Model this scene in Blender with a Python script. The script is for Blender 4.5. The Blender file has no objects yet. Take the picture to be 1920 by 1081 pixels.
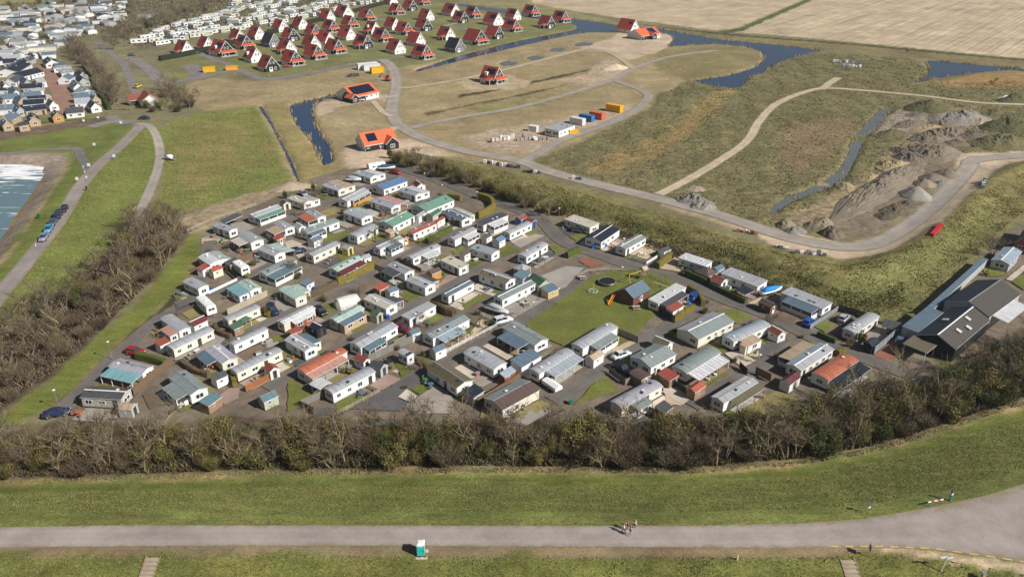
import bpy, bmesh, math, random
import numpy as np
from mathutils import Vector, noise
RND = random.Random(7)
sc = bpy.context.scene
col = sc.collection
R = math.radians
# ------------------------------------------------------------------ camera, sky, sun
F, TH, H = 1480.0, R(26.75), 86.0          # focal length in photo pixels, tilt, height above the park
cam = bpy.data.cameras.new('camera'); co = bpy.data.objects.new('camera', cam); col.objects.link(co)
cam.sensor_width = 36; cam.lens = F / 1920 * 36; cam.clip_start = 1; cam.clip_end = 9000
co.location = (0, 0, H); co.rotation_euler = (R(90) - TH, 0, 0); sc.camera = co
SUN_EL, SUN_DIR = R(38), Vector((0.87, -0.48, 0)).normalized()   # horizontal direction towards the sun
w = bpy.data.worlds.new('World'); sc.world = w; w.use_nodes = True
nt = w.node_tree; bg = nt.nodes['Background']; sky = nt.nodes.new('ShaderNodeTexSky')
sky.sky_type = 'NISHITA'; sky.sun_disc = False; sky.sun_elevation = SUN_EL
sky.sun_rotation = math.atan2(SUN_DIR.x, SUN_DIR.y); sky.air_density = 1.2; sky.dust_density = 1.5
nt.links.new(sky.outputs[0], bg.inputs[0]); bg.inputs[1].default_value = 0.038
sl = bpy.data.lights.new('sun', 'SUN'); sl.energy = 5.0; sl.angle = R(0.55); sl.color = (1, 0.97, 0.925)
so = bpy.data.objects.new('sun', sl); col.objects.link(so)
so.rotation_euler = Vector((SUN_DIR.x * math.cos(SUN_EL), SUN_DIR.y * math.cos(SUN_EL), math.sin(SUN_EL))).to_track_quat('Z', 'Y').to_euler()
so.location = (120, -60, 150)
vs = sc.view_settings; vs.view_transform = 'Standard'; vs.look = 'None'; vs.exposure = 0.2; vs.gamma = 1
sc.cycles.max_bounces = 5; sc.cycles.diffuse_bounces = 3; sc.cycles.use_denoising = True

# ------------------------------------------------------------------ survey: a sighted point of the photograph -> metres on the ground
def G(px, py, z=0.0):
    x = (px - 960) / F; y = (py - 540.5) / F
    d = (H - z) / (math.sin(TH) + y * math.cos(TH))
    return (x * d, d * (math.cos(TH) - y * math.sin(TH)))
def P2(s):
    v = [float(a) for a in s.replace(',', ' ').split()]
    return list(zip(v[0::2], v[1::2]))
def sstep(t):
    t = np.clip(t, 0, 1); return t * t * (3 - 2 * t)
def smooth_line(pts, step):
    pts = [np.array(p, float) for p in pts]; out = []
    for i in range(len(pts) - 1):
        a = pts[max(i - 1, 0)]; b = pts[i]; c = pts[i + 1]; d = pts[min(i + 2, len(pts) - 1)]
        n = max(1, int(np.linalg.norm(c - b) / step))
        for k in range(n):
            t = k / n
            out.append(0.5 * (2 * b + (c - a) * t + (2 * a - 5 * b + 4 * c - d) * t * t + (3 * b - a - 3 * c + d) * t ** 3))
    out.append(pts[-1]); return np.array(out)
def line_dist(X, Y, pts):
    d = np.full(X.shape, 1e9)
    for (ax, ay), (bx, by) in zip(pts[:-1], pts[1:]):
        vx, vy = bx - ax, by - ay; L = vx * vx + vy * vy + 1e-9
        t = np.clip(((X - ax) * vx + (Y - ay) * vy) / L, 0, 1)
        d = np.minimum(d, (X - ax - t * vx) ** 2 + (Y - ay - t * vy) ** 2)
    return np.sqrt(d)
def poly_sd(X, Y, poly):                    # signed distance, positive inside
    ins = np.zeros(X.shape, bool); n = len(poly)
    for i in range(n):
        ax, ay = poly[i]; bx, by = poly[(i + 1) % n]
        c = ((ay > Y) != (by > Y)) & (X < (bx - ax) * (Y - ay) / ((by - ay) if by != ay else 1e-9) + ax)
        ins ^= c
    d = line_dist(X, Y, list(poly) + [poly[0]])
    return np.where(ins, d, -d)

# ------------------------------------------------------------------ the lie of the land
DIKE = 3.0
toe = np.array([G(*p) for p in P2('-300 920 -50 905 250 895 500 886 900 880 1100 885 1300 882 1480 868 1620 845 1720 818 1800 790 1880 765 1960 745 2100 715')])
crest = np.array([G(*p, DIKE) for p in P2('-300 990 -20 988 250 984 960 985 1300 985 1500 981 1620 972 1750 950 1850 928 1940 900 2100 850')])
verge = np.array([G(*p, DIKE) for p in P2('-300 1046 0 1041 480 1039 960 1042 1440 1044 1560 1046 1650 1036 1750 1041 1850 1056 1940 1070 2100 1100')])
DIKE_ROAD = [G(*p, 2.0) for p in P2('-200 760 -60 625 0 553 60 480 110 415 150 350 185 310 225 275 250 250 260 240 258 236')]
BANK = [G(*p, 2.0) for p in P2('775 290 850 305 930 322 1010 342 1150 388 1300 432 1420 470 1510 497 1590 508 1650 497 1705 470 1760 432 1810 385 1860 340 1915 312 2000 290')]
WATERS = {
 'pond': '542 197 585 185 645 171 650 175 602 188 588 198 588 213 597 240 618 272 625 300 607 308 590 275 575 252 555 232',
 'ditch': '484 198 490 197 512 230 531 268 550 306 564 342 560 343 545 310 527 272 508 234',
 'canal': '782 133 860 113 960 89 1020 75 1072 64 1100 60 1150 60 1163 52 1160 46 1075 34 960 20 865 6 858 10 960 28 1072 44 1080 54 1020 66 960 78 860 104 784 128',
 'canal_2': '1160 58 1190 60 1230 52 1345 72 1440 81 1540 93 1465 112 1432 135 1412 140 1385 163 1350 162 1300 150 1360 141 1410 127 1431 111 1427 96 1390 86 1345 82 1290 84 1252 86 1262 72 1250 62 1200 66',
 'lake': '1742 112 1890 125 2000 134 2000 142 1890 130 1815 137 1752 146 1720 153 1742 132',
 'stream': '1597 262 1619 262 1608 288 1597 312 1584 331 1562 347 1530 359 1498 370 1472 383 1455 399 1443 395 1453 380 1471 369 1508 354 1545 336 1573 316 1587 290',
 'pool': '1604 252 1622 232 1652 202 1674 202 1652 226 1636 248 1622 254',
 'ditch_2': '540 800 660 789 760 783 880 787 880 792 760 789 660 796 545 806',
 'puddle': '935 118 950 113 968 116 964 121 945 123', 'puddle_2': '986 107 1005 103 1018 106 1012 111 996 112',
 'puddle_3': '1030 92 1045 88 1060 91 1052 96 1036 96', 'puddle_4': '1076 82 1095 78 1110 81 1104 85 1084 86'}
def closed_curve(pts, step):
    q = [np.array(p, float) for p in pts]; n = len(q); out = []
    for i in range(n):
        a, b, c, d = q[i - 1], q[i], q[(i + 1) % n], q[(i + 2) % n]; m = max(1, int(np.linalg.norm(c - b) / step))
        for k in range(m):
            t = k / m; out.append(tuple(0.5 * (2 * b + (c - a) * t * .7 + (2 * a - 5 * b + 4 * c - d) * t * t * .7 + (3 * b - a - 3 * c + d) * t ** 3 * .7) + (c - b) * t * .3 + b * 0 if False else b + (c - b) * t + .55 * ((0.5 * (2 * b + (c - a) * t + (2 * a - 5 * b + 4 * c - d) * t * t + (3 * b - a - 3 * c + d) * t ** 3)) - (b + (c - b) * t))))
    return out
WPOLY = {k: closed_curve([G(*p) for p in P2(v)], 3.5) for k, v in WATERS.items()}
SEA = [G(*p) for p in P2('-400 302 0 300 40 301 75 306 72 322 58 345 38 372 15 405 0 428 -60 510 -400 900')]
def HGT(X, Y):
    X = np.asarray(X, float); Y = np.asarray(Y, float)
    yt = np.interp(X, toe[:, 0], toe[:, 1]); yc = np.interp(X, crest[:, 0], crest[:, 1]); yv = np.interp(X, verge[:, 0], verge[:, 1])
    h = DIKE * sstep((yt - Y) / np.maximum(yt - yc, 1)) - np.clip(yv - Y, 0, 30) * 0.33
    d = line_dist(X, Y, DIKE_ROAD)
    h = h + 2.0 * sstep(1 - (d - 3.0) / 13.0) * sstep((Y - 100) / 20)
    d = line_dist(X, Y, BANK); h = h + 2.3 * np.exp(-(d / 5.0) ** 2)
    def carve(h, poly, depth, lip):
        x0 = min(p[0] for p in poly) - 4; x1 = max(p[0] for p in poly) + 4; y0 = min(p[1] for p in poly) - 4; y1 = max(p[1] for p in poly) + 4
        m = (X > x0) & (X < x1) & (Y > y0) & (Y < y1)
        if m.any():
            if h.ndim == 0: return h - depth * sstep((poly_sd(X, Y, poly) + lip) / (lip * 2))
            h = h.copy(); h[m] -= depth * sstep((poly_sd(X[m], Y[m], poly) + lip) / (lip * 2))
        return h
    for k, p in WPOLY.items(): h = carve(h, p, 1.3 if 'puddle' not in k else 0.9, 1.2)
    h = carve(h, SEA, 4.0, 7.0)
    return h
def hz(x, y): return float(HGT(np.array([x]), np.array([y]))[0])
def GT(px, py):
    z = 0.0
    for _ in range(7):
        x, y = G(px, py, z); z = 0.5 * z + 0.5 * hz(x, y) if _ else hz(x, y)
    return Vector((x, y, hz(x, y)))

# ------------------------------------------------------------------ materials (all procedural)
MATS = {}
def mat(key, rgb, rough=0.75, kind='plain', var=0.12, scale=3.0, metal=0.0, stripes=0.0):
    if key in MATS: return MATS[key]
    m = bpy.data.materials.new(key); m.use_nodes = True; n = m.node_tree; N = n.nodes; L = n.links.new
    b = N['Principled BSDF']; b.inputs['Specular IOR Level'].default_value = .25 if kind != 'glass' else .7; b.inputs['Roughness'].default_value = rough; b.inputs['Metallic'].default_value = metal
    tc = N.new('ShaderNodeTexCoord'); ns = N.new('ShaderNodeTexNoise'); ns.inputs['Scale'].default_value = scale; ns.inputs['Detail'].default_value = 6
    L(tc.outputs['Object'], ns.inputs['Vector'])
    oi = N.new('ShaderNodeObjectInfo')
    ma = N.new('ShaderNodeMath'); ma.operation = 'MULTIPLY_ADD'; ma.inputs[1].default_value = var * 2.4; ma.inputs[2].default_value = 1 - var * 1.2
    L(ns.outputs['Fac'], ma.inputs[0])
    mb = N.new('ShaderNodeMath'); mb.operation = 'MULTIPLY_ADD'; mb.inputs[1].default_value = var * 0.9; mb.inputs[2].default_value = 1 - var * 0.45
    L(oi.outputs['Random'], mb.inputs[0])
    mc = N.new('ShaderNodeMath'); mc.operation = 'MULTIPLY'; L(ma.outputs[0], mc.inputs[0]); L(mb.outputs[0], mc.inputs[1])
    mx = N.new('ShaderNodeVectorMath'); mx.operation = 'SCALE'; mx.inputs[0].default_value = rgb; L(mc.outputs[0], mx.inputs['Scale'])
    out = mx.outputs[0]
    if kind in ('roof', 'wall', 'tile'):                     # weathering streaks and stains
        n2 = N.new('ShaderNodeTexNoise'); n2.inputs['Scale'].default_value = 0.55; n2.inputs['Detail'].default_value = 8
        mp = N.new('ShaderNodeMapping'); mp.inputs['Scale'].default_value = (2.5, 0.7, 0.7) if kind != 'wall' else (2.5, 2.5, 0.5)
        L(tc.outputs['Object'], mp.inputs[0]); L(mp.outputs[0], n2.inputs['Vector'])
        cr = N.new('ShaderNodeValToRGB'); cr.color_ramp.elements[0].position = 0.48; cr.color_ramp.elements[1].position = 0.72
        L(n2.outputs['Fac'], cr.inputs[0])
        mix = N.new('ShaderNodeMixRGB'); mix.inputs[2].default_value = (rgb[0] * .62 + .02, rgb[1] * .6 + .018, rgb[2] * .55 + .012, 1)
        k = N.new('ShaderNodeMath'); k.operation = 'MULTIPLY'; k.inputs[1].default_value = 0.75 if kind != 'wall' else 0.35; L(cr.outputs[0], k.inputs[0])
        L(k.outputs[0], mix.inputs[0]); L(out, mix.inputs[1]); out = mix.outputs[0]
        wv = N.new('ShaderNodeTexWave'); wv.wave_type = 'BANDS'; wv.bands_direction = 'X' if kind != 'wall' else 'Z'
        wv.inputs['Scale'].default_value = {'roof': 1.4, 'wall': 1.7, 'tile': 1.3}[kind]; wv.inputs['Distortion'].default_value = 0
        if kind == 'tile': wv.bands_direction = 'Z'
        L(tc.outputs['Object'], wv.inputs['Vector'])
        bp = N.new('ShaderNodeBump'); bp.inputs['Strength'].default_value = 0.35; bp.inputs['Distance'].default_value = 0.042
        L(wv.outputs['Fac'], bp.inputs['Height']); L(bp.outputs[0], b.inputs['Normal'])
        if kind == 'roof' and not stripes:                   # sheet seams
            st = N.new('ShaderNodeTexWave'); st.bands_direction = 'X'; st.inputs['Scale'].default_value = 0.27; L(tc.outputs['Object'], st.inputs['Vector'])
            gt = N.new('ShaderNodeMath'); gt.operation = 'GREATER_THAN'; gt.inputs[1].default_value = 0.975; L(st.outputs['Fac'], gt.inputs[0])
            mk = N.new('ShaderNodeMixRGB'); mk.inputs[2].default_value = (rgb[0] * .7, rgb[1] * .7, rgb[2] * .7, 1); L(gt.outputs[0], mk.inputs[0]); L(out, mk.inputs[1]); out = mk.outputs[0]
        if stripes:
            st = N.new('ShaderNodeTexWave'); st.bands_direction = 'X'; st.inputs['Scale'].default_value = 0.32
            L(tc.outputs['Object'], st.inputs['Vector'])
            gt = N.new('ShaderNodeMath'); gt.operation = 'GREATER_THAN'; gt.inputs[1].default_value = 0.93; L(st.outputs['Fac'], gt.inputs[0])
            mk = N.new('ShaderNodeMixRGB'); mk.inputs[2].default_value = (rgb[0] * (1 - stripes), rgb[1] * (1 - stripes), rgb[2] * (1 - stripes), 1)
            L(gt.outputs[0], mk.inputs[0]); L(out, mk.inputs[1]); out = mk.outputs[0]
    elif kind == 'ground':
        n2 = N.new('ShaderNodeTexNoise'); n2.inputs['Scale'].default_value = 0.16; n2.inputs['Detail'].default_value = 9; n2.inputs['Roughness'].default_value = .65
        L(tc.outputs['Object'], n2.inputs['Vector'])
        k = N.new('ShaderNodeMath'); k.operation = 'MULTIPLY_ADD'; k.inputs[1].default_value = 1.1; k.inputs[2].default_value = 0.45; L(n2.outputs['Fac'], k.inputs[0])
        m2 = N.new('ShaderNodeVectorMath'); m2.operation = 'SCALE'; L(out, m2.inputs[0]); L(k.outputs[0], m2.inputs['Scale']); out = m2.outputs[0]
        bp = N.new('ShaderNodeBump'); bp.inputs['Strength'].default_value = 0.4; bp.inputs['Distance'].default_value = 0.05; L(ns.outputs['Fac'], bp.inputs['Height']); L(bp.outputs[0], b.inputs['Normal'])
    if kind == 'ground' and key.split('_')[-1] in ('tar', 'dusty', 'sandy', 'gravel', 'parktar', 'dikeroad'):   # worn wheel tracks, dirt and grass creeping in at the edges
        at = N.new('ShaderNodeAttribute'); at.attribute_name = 'edge'
        n3 = N.new('ShaderNodeTexNoise'); n3.inputs['Scale'].default_value = .55; n3.inputs['Detail'].default_value = 8; n3.inputs['Roughness'].default_value = .7; L(tc.outputs['Object'], n3.inputs['Vector'])
        a1 = N.new('ShaderNodeMath'); a1.operation = 'MULTIPLY_ADD'; a1.inputs[1].default_value = 1.0; L(at.outputs['Fac'], a1.inputs[0]); L(n3.outputs['Fac'], a1.inputs[2])
        e1 = N.new('ShaderNodeMapRange'); e1.inputs['From Min'].default_value = 1.28; e1.inputs['From Max'].default_value = 1.5; e1.inputs['To Max'].default_value = .85; L(a1.outputs[0], e1.inputs['Value'])
        x1 = N.new('ShaderNodeMixRGB'); x1.inputs[2].default_value = (.24, .19, .105, 1); L(e1.outputs[0], x1.inputs[0]); L(out, x1.inputs[1])
        tr = N.new('ShaderNodeValToRGB'); c_ = tr.color_ramp; c_.elements[0].position = .25; c_.elements[1].position = .75; c_.elements[0].color = c_.elements[1].color = (.97, .97, .97, 1); q = c_.elements.new(.5); q.color = (1.06, 1.055, 1.05, 1); L(at.outputs['Fac'], tr.inputs[0])
        x2 = N.new('ShaderNodeMixRGB'); x2.blend_type = 'MULTIPLY'; x2.inputs[0].default_value = 1; L(x1.outputs[0], x2.inputs[1]); L(tr.outputs[0], x2.inputs[2]); out = x2.outputs[0]
    L(out, b.inputs['Base Color'])
    if kind == 'glass':
        b.inputs['Roughness'].default_value = 0.12; b.inputs['Specular IOR Level'].default_value = 0.7
    MATS[key] = m; return m
# name: (albedo, words)
RC = {'lg': ((.36, .37, .39), 'light grey'), 'g': ((.33, .34, .355), 'grey'), 'dg': ((.075, .078, .085), 'dark grey'), 'w': ((.56, .56, .56), 'white'),
 'mint': ((.37, .48, .42), 'pale mint'), 'green': ((.155, .285, .215), 'green'), 'dgreen': ((.07, .13, .085), 'dark green'), 'teal': ((.19, .37, .40), 'turquoise'),
 'sage': ((.23, .265, .26), 'sage grey'), 'blue': ((.11, .19, .33), 'blue'), 'slate': ((.115, .165, .21), 'slate blue'), 'lblue': ((.29, .36, .42), 'pale blue grey'),
 'navy': ((.022, .028, .045), 'navy black'), 'red': ((.35, .085, .06), 'red'), 'orange': ((.45, .14, .08), 'orange red'), 'maroon': ((.13, .035, .04), 'maroon'),
 'rbrown': ((.26, .07, .05), 'red brown'), 'tan': ((.42, .32, .22), 'tan'), 'beige': ((.52, .48, .40), 'beige'), 'pink': ((.48, .26, .21), 'pinkish'),
 'brown': ((.115, .08, .068), 'brown'), 'moss': ((.105, .09, .05), 'mossy brown'), 'weathered': ((.085, .077, .068), 'weathered dark grey'), 'olive': ((.15, .13, .085), 'olive grey'), 'lilac': ((.38, .37, .415), 'pale lilac'),
 'teald': ((.115, .185, .215), 'dark teal'), 'stripe': ((.36, .40, .44), 'ribbed grey blue'), 'wstripe': ((.60, .60, .61), 'white ribbed')}
WC = {'reddoor': (.74, .735, .71), 'white': (.74, .735, .71), 'cream': (.68, .64, .53), 'grey': (.4, .4, .4), 'tan': (.47, .33, .2), 'brick': (.3, .1, .065), 'orange': (.52, .25, .07), 'yellow': (.62, .53, .16),
 'black': (.02, .021, .024), 'brown': (.17, .075, .05), 'wood': (.3, .2, .12), 'blue': (.07, .18, .38), 'greenish': (.45, .47, .36), 'dirty': (.45, .43, .4), 'ply': (.55, .4, .2)}
def roof_mat(k): return mat('roof_' + k, RC[k][0], 0.45, 'roof', 0.10, 2.0, stripes=.45 if 'stripe' in k else 0)
def wall_mat(k): return mat('wall_' + k, WC[k], 0.7, 'wall', 0.07, 1.5)
TRIM = mat('trim_white', (.76, .75, .73), .5, var=.05); GLASS = mat('pane', (.035, .042, .052), .1, 'glass', .3); DARK = mat('shadow_gap', (.05, .05, .052), .9)  # the last one is the dark grey of the chalet skirting
GALV = mat('galvanised', (.38, .39, .40), .4, metal=.5); CONC = mat('concrete', (.40, .385, .36), .9); WOOD = mat('timber', (.27, .19, .125), .85); BLACKM = mat('black_paint', (.018, .018, .02), .5)
TYRE = mat('tyre', (.02, .02, .02), .9); CHROME = mat('lamp_glass', (.75, .75, .72), .15)

# ------------------------------------------------------------------ mesh and object helpers
class MB:
    def __init__(s): s.v = []; s.f = []; s.m = []
    def face(s, pts, m=0):
        i = len(s.v); s.v += [tuple(p) for p in pts]; s.f.append(tuple(range(i, i + len(pts)))); s.m.append(m); return s
    def box(s, x0, x1, y0, y1, z0, z1, m=0, top=None):
        i = len(s.v); s.v += [(x0, y0, z0), (x1, y0, z0), (x1, y1, z0), (x0, y1, z0), (x0, y0, z1), (x1, y0, z1), (x1, y1, z1), (x0, y1, z1)]
        for f, mm in (((0, 3, 2, 1), m), ((4, 5, 6, 7), m if top is None else top), ((0, 1, 5, 4), m), ((1, 2, 6, 5), m), ((2, 3, 7, 6), m), ((3, 0, 4, 7), m)):
            s.f.append(tuple(i + a for a in f)); s.m.append(mm)
        return s
    def prism(s, prof, x0, x1, m=0, mats=None, axis='x'):       # closed (y,z) profile run along x
        n = len(prof); i = len(s.v)
        for x in (x0, x1): s.v += [((x, p[0], p[1]) if axis == 'x' else (p[0], x, p[1])) for p in prof]
        fl = axis != 'x'
        for k in range(n):
            q = (i + k, i + (k + 1) % n, i + n + (k + 1) % n, i + n + k)
            s.f.append(q[::-1] if not fl else q); s.m.append(m if mats is None else mats[k])
        a = tuple(range(i, i + n)); b = tuple(range(i + n, i + 2 * n))
        s.f += [a, b[::-1]] if not fl else [a[::-1], b]; s.m += [m, m]; return s
    def tube(s, a, b, r0, r1, n=6, m=0, cap=True):
        a = Vector(a); b = Vector(b); d = (b - a).normalized(); u = d.orthogonal().normalized(); v = d.cross(u); i = len(s.v)
        for c, r in ((a, r0), (b, r1)): s.v += [tuple(c + (u * math.cos(t) + v * math.sin(t)) * r) for t in (2 * math.pi * k / n for k in range(n))]
        for k in range(n): s.f.append((i + k, i + (k + 1) % n, i + n + (k + 1) % n, i + n + k)); s.m.append(m)
        if cap: s.f += [tuple(range(i + n - 1, i - 1, -1)), tuple(range(i + n, i + 2 * n))]; s.m += [m, m]
        return s
    def data(s, name, mats, smooth=False):
        me = bpy.data.meshes.new(name); me.from_pydata(s.v, [], s.f)
        for m in mats: me.materials.append(m)
        if len(mats) > 1: me.polygons.foreach_set('material_index', s.m)
        if smooth: me.polygons.foreach_set('use_smooth', [True] * len(s.f))
        me.update(); return me
def ob(name, me, parent=None, loc=(0, 0, 0), rz=0.0, scale=(1, 1, 1)):
    o = bpy.data.objects.new(name, me); col.objects.link(o); o.parent = parent; o.location = loc; o.rotation_euler = (0, 0, rz); o.scale = scale; return o
THINGS = []
def tag(o, label, cat, group=None, short=None):
    o['label'] = label; o['category'] = cat
    if group: o['group'] = group
    THINGS.append((o, short)); return o
def thing(name, label, cat, loc, rz=0.0, group=None, short=None):
    o = bpy.data.objects.new(name, None); o.empty_display_size = .5; col.objects.link(o); o.location = loc; o.rotation_euler = (0, 0, rz)
    return tag(o, label, cat, group, short)
def structure(o, kind='structure'): o['kind'] = kind; return o
def dup(root, loc, rz, label, group=None, short=None, scale=None):
    r = root.copy(); col.objects.link(r); r.location = loc; r.rotation_euler = (0, 0, rz)
    if scale: r.scale = scale
    for ch in root.children:
        c = ch.copy(); col.objects.link(c); c.parent = r
        for g in ch.children:
            d = g.copy(); col.objects.link(d); d.parent = c
    r['label'] = label
    if group: r['group'] = group
    THINGS.append((r, short)); return r
# ------------------------------------------------------------------ ground sheet: one mesh to the horizon, colour zones by what grows there
C_LUSH = (.152, .176, .044); C_SLOPE = (.166, .182, .050); C_DRY = (.295, .232, .122); C_SCRUB = (.168, .150, .070); C_EST = (.175, .172, .066)
C_FIELD = (.185, .195, .056); C_STUB = (.45, .36, .235); C_SAND = (.46, .36, .25); C_PARK = (.175, .142, .105); C_MUD = (.19, .145, .10); C_WOOD = (.095, .072, .042)
C_REED = (.33, .23, .10); C_STONE = (.27, .215, .165); C_GARD = (.19, .17, .09); C_RED = (.2, .12, .07)
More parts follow.
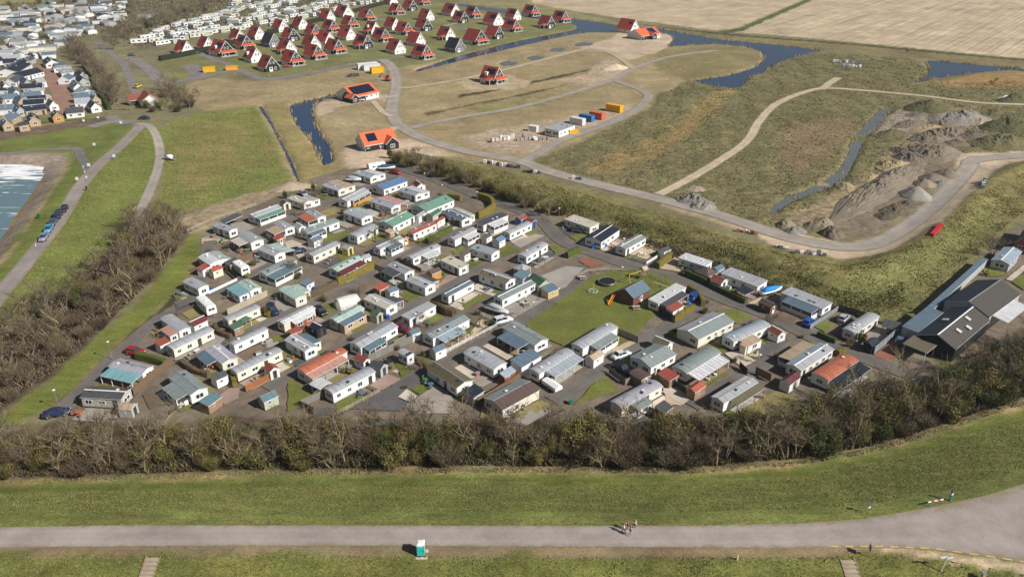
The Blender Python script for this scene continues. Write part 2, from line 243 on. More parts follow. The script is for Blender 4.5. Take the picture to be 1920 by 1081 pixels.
# px outline | colour | edge softness m | (clump, furrow, blades)
ZONES = [
 ('-900 -150 2800 -150 2800 60 -900 60', C_GARD, 6, (.5, 0, .2)),
 ('-50 -20 130 -20 60 25 -50 40', (.25, .24, .09), 4, (.2, 0, .5)),
 ('-60 30 130 10 480 -20 620 0 330 100 230 200 215 228 0 250 -60 255', C_GARD, 2, (.7, 0, .2)),
 ('300 110 620 30 740 0 860 0 1080 35 1100 58 1000 74 880 105 790 130 740 128 700 112 560 138 480 148 450 130 350 150 330 150', C_EST, 2, (.25, 0, .5)),
 ('850 -10 1000 -10 1000 6 1165 42 1165 46 860 5', (.24, .215, .10), 2, (.3, 0, .4)),
 ('345 160 400 146 480 152 560 145 700 118 740 130 1000 76 1100 62 1260 64 1300 85 1420 88 1435 105 1400 130 1290 152 1225 200 1010 300 960 310 770 285 640 320 560 350 520 300 480 200 390 210 340 185', C_DRY, 2, (.45, 0, .3)),
 ('1235 92 1300 84 1380 86 1425 96 1430 110 1405 127 1350 140 1290 150 1230 130', (.225, .185, .085), 2, (.5, 0, .3)),
 ('1000 303 1100 264 1218 205 1232 180 1292 150 1385 165 1440 135 1470 112 1560 98 1700 108 1745 130 1720 155 1815 138 2000 142 2000 292 1826 290 1760 330 1600 440 1440 430 1250 375', C_SCRUB, 2, (1, 0, .5)),
 ('1250 250 1330 175 1380 165 1350 200 1280 265 1215 300 1100 330 1120 300', (.26, .19, .08), 3, (.8, 0, .5)),
 ('1750 158 1850 135 1960 140 1960 160 1780 165', (.31, .195, .075), 3, (.8, 0, .4)),
 ('900 -400 1000 6 1080 22 1200 39 1345 58 1385 52 1515 -3 1560 -400', C_STUB, 1.5, (.1, .5, 0)),
 ('1398 53 1530 -8 1620 -400 3000 -400 3000 190 1960 113 1780 97 1600 79 1440 65 1365 60', C_STUB, 1.5, (.2, 1, 0)),
 ('1345 60 1388 53 1520 -5 1530 -2 1396 57 1360 64', (.085, .105, .03), 1, (.5, 0, .3)),
 ('1165 44 1360 64 1600 84 1780 101 2000 122 2000 128 1890 124 1742 110 1540 91 1345 71 1230 50', (.20, .16, .075), 1.5, (.6, 0, .4)),
 ('1165 42 1360 63 1600 82 1780 99 2000 119 2000 121 1780 102 1600 85 1360 66', (.06, .07, .025), .8, (.5, 0, .4)),
 ('300 232 380 210 480 198 500 230 545 345 440 372 330 405 285 400 300 310 312 296 306 260', C_FIELD, 2, (.35, 0, .8)),
 ('350 245 430 228 470 235 490 270 470 310 400 330 350 345 320 330', (.245, .205, .075), 14, (.4, 0, .8)),
 ('420 340 480 320 520 335 450 360', (.15, .185, .045), 8, (.3, 0, .8)),
 ('500 200 545 196 560 235 600 305 640 320 570 350 545 300', (.27, .22, .09), 2, (.5, 0, .5)),
 ('330 405 440 372 545 345 570 352 470 392 390 425 350 440', (.30, .235, .145), 1.5, (.8, 0, .2)),
 ('520 352 545 340 568 348 545 362', (.3, .23, .16), 1, (.6, 0, 0)),
 ('-300 262 0 262 120 240 200 228 260 245 305 240 312 296 298 330 285 360 262 400 250 420 225 440 200 470 165 500 150 530 90 560 50 600 0 640 -200 820 -400 900', C_LUSH, 1.5, (.25, 0, .8)),
 ('-300 290 30 288 130 286 128 300 110 330 85 370 60 410 30 455 0 490 -300 800', C_STONE, 1.5, (.7, 0, .2)),
 ('-300 800 -20 520 0 497 30 462 62 412 90 370 112 330 128 300 133 300 120 330 98 372 70 415 38 470 0 512 -20 540', (.33, .25, .14), 1.0, (.6, 0, .2)),
 ('-300 620 0 424 15 404 40 374 58 347 66 336 72 340 62 356 42 384 18 416 4 436 -300 690', (.36, .21, .03), .8, (.6, 0, 0)),
 ('250 420 330 395 358 440 290 530 165 650 80 722 0 776 -250 960 -300 760 0 640 50 600 90 560 150 530 165 500 200 470 225 440', C_WOOD, 2.5, (1, 0, .4)),
 ('358 440 372 440 375 470 340 535 300 575 240 625 160 700 90 765 20 800 0 800 0 780 80 722 165 650 290 530', (.16, .18, .04), .8, (.2, 0, .8)),
 ('372 470 385 465 352 540 306 580 250 630 170 706 110 762 95 765 160 702 240 627 300 577 340 537', (.21, .165, .06), .8, (.6, 0, .6)),
 ('385 440 400 420 540 358 600 330 660 310 740 300 790 318 930 368 1060 408 1160 440 1280 472 1400 515 1480 555 1640 615 1720 640 1800 560 1850 480 1920 410 2100 360 2100 640 1760 640 1740 690 1500 775 1300 800 900 790 560 785 300 800 100 800 110 765 170 706 250 630 306 580 352 540 385 470', C_PARK, 1.2, (.5, 0, .1)),
 ('352 548 306 585 250 636 170 711 112 771 104 766 163 704 243 628 300 578 346 541', (.055, .045, .028), .6, (.5, 0, .2)),
 ('740 292 800 300 930 345 1060 385 1200 425 1330 465 1480 540 1600 580 1690 610 1740 570 1800 505 1850 455 1900 420 1960 380 1960 300 1905 300 1830 360 1740 440 1660 480 1580 488 1440 462 1300 418 1150 375 1000 330 860 302 780 285', (.185, .165, .062), 1.5, (.9, 0, .6)),
 ('1060 402 1200 440 1330 480 1480 540 1600 580 1690 612 1640 605 1480 556 1330 508 1200 462 1062 416', (.10, .078, .045), 1.2, (1, 0, .3)),
 ('900 340 1010 366 1150 408 1300 452 1440 500 1580 545 1650 548 1700 520 1690 560 1640 580 1560 560 1440 520 1300 470 1150 424 1010 384 900 356', (.135, .125, .045), 1.5, (1, 0, .6)),
 ('980 378 1060 398 1200 445 1330 490 1480 548 1470 558 1330 502 1200 455 1060 408', (.27, .205, .105), 1.5, (.6, 0, .5)),
 ('1560 540 1640 520 1740 470 1850 395 1880 400 1800 480 1720 560 1680 600 1600 590', (.185, .18, .065), 2, (.6, 0, .6)),
 ('-300 830 0 800 200 790 480 782 800 782 1300 795 1500 765 1660 715 1780 690 1930 620 2100 600 2100 715 1960 745 1880 765 1800 790 1720 818 1620 845 1480 868 1300 884 1100 887 900 884 500 890 250 898 -50 908 -300 925', C_WOOD, 2, (1, 0, .3)),
 ('-400 925 -50 905 250 895 500 886 900 880 1100 885 1300 882 1480 868 1620 845 1720 818 1800 790 1880 765 1960 745 2200 700 2200 1400 -400 1400', C_SLOPE, 1.0, (.35, 0, 1)),
 ('-400 912 0 900 250 893 500 884 900 878 1300 880 1480 866 1620 843 1720 816 1800 788 1880 762 1960 742 1960 752 1880 772 1800 798 1720 826 1620 852 1480 876 1300 889 900 888 500 893 250 902 0 910 -400 920', (.26, .205, .10), .8, (.8, 0, .7)),
 ('-400 918 250 908 500 902 900 894 1300 898 1480 884 1620 862 1720 840 1820 805 1960 765 1960 772 1820 815 1720 848 1620 870 1480 891 1300 905 900 902 500 911 250 918 -400 930', (.115, .135, .026), .9, (.2, 0, .6)),
 ('-400 1020 700 1018 1440 1022 1640 1022 1750 1026 1850 1040 2000 1062 2000 1082 1850 1062 1750 1044 1640 1034 1560 1046 960 1043 0 1041 -400 1044', (.225, .175, .10), .7, (.3, 0, .4)),
 ('1640 1024 1750 1030 1850 1044 2000 1066 2000 1086 1850 1064 1750 1044 1660 1034', (.47, .37, .24), .6, (.8, 0, 0)),
 ('-400 1041 0 1041 700 1040 1440 1044 1560 1046 1650 1036 1750 1044 1850 1062 2000 1086 2000 1500 -400 1500', (.15, .155, .042), .8, (.6, 0, .9)),
 ('-60 252 0 248 120 232 205 220 215 228 120 244 0 262 -60 268', (.15, .11, .075), 1.5, (.9, 0, .2)),
 ('800 212 880 196 980 176 1060 158 1062 161 980 180 880 200 802 216', (.10, .09, .04), 1.2, (.6, 0, .3)),
 ('860 178 940 165 1020 148 1105 129 1107 132 1022 152 942 169 862 183', (.065, .058, .03), 1.0, (.6, 0, .3)),
 ('620 215 680 205 715 215 700 240 650 245', (.33, .26, .15), 8, (.6, 0, .2)),
 ('400 165 520 158 640 150 700 150 600 172 470 190 390 200', (.30, .235, .125), 8, (.6, 0, .2)),
 ('880 200 960 188 1040 172 1080 175 1000 200 900 216', (.22, .19, .08), 6, (.6, 0, .3)),
 ('640 278 700 268 770 258 860 290 800 296 760 285 740 300 690 315 650 318', C_SAND, 1.5, (.4, 0, 0)),
 ('590 192 640 186 700 172 735 180 735 190 690 188 640 200 600 222 588 212', C_SAND, 1.5, (.4, 0, 0)),
 ('1085 88 1140 75 1165 60 1200 66 1250 62 1262 72 1254 86 1230 100 1180 112 1150 100 1100 94', C_SAND, 1.2, (.4, 0, 0)),
 ('1050 150 1100 138 1130 112 1160 114 1172 130 1155 145 1110 160', (.43, .33, .22), 1.2, (.7, 0, 0)),
 ('855 155 900 135 960 140 1000 155 960 168 890 172', (.40, .315, .20), 2, (.5, 0, .1)),
 ('860 255 940 240 1080 215 1150 205 1185 195 1190 205 1110 238 1050 258 1000 285 930 290 900 275', (.37, .29, .20), 1.5, (.8, 0, 0)),
 ('1420 432 1440 427 1590 455 1650 448 1690 420 1740 380 1790 320 1800 288 1960 282 1960 302 1890 305 1840 350 1770 420 1700 462 1640 482 1580 486 1500 470 1440 455', C_SAND, 1.2, (.4, 0, 0)),
 ('1230 372 1440 425 1440 432 1420 440 1230 385', (.36, .28, .18), 1, (.6, 0, .1)),
 ('1560 420 1640 380 1730 320 1760 290 1790 300 1770 335 1700 400 1660 430 1600 445', C_MUD, 1.5, (.8, 0, 0)),
 ('1480 400 1560 365 1640 310 1700 250 1760 205 1830 200 1850 250 1790 290 1700 320 1560 420 1500 430', (.25, .195, .115), 2, (1, 0, .2)),
 ('1470 240 1560 215 1610 220 1600 250 1540 300 1490 330 1460 300', (.22, .16, .09), 2, (.6, 0, .2)),
 ('1640 225 1690 205 1740 215 1735 240 1680 255 1640 250', (.30, .25, .19), 1.5, (.5, 0, 0)),
]
ys = [30.0]
while ys[-1] < 270: ys.append(ys[-1] + 1.0)
while ys[-1] < 760: ys.append(ys[-1] * 1.0062)
while ys[-1] < 6000: ys.append(ys[-1] * 1.06)
xh = [0.0]
while xh[-1] < 150: xh.append(xh[-1] + 1.1)
while xh[-1] < 450: xh.append(xh[-1] + 1.6)
while xh[-1] < 5000: xh.append(xh[-1] * 1.12)
xs = np.array([-a for a in xh[:0:-1]] + xh); ys = np.array([-400.0, -100.0, -20.0, 10.0] + ys)
X, Y = np.meshgrid(xs, ys); nx, ny = len(xs), len(ys)
Z = HGT(X, Y)
# gentle pseudo-noise used to roughen zone outlines and the scrub
rs = np.random.RandomState(3)
def fbm(X, Y, base, oct=4):
    out = np.zeros(X.shape); a = 1.0; tot = 0
    for o in range(oct):
        for _ in range(5):
            th = rs.rand() * 6.283; ph = rs.rand() * 6.283; k = base * 2 ** o * (0.7 + .6 * rs.rand())
            out += a * np.sin(k * (X * np.cos(th) + Y * np.sin(th)) + ph)
        tot += a * 2.2; a *= 0.55
    return out / tot
warp = fbm(X, Y, .25); warp2 = fbm(X, Y, .9)
Cc = np.zeros((ny, nx, 3)); Cc[:] = C_GARD; Mk = np.zeros((ny, nx, 3)); Mk[:] = (.4, 0, .3)
for px, c, soft, mk in ZONES:
    pts = P2(px); zz = DIKE if min(p[1] for p in pts) > 890 else 0
    poly = [G(a, max(b, -165), zz) for a, b in pts]
    x0 = min(p[0] for p in poly) - 6; x1 = max(p[0] for p in poly) + 6; y0 = min(p[1] for p in poly) - 6; y1 = max(p[1] for p in poly) + 6
    m = (X > x0) & (X < x1) & (Y > y0) & (Y < y1)
    sd = poly_sd(X[m], Y[m], poly) + warp[m] * soft * .9 + warp2[m] * soft * .5
    a = sstep(sd / soft + .5)[:, None]
    Cc[m] = Cc[m] * (1 - a) + np.array(c) * a; Mk[m] = Mk[m] * (1 - a) + np.array(mk) * a
ROADS_PX = [   # px centre line | width m | material
 ('-60 291 30 287 80 281 128 278 146 281 153 297 160 312 168 330', 3.2, 'tar', .05),
 ('253 432 262 400 283 352 297 312 300 285 293 258 278 243 258 240', 3.4, 'gravel', .06),
 ('272 250 262 240 244 232 220 227 200 230 170 238', 5.5, 'tar', .05), ('218 228 212 222 208 218', 5, 'tar', .05),
 ('262 182 250 165 243 145 232 122 212 104 195 90 183 80', 4.0, 'tar', .05),
 ('300 155 285 136 268 122 246 110 232 112', 6.5, 'tar', .06), ('350 122 362 128 372 140 362 149', 9, 'tar', .05),
 ('70 122 88 132 102 150 112 172 124 198 130 214', 7.5, 'brick', .05),
 ('290 160 330 153 370 147 420 136 445 132 465 138 485 147 512 149 560 141 620 129 680 117 722 112', 5, 'tar', .06),
 ('438 131 425 120 402 113 388 106 372 101', 4, 'tar', .05), ('720 112 760 106 790 103 840 96 860 92', 4, 'tar', .05),
 ('700 34 760 46 830 52 880 55 930 64', 4, 'tar', .05), ('830 50 860 43 880 40', 3.5, 'gravel', .06),
 ('718 112 733 124 741 140 743 162 737 188 735 208 744 230 766 246 800 262 860 280 920 292 975 302 1035 323 1110 343 1185 361 1260 379 1335 399 1400 420 1440 434 1515 454 1590 463 1642 457 1692 432 1742 394 1792 344 1816 315 1832 299 1940 291 2060 286', 6, 'dusty', .06),
 ('772 240 800 233 870 219 960 204 1035 185 1110 163 1155 147 1185 130 1235 112 1285 102 1345 95', 4, 'dusty', .07),
 ('745 165 780 163 880 146 960 128 1050 104 1090 94 1115 92 1140 97 1165 111 1188 129', 4, 'sandy', .08),
 ('1150 149 1172 158 1200 168 1216 179 1208 193 1185 211 1150 228 1100 246 1050 264 1015 285 985 300', 4.6, 'dusty', .08),
 ('1235 365 1290 337 1350 301 1400 265 1425 226 1455 196 1500 176 1545 166 1620 170 1730 180 1840 193 1960 197', 3.6, 'sandy', .07),
 ('1540 168 1556 156 1572 146', 4, 'sandy', .07), ('737 218 720 212 700 190', 3, 'sandy', .05), ('742 238 720 255 700 280', 4, 'sandy', .05),
 ('745 180 700 186 640 194', 3.4, 'sandy', .05),
 ('735 310 790 328 850 349 900 369 960 390 1015 413 1040 440 1070 460 1135 482 1185 499 1260 522 1310 540 1350 558 1440 591 1490 616 1540 640 1590 660 1650 682 1740 715', 4.4, 'parktar', .07),
 ('1085 498 1090 515 1073 540 1023 572 982 603 948 622 907 640 857 670 798 695 740 726', 3.6, 'parktar', .08),
 ('1330 566 1290 588 1240 620 1190 650 1140 682 1077 728 1035 752', 3.8, 'parktar', .08),
 ('1478 652 1425 687 1358 724 1296 762', 3.8, 'parktar', .08),
 ('395 452 362 562 300 597 250 640 212 672 162 725 110 772', 3.6, 'parktar', .08),
 ('330 572 380 555 440 530 520 490', 3.0, 'parktar', .08), ('430 640 497 608 580 570 650 543 680 525 720 498 760 478 830 445 900 420', 3.2, 'parktar', .08),
 ('500 730 560 697 655 640 685 617 735 593 793 562 827 545 893 508 960 470 1020 440', 3.2, 'parktar', .08), ('420 470 470 441 560 402 640 368 700 345 745 330', 3.0, 'parktar', .08),
]
roads_w = [smooth_line([G(*p) for p in P2(s)], 2.0) for s, _, _, _ in ROADS_PX]
rd = np.full(X.shape, 99.0); near = (Y > 40) & (Y < 800) & (abs(X) < 460)
for (s, wd, _, _), L in zip(ROADS_PX, roads_w):
    m = near & (X > L[:, 0].min() - 8) & (X < L[:, 0].max() + 8) & (Y > L[:, 1].min() - 8) & (Y < L[:, 1].max() + 8)
    rd[m] = np.minimum(rd[m], line_dist(X[m], Y[m], L[::2] if len(L) > 6 else L) - wd / 2)
keep = sstep((rd - .8) / 2.0)
rough = Mk[:, :, 0]
Z = Z + keep * near * np.clip(rough - .45, 0, 1) * (0.55 * fbm(X, Y, .55, 3) + .35 * (rs.rand(ny, nx) - .5))
me = bpy.data.meshes.new('ground')
vv = np.stack([X, Y, Z], -1).reshape(-1, 3)
idx = np.arange(nx * ny).reshape(ny, nx)
q = np.stack([idx[:-1, :-1], idx[:-1, 1:], idx[1:, 1:], idx[1:, :-1]], -1).reshape(-1, 4)
me.vertices.add(len(vv)); me.vertices.foreach_set('co', vv.ravel())
me.loops.add(q.size); me.loops.foreach_set('vertex_index', q.ravel().astype(np.int32))
me.polygons.add(len(q)); me.polygons.foreach_set('loop_start', np.arange(0, q.size, 4, dtype=np.int32)); me.polygons.foreach_set('use_smooth', np.ones(len(q), bool))
me.update(calc_edges=True)
for nm, arr in (('zone', Cc), ('tex', Mk)):
    at = me.attributes.new(nm, 'FLOAT_COLOR', 'POINT')
    at.data.foreach_set('color', np.concatenate([arr.reshape(-1, 3), np.ones((nx * ny, 1))], 1).ravel())
gm = bpy.data.materials.new('ground'); gm.use_nodes = True; n = gm.node_tree; N = n.nodes; L = n.links.new
b = N['Principled BSDF']; b.inputs['Roughness'].default_value = .95; b.inputs['Specular IOR Level'].default_value = .15
az = N.new('ShaderNodeAttribute'); az.attribute_name = 'zone'; am = N.new('ShaderNodeAttribute'); am.attribute_name = 'tex'
sp = N.new('ShaderNodeSeparateColor'); L(am.outputs['Color'], sp.inputs[0]); tc = N.new('ShaderNodeTexCoord')
def nz(scale, detail, sx=1, sy=1, rot=0, rgh=.55):
    mp = N.new('ShaderNodeMapping'); mp.inputs['Scale'].default_value = (sx, sy, 1); mp.inputs['Rotation'].default_value = (0, 0, rot); L(tc.outputs['Object'], mp.inputs[0])
    t = N.new('ShaderNodeTexNoise'); t.inputs['Scale'].default_value = scale; t.inputs['Detail'].default_value = detail; t.inputs['Roughness'].default_value = rgh; L(mp.outputs[0], t.inputs['Vector']); return t.outputs['Fac']
def mth(op, a, b2, c=None):
    t = N.new('ShaderNodeMath'); t.operation = op
    for i, v in enumerate((a, b2, c)):
        if v is None: continue
        if isinstance(v, (int, float)): t.inputs[i].default_value = v
        else: L(v, t.inputs[i])
    return t.outputs[0]
def fur_n():
    vr = N.new('ShaderNodeVectorRotate'); vr.rotation_type = 'Z_AXIS'; vr.inputs['Angle'].default_value = R(-50); L(tc.outputs['Object'], vr.inputs['Vector'])
    mp = N.new('ShaderNodeMapping'); mp.inputs['Scale'].default_value = (.012, 1, 1); L(vr.outputs[0], mp.inputs[0])
    t = N.new('ShaderNodeTexNoise'); t.inputs['Scale'].default_value = .6; t.inputs['Detail'].default_value = 4; t.inputs['Roughness'].default_value = .75; L(mp.outputs[0], t.inputs['Vector']); return t.outputs['Fac']
big = nz(.035, 5); mid = nz(.45, 6, rgh=.7); fine = nz(2.2, 5, 1.0, 1.8, .5, .75); fur = fur_n(); patch = nz(.09, 7, rgh=.68)
f = mth('MULTIPLY_ADD', mth('SUBTRACT', big, .5), .9, 1.0)
f = mth('MULTIPLY', f, mth('MULTIPLY_ADD', mth('SUBTRACT', patch, .5), 1.1, 1.0))
f = mth('MULTIPLY', f, mth('MULTIPLY_ADD', mth('MULTIPLY', mth('SUBTRACT', mid, .5), sp.outputs[0]), 2.6, 1.0))
f = mth('MULTIPLY', f, mth('MULTIPLY_ADD', mth('MULTIPLY', mth('SUBTRACT', fine, .5), sp.outputs[2]), 3.0, 1.0))
f = mth('MULTIPLY', f, mth('MULTIPLY_ADD', mth('MULTIPLY', mth('SUBTRACT', fur, .5), sp.outputs[1]), 2.2, 1.0))
f = mth('MULTIPLY', f, mth('MULTIPLY_ADD', mth('MULTIPLY', mth('SUBTRACT', nz(.5, 6, .22, 1.3, 0, .65), .5), sp.outputs[2]), 1.3, 1.0))
f = mth('MAXIMUM', f, .25)
vm = N.new('ShaderNodeVectorMath'); vm.operation = 'SCALE'; L(az.outputs['Color'], vm.inputs[0]); L(f, vm.inputs['Scale'])
# dry straw among the green
cr = N.new('ShaderNodeValToRGB'); cr.color_ramp.elements[0].position = .5; cr.color_ramp.elements[1].position = .68; L(nz(.16, 7, rgh=.7), cr.inputs[0])
dry = N.new('ShaderNodeMixRGB'); dry.inputs[2].default_value = (1.22, 1.02, 1.15, 1); dry.blend_type = 'MULTIPLY'; L(mth('MULTIPLY', cr.outputs[0], .8), dry.inputs[0]); L(vm.outputs[0], dry.inputs[1])
L(dry.outputs[0], b.inputs['Base Color'])
bp = N.new('ShaderNodeBump'); bp.inputs['Strength'].default_value = .9; bp.inputs['Distance'].default_value = .35
L(mth('ADD', mth('MULTIPLY', mid, mth('MULTIPLY', sp.outputs[0], 1.2)), mth('MULTIPLY', fine, mth('MULTIPLY', sp.outputs[2], .8))), bp.inputs['Height']); L(bp.outputs[0], b.inputs['Normal'])
me.materials.append(gm); structure(ob('ground', me))

# ------------------------------------------------------------------ roads, paths, patches of paving and lawn
GM = {'tar': (.215, .195, .185), 'dusty': (.30, .262, .225), 'sandy': (.45, .36, .255), 'gravel': (.33, .285, .24), 'parktar': (.145, .128, .116), 'asphalt': (.10, .093, .092), 'brick': (.26, .15, .11),
 'lawn': (.135, .145, .032), 'dry': (.23, .19, .075), 'sand': (.50, .39, .26), 'paving': (.30, .27, .235), 'lpaving': (.52, .45, .36), 'pink': (.33, .235, .19), 'soil': (.15, .105, .07), 'brickp': (.27, .12, .075), 'dikeroad': (.295, .25, .225)}
def gmat(k): return mat('surface_' + k, GM[k], .92, 'ground', .22 if k != 'lawn' else .3, 5.0 if k != 'lawn' else 1.3)
def ribbon(name, line, wd, k, dz, wob=.15):
    t = np.gradient(line, axis=0); t /= np.linalg.norm(t, axis=1)[:, None] + 1e-9; nrm = np.stack([-t[:, 1], t[:, 0]], 1)
    rr = random.Random(len(line)); n5 = 5; V = []; Fc = []
    offs = [[-wd / 2 + rr.uniform(-wob, wob), -wd / 4, 0, wd / 4, wd / 2 + rr.uniform(-wob, wob)] for _ in line]
    pts = np.array([line[i] + nrm[i] * o for i in range(len(line)) for o in offs[i]]); z = HGT(pts[:, 0], pts[:, 1]) + dz
    V = [(a, b2, c) for (a, b2), c in zip(pts, z)]
    for i in range(len(line) - 1):
        for j in range(4): a = i * 5 + j; Fc.append((a, a + 1, a + 6, a + 5)[::-1])
    me = bpy.data.meshes.new(name); me.from_pydata(V, [], Fc); me.materials.append(gmat(k)); me.polygons.foreach_set('use_smooth', [True] * len(Fc)); me.update()
    me.attributes.new('edge', 'FLOAT', 'POINT').data.foreach_set('value', [1, .5, 0, .5, 1] * len(line))
    return structure(ob(name, me))
for ri, ((s, wd, k, dz), ln) in enumerate(zip(ROADS_PX, roads_w)):
    dz = dz + ri * .0037
    ribbon({'tar': 'road', 'dusty': 'road', 'parktar': 'road', 'brick': 'road'}.get(k, 'track'), ln, wd, k, dz)
ribbon('road', smooth_line(DIKE_ROAD, 2.0), 4.6, 'dikeroad', .08, .05)
# the wide dike road in front with its fork to the right
xr = np.linspace(-160, 190, 351); top = np.interp(xr, crest[:, 0], crest[:, 1])
bot_px = np.array([G(*p, DIKE) for p in P2('-300 1029 -20 1027 250 1024 700 1023 1100 1025 1440 1027 1650 1026 1750 1030 1850 1044 1940 1058 2100 1085')])
bot = np.interp(xr, bot_px[:, 0], bot_px[:, 1]); V = []; Fc = []
for i, x in enumerate(xr):
    for j in range(9): yy = bot[i] + (top[i] - bot[i]) * j / 8; V.append((x, yy, hz(x, yy) + .06))
for i in range(len(xr) - 1):
    for j in range(8): a = i * 9 + j; Fc.append((a, a + 9, a + 10, a + 1))
m_ = bpy.data.meshes.new('road'); m_.from_pydata(V, [], Fc); m_.materials.append(gmat('dikeroad')); m_.update(); m_.attributes.new('edge', 'FLOAT', 'POINT').data.foreach_set('value', [min(1.0, abs(j / 4 - 1)) for _ in xr for j in range(9)]); structure(ob('road', m_))
dash = mat('road_marking_yellow', (.62, .42, .12), .8)
for px in range(1560, 1960, 28):
    yb = np.interp(G(px, 1030, DIKE)[0], bot_px[:, 0], bot_px[:, 1]); x0 = G(px, 1030, DIKE)[0]; x1 = x0 + 1.15
    pts = [(x, np.interp(x, bot_px[:, 0], bot_px[:, 1]) + o) for x, o in ((x0, .12), (x1, .12), (x1, .34), (x0, .34))]
    structure(ob('road_marking', MB().face([(a, c, hz(a, c) + .075) for a, c in pts]).data('road_marking', [dash])))
PATCHES = '''sand 377 447 432 451 413 458 380 465|lawn 485 425 535 408 537 411 488 430|paving 430 421 455 415 480 428 450 438|dry 600 398 630 388 638 400 613 408|lpaving 530 455 548 450 590 468 560 485|lawn 603 450 647 432 660 440 607 458
gravel 447 490 480 482 513 497 480 518 463 518|lawn 330 547 353 555 330 563|asphalt 330 567 363 555 388 555 363 573 330 588|dry 340 585 362 578 380 592 355 600|lawn 603 575 630 567 638 578 605 598|lawn 748 550 760 543 793 557 767 570|lawn 865 573 897 552 915 557 873 580
lpaving 843 568 883 548 897 553 860 577|lawn 877 493 902 487 917 498 893 518 870 517|pink 823 533 840 515 870 522 827 547|lawn 632 478 655 470 668 480 640 492|lawn 655 620 682 607 690 612 665 625|lawn 848 472 867 463 877 470 852 478|lawn 933 473 953 457 977 472 940 483|gravel 957 455 1003 440 1022 442 977 465
lawn 1030 463 1043 460 1062 467 1042 477|brickp 1085 490 1100 483 1130 495 1107 503|paving 947 578 1007 548 1028 560 963 598|sand 1180 478 1213 458 1235 468 1212 487|sand 1230 503 1267 483 1288 497 1273 510|lawn 1341 583 1380 581 1410 595 1380 607|lawn 1067 445 1080 440 1095 445 1080 452|sand 1403 568 1427 558 1430 563 1413 572
soil 1448 595 1467 585 1500 598 1482 608|lawn 1527 613 1547 603 1568 610 1548 623|asphalt 1557 600 1587 585 1603 595 1580 613|brickp 1637 667 1680 635 1693 653 1703 665 1662 678|lpaving 1358 663 1383 658 1417 677 1392 690|lpaving 1403 667 1455 640 1467 642 1425 672|sand 1242 727 1267 737 1290 752 1275 762 1250 757
sand 1148 642 1160 628 1195 642 1168 657 1147 660|lawn 1118 715 1140 710 1163 733 1127 743 1077 760|sand 882 625 898 600 927 602 873 640 847 653 833 650|lawn 777 673 787 668 812 677 800 687 782 683|lawn 740 683 750 680 772 698 755 712|lawn 767 728 792 717 810 728 787 742|lpaving 905 650 915 645 965 670 952 677
asphalt 660 767 768 705 800 688 788 717 747 747 773 760 753 772|lawn 540 713 550 712 590 740 565 763 540 773|lpaving 747 745 763 730 782 743 773 757|pink 690 723 728 702 752 712 715 733|lawn 610 773 648 752 663 757 633 773|lawn 510 632 533 627 537 635 513 643|pink 405 747 438 725 450 730 447 748 422 760
soil 268 740 288 737 313 757 280 768|paving 317 670 363 650 403 625 430 628 413 647 330 677|lawn 984 607 1020 583 1072 548 1112 518 1150 508 1200 506 1250 520 1290 543 1262 560 1235 585 1180 640 1160 650 1062 652 1000 625|asphalt 1420 655 1466 630 1480 640 1425 672
lpaving 1240 735 1262 722 1300 745 1280 760|paving 1010 520 1060 500 1095 503 1060 540 1035 548|gravel 760 760 800 735 850 745 850 775 780 778|dry 905 755 960 765 1000 760 980 785 900 785|dry 1390 770 1450 735 1500 745 1470 785|lawn 200 700 230 690 240 700|paving 560 470 600 455 612 462 575 480
lawn 1690 600 1700 590 1730 585|lpaving 1885 525 1918 498 1925 504 1897 528|lawn 1840 500 1880 503 1886 518 1850 520|lawn 1897 530 1925 508 1940 540 1920 545|dry 20 175 60 160 90 180 50 190|lawn 0 240 120 215 200 222 60 232'''
for i, item in enumerate(PATCHES.replace('\n', '|').split('|')):
    k, rest = item.split(' ', 1); pts = [G(*p) for p in P2(rest)]
    name = {'lawn': 'lawn', 'dry': 'lawn'}.get(k, 'paving')
    rr = random.Random(i); ring = []
    for a, c in zip(pts, pts[1:] + pts[:1]):
        nseg = max(1, int(math.dist(a, c) / 1.5))
        for t in range(nseg):
            j = .18 if k in ('lawn', 'dry', 'soil', 'gravel', 'sand') else .03
            ring.append((a[0] + (c[0] - a[0]) * t / nseg + rr.uniform(-j, j), a[1] + (c[1] - a[1]) * t / nseg + rr.uniform(-j, j)))
    area = sum(a[0] * c[1] - c[0] * a[1] for a, c in zip(ring, ring[1:] + ring[:1]))
    if area < 0: ring.reverse()
    zb = max(hz(*p) for p in ring[::3]) + (.30 if i < 900 else 0)
    zb = min(zb, .42) ; zb = .17 + i * .0011
    o = ob(name, MB().face([(a, c, zb) for a, c in ring]).data(name, [gmat(k)])); structure(o)
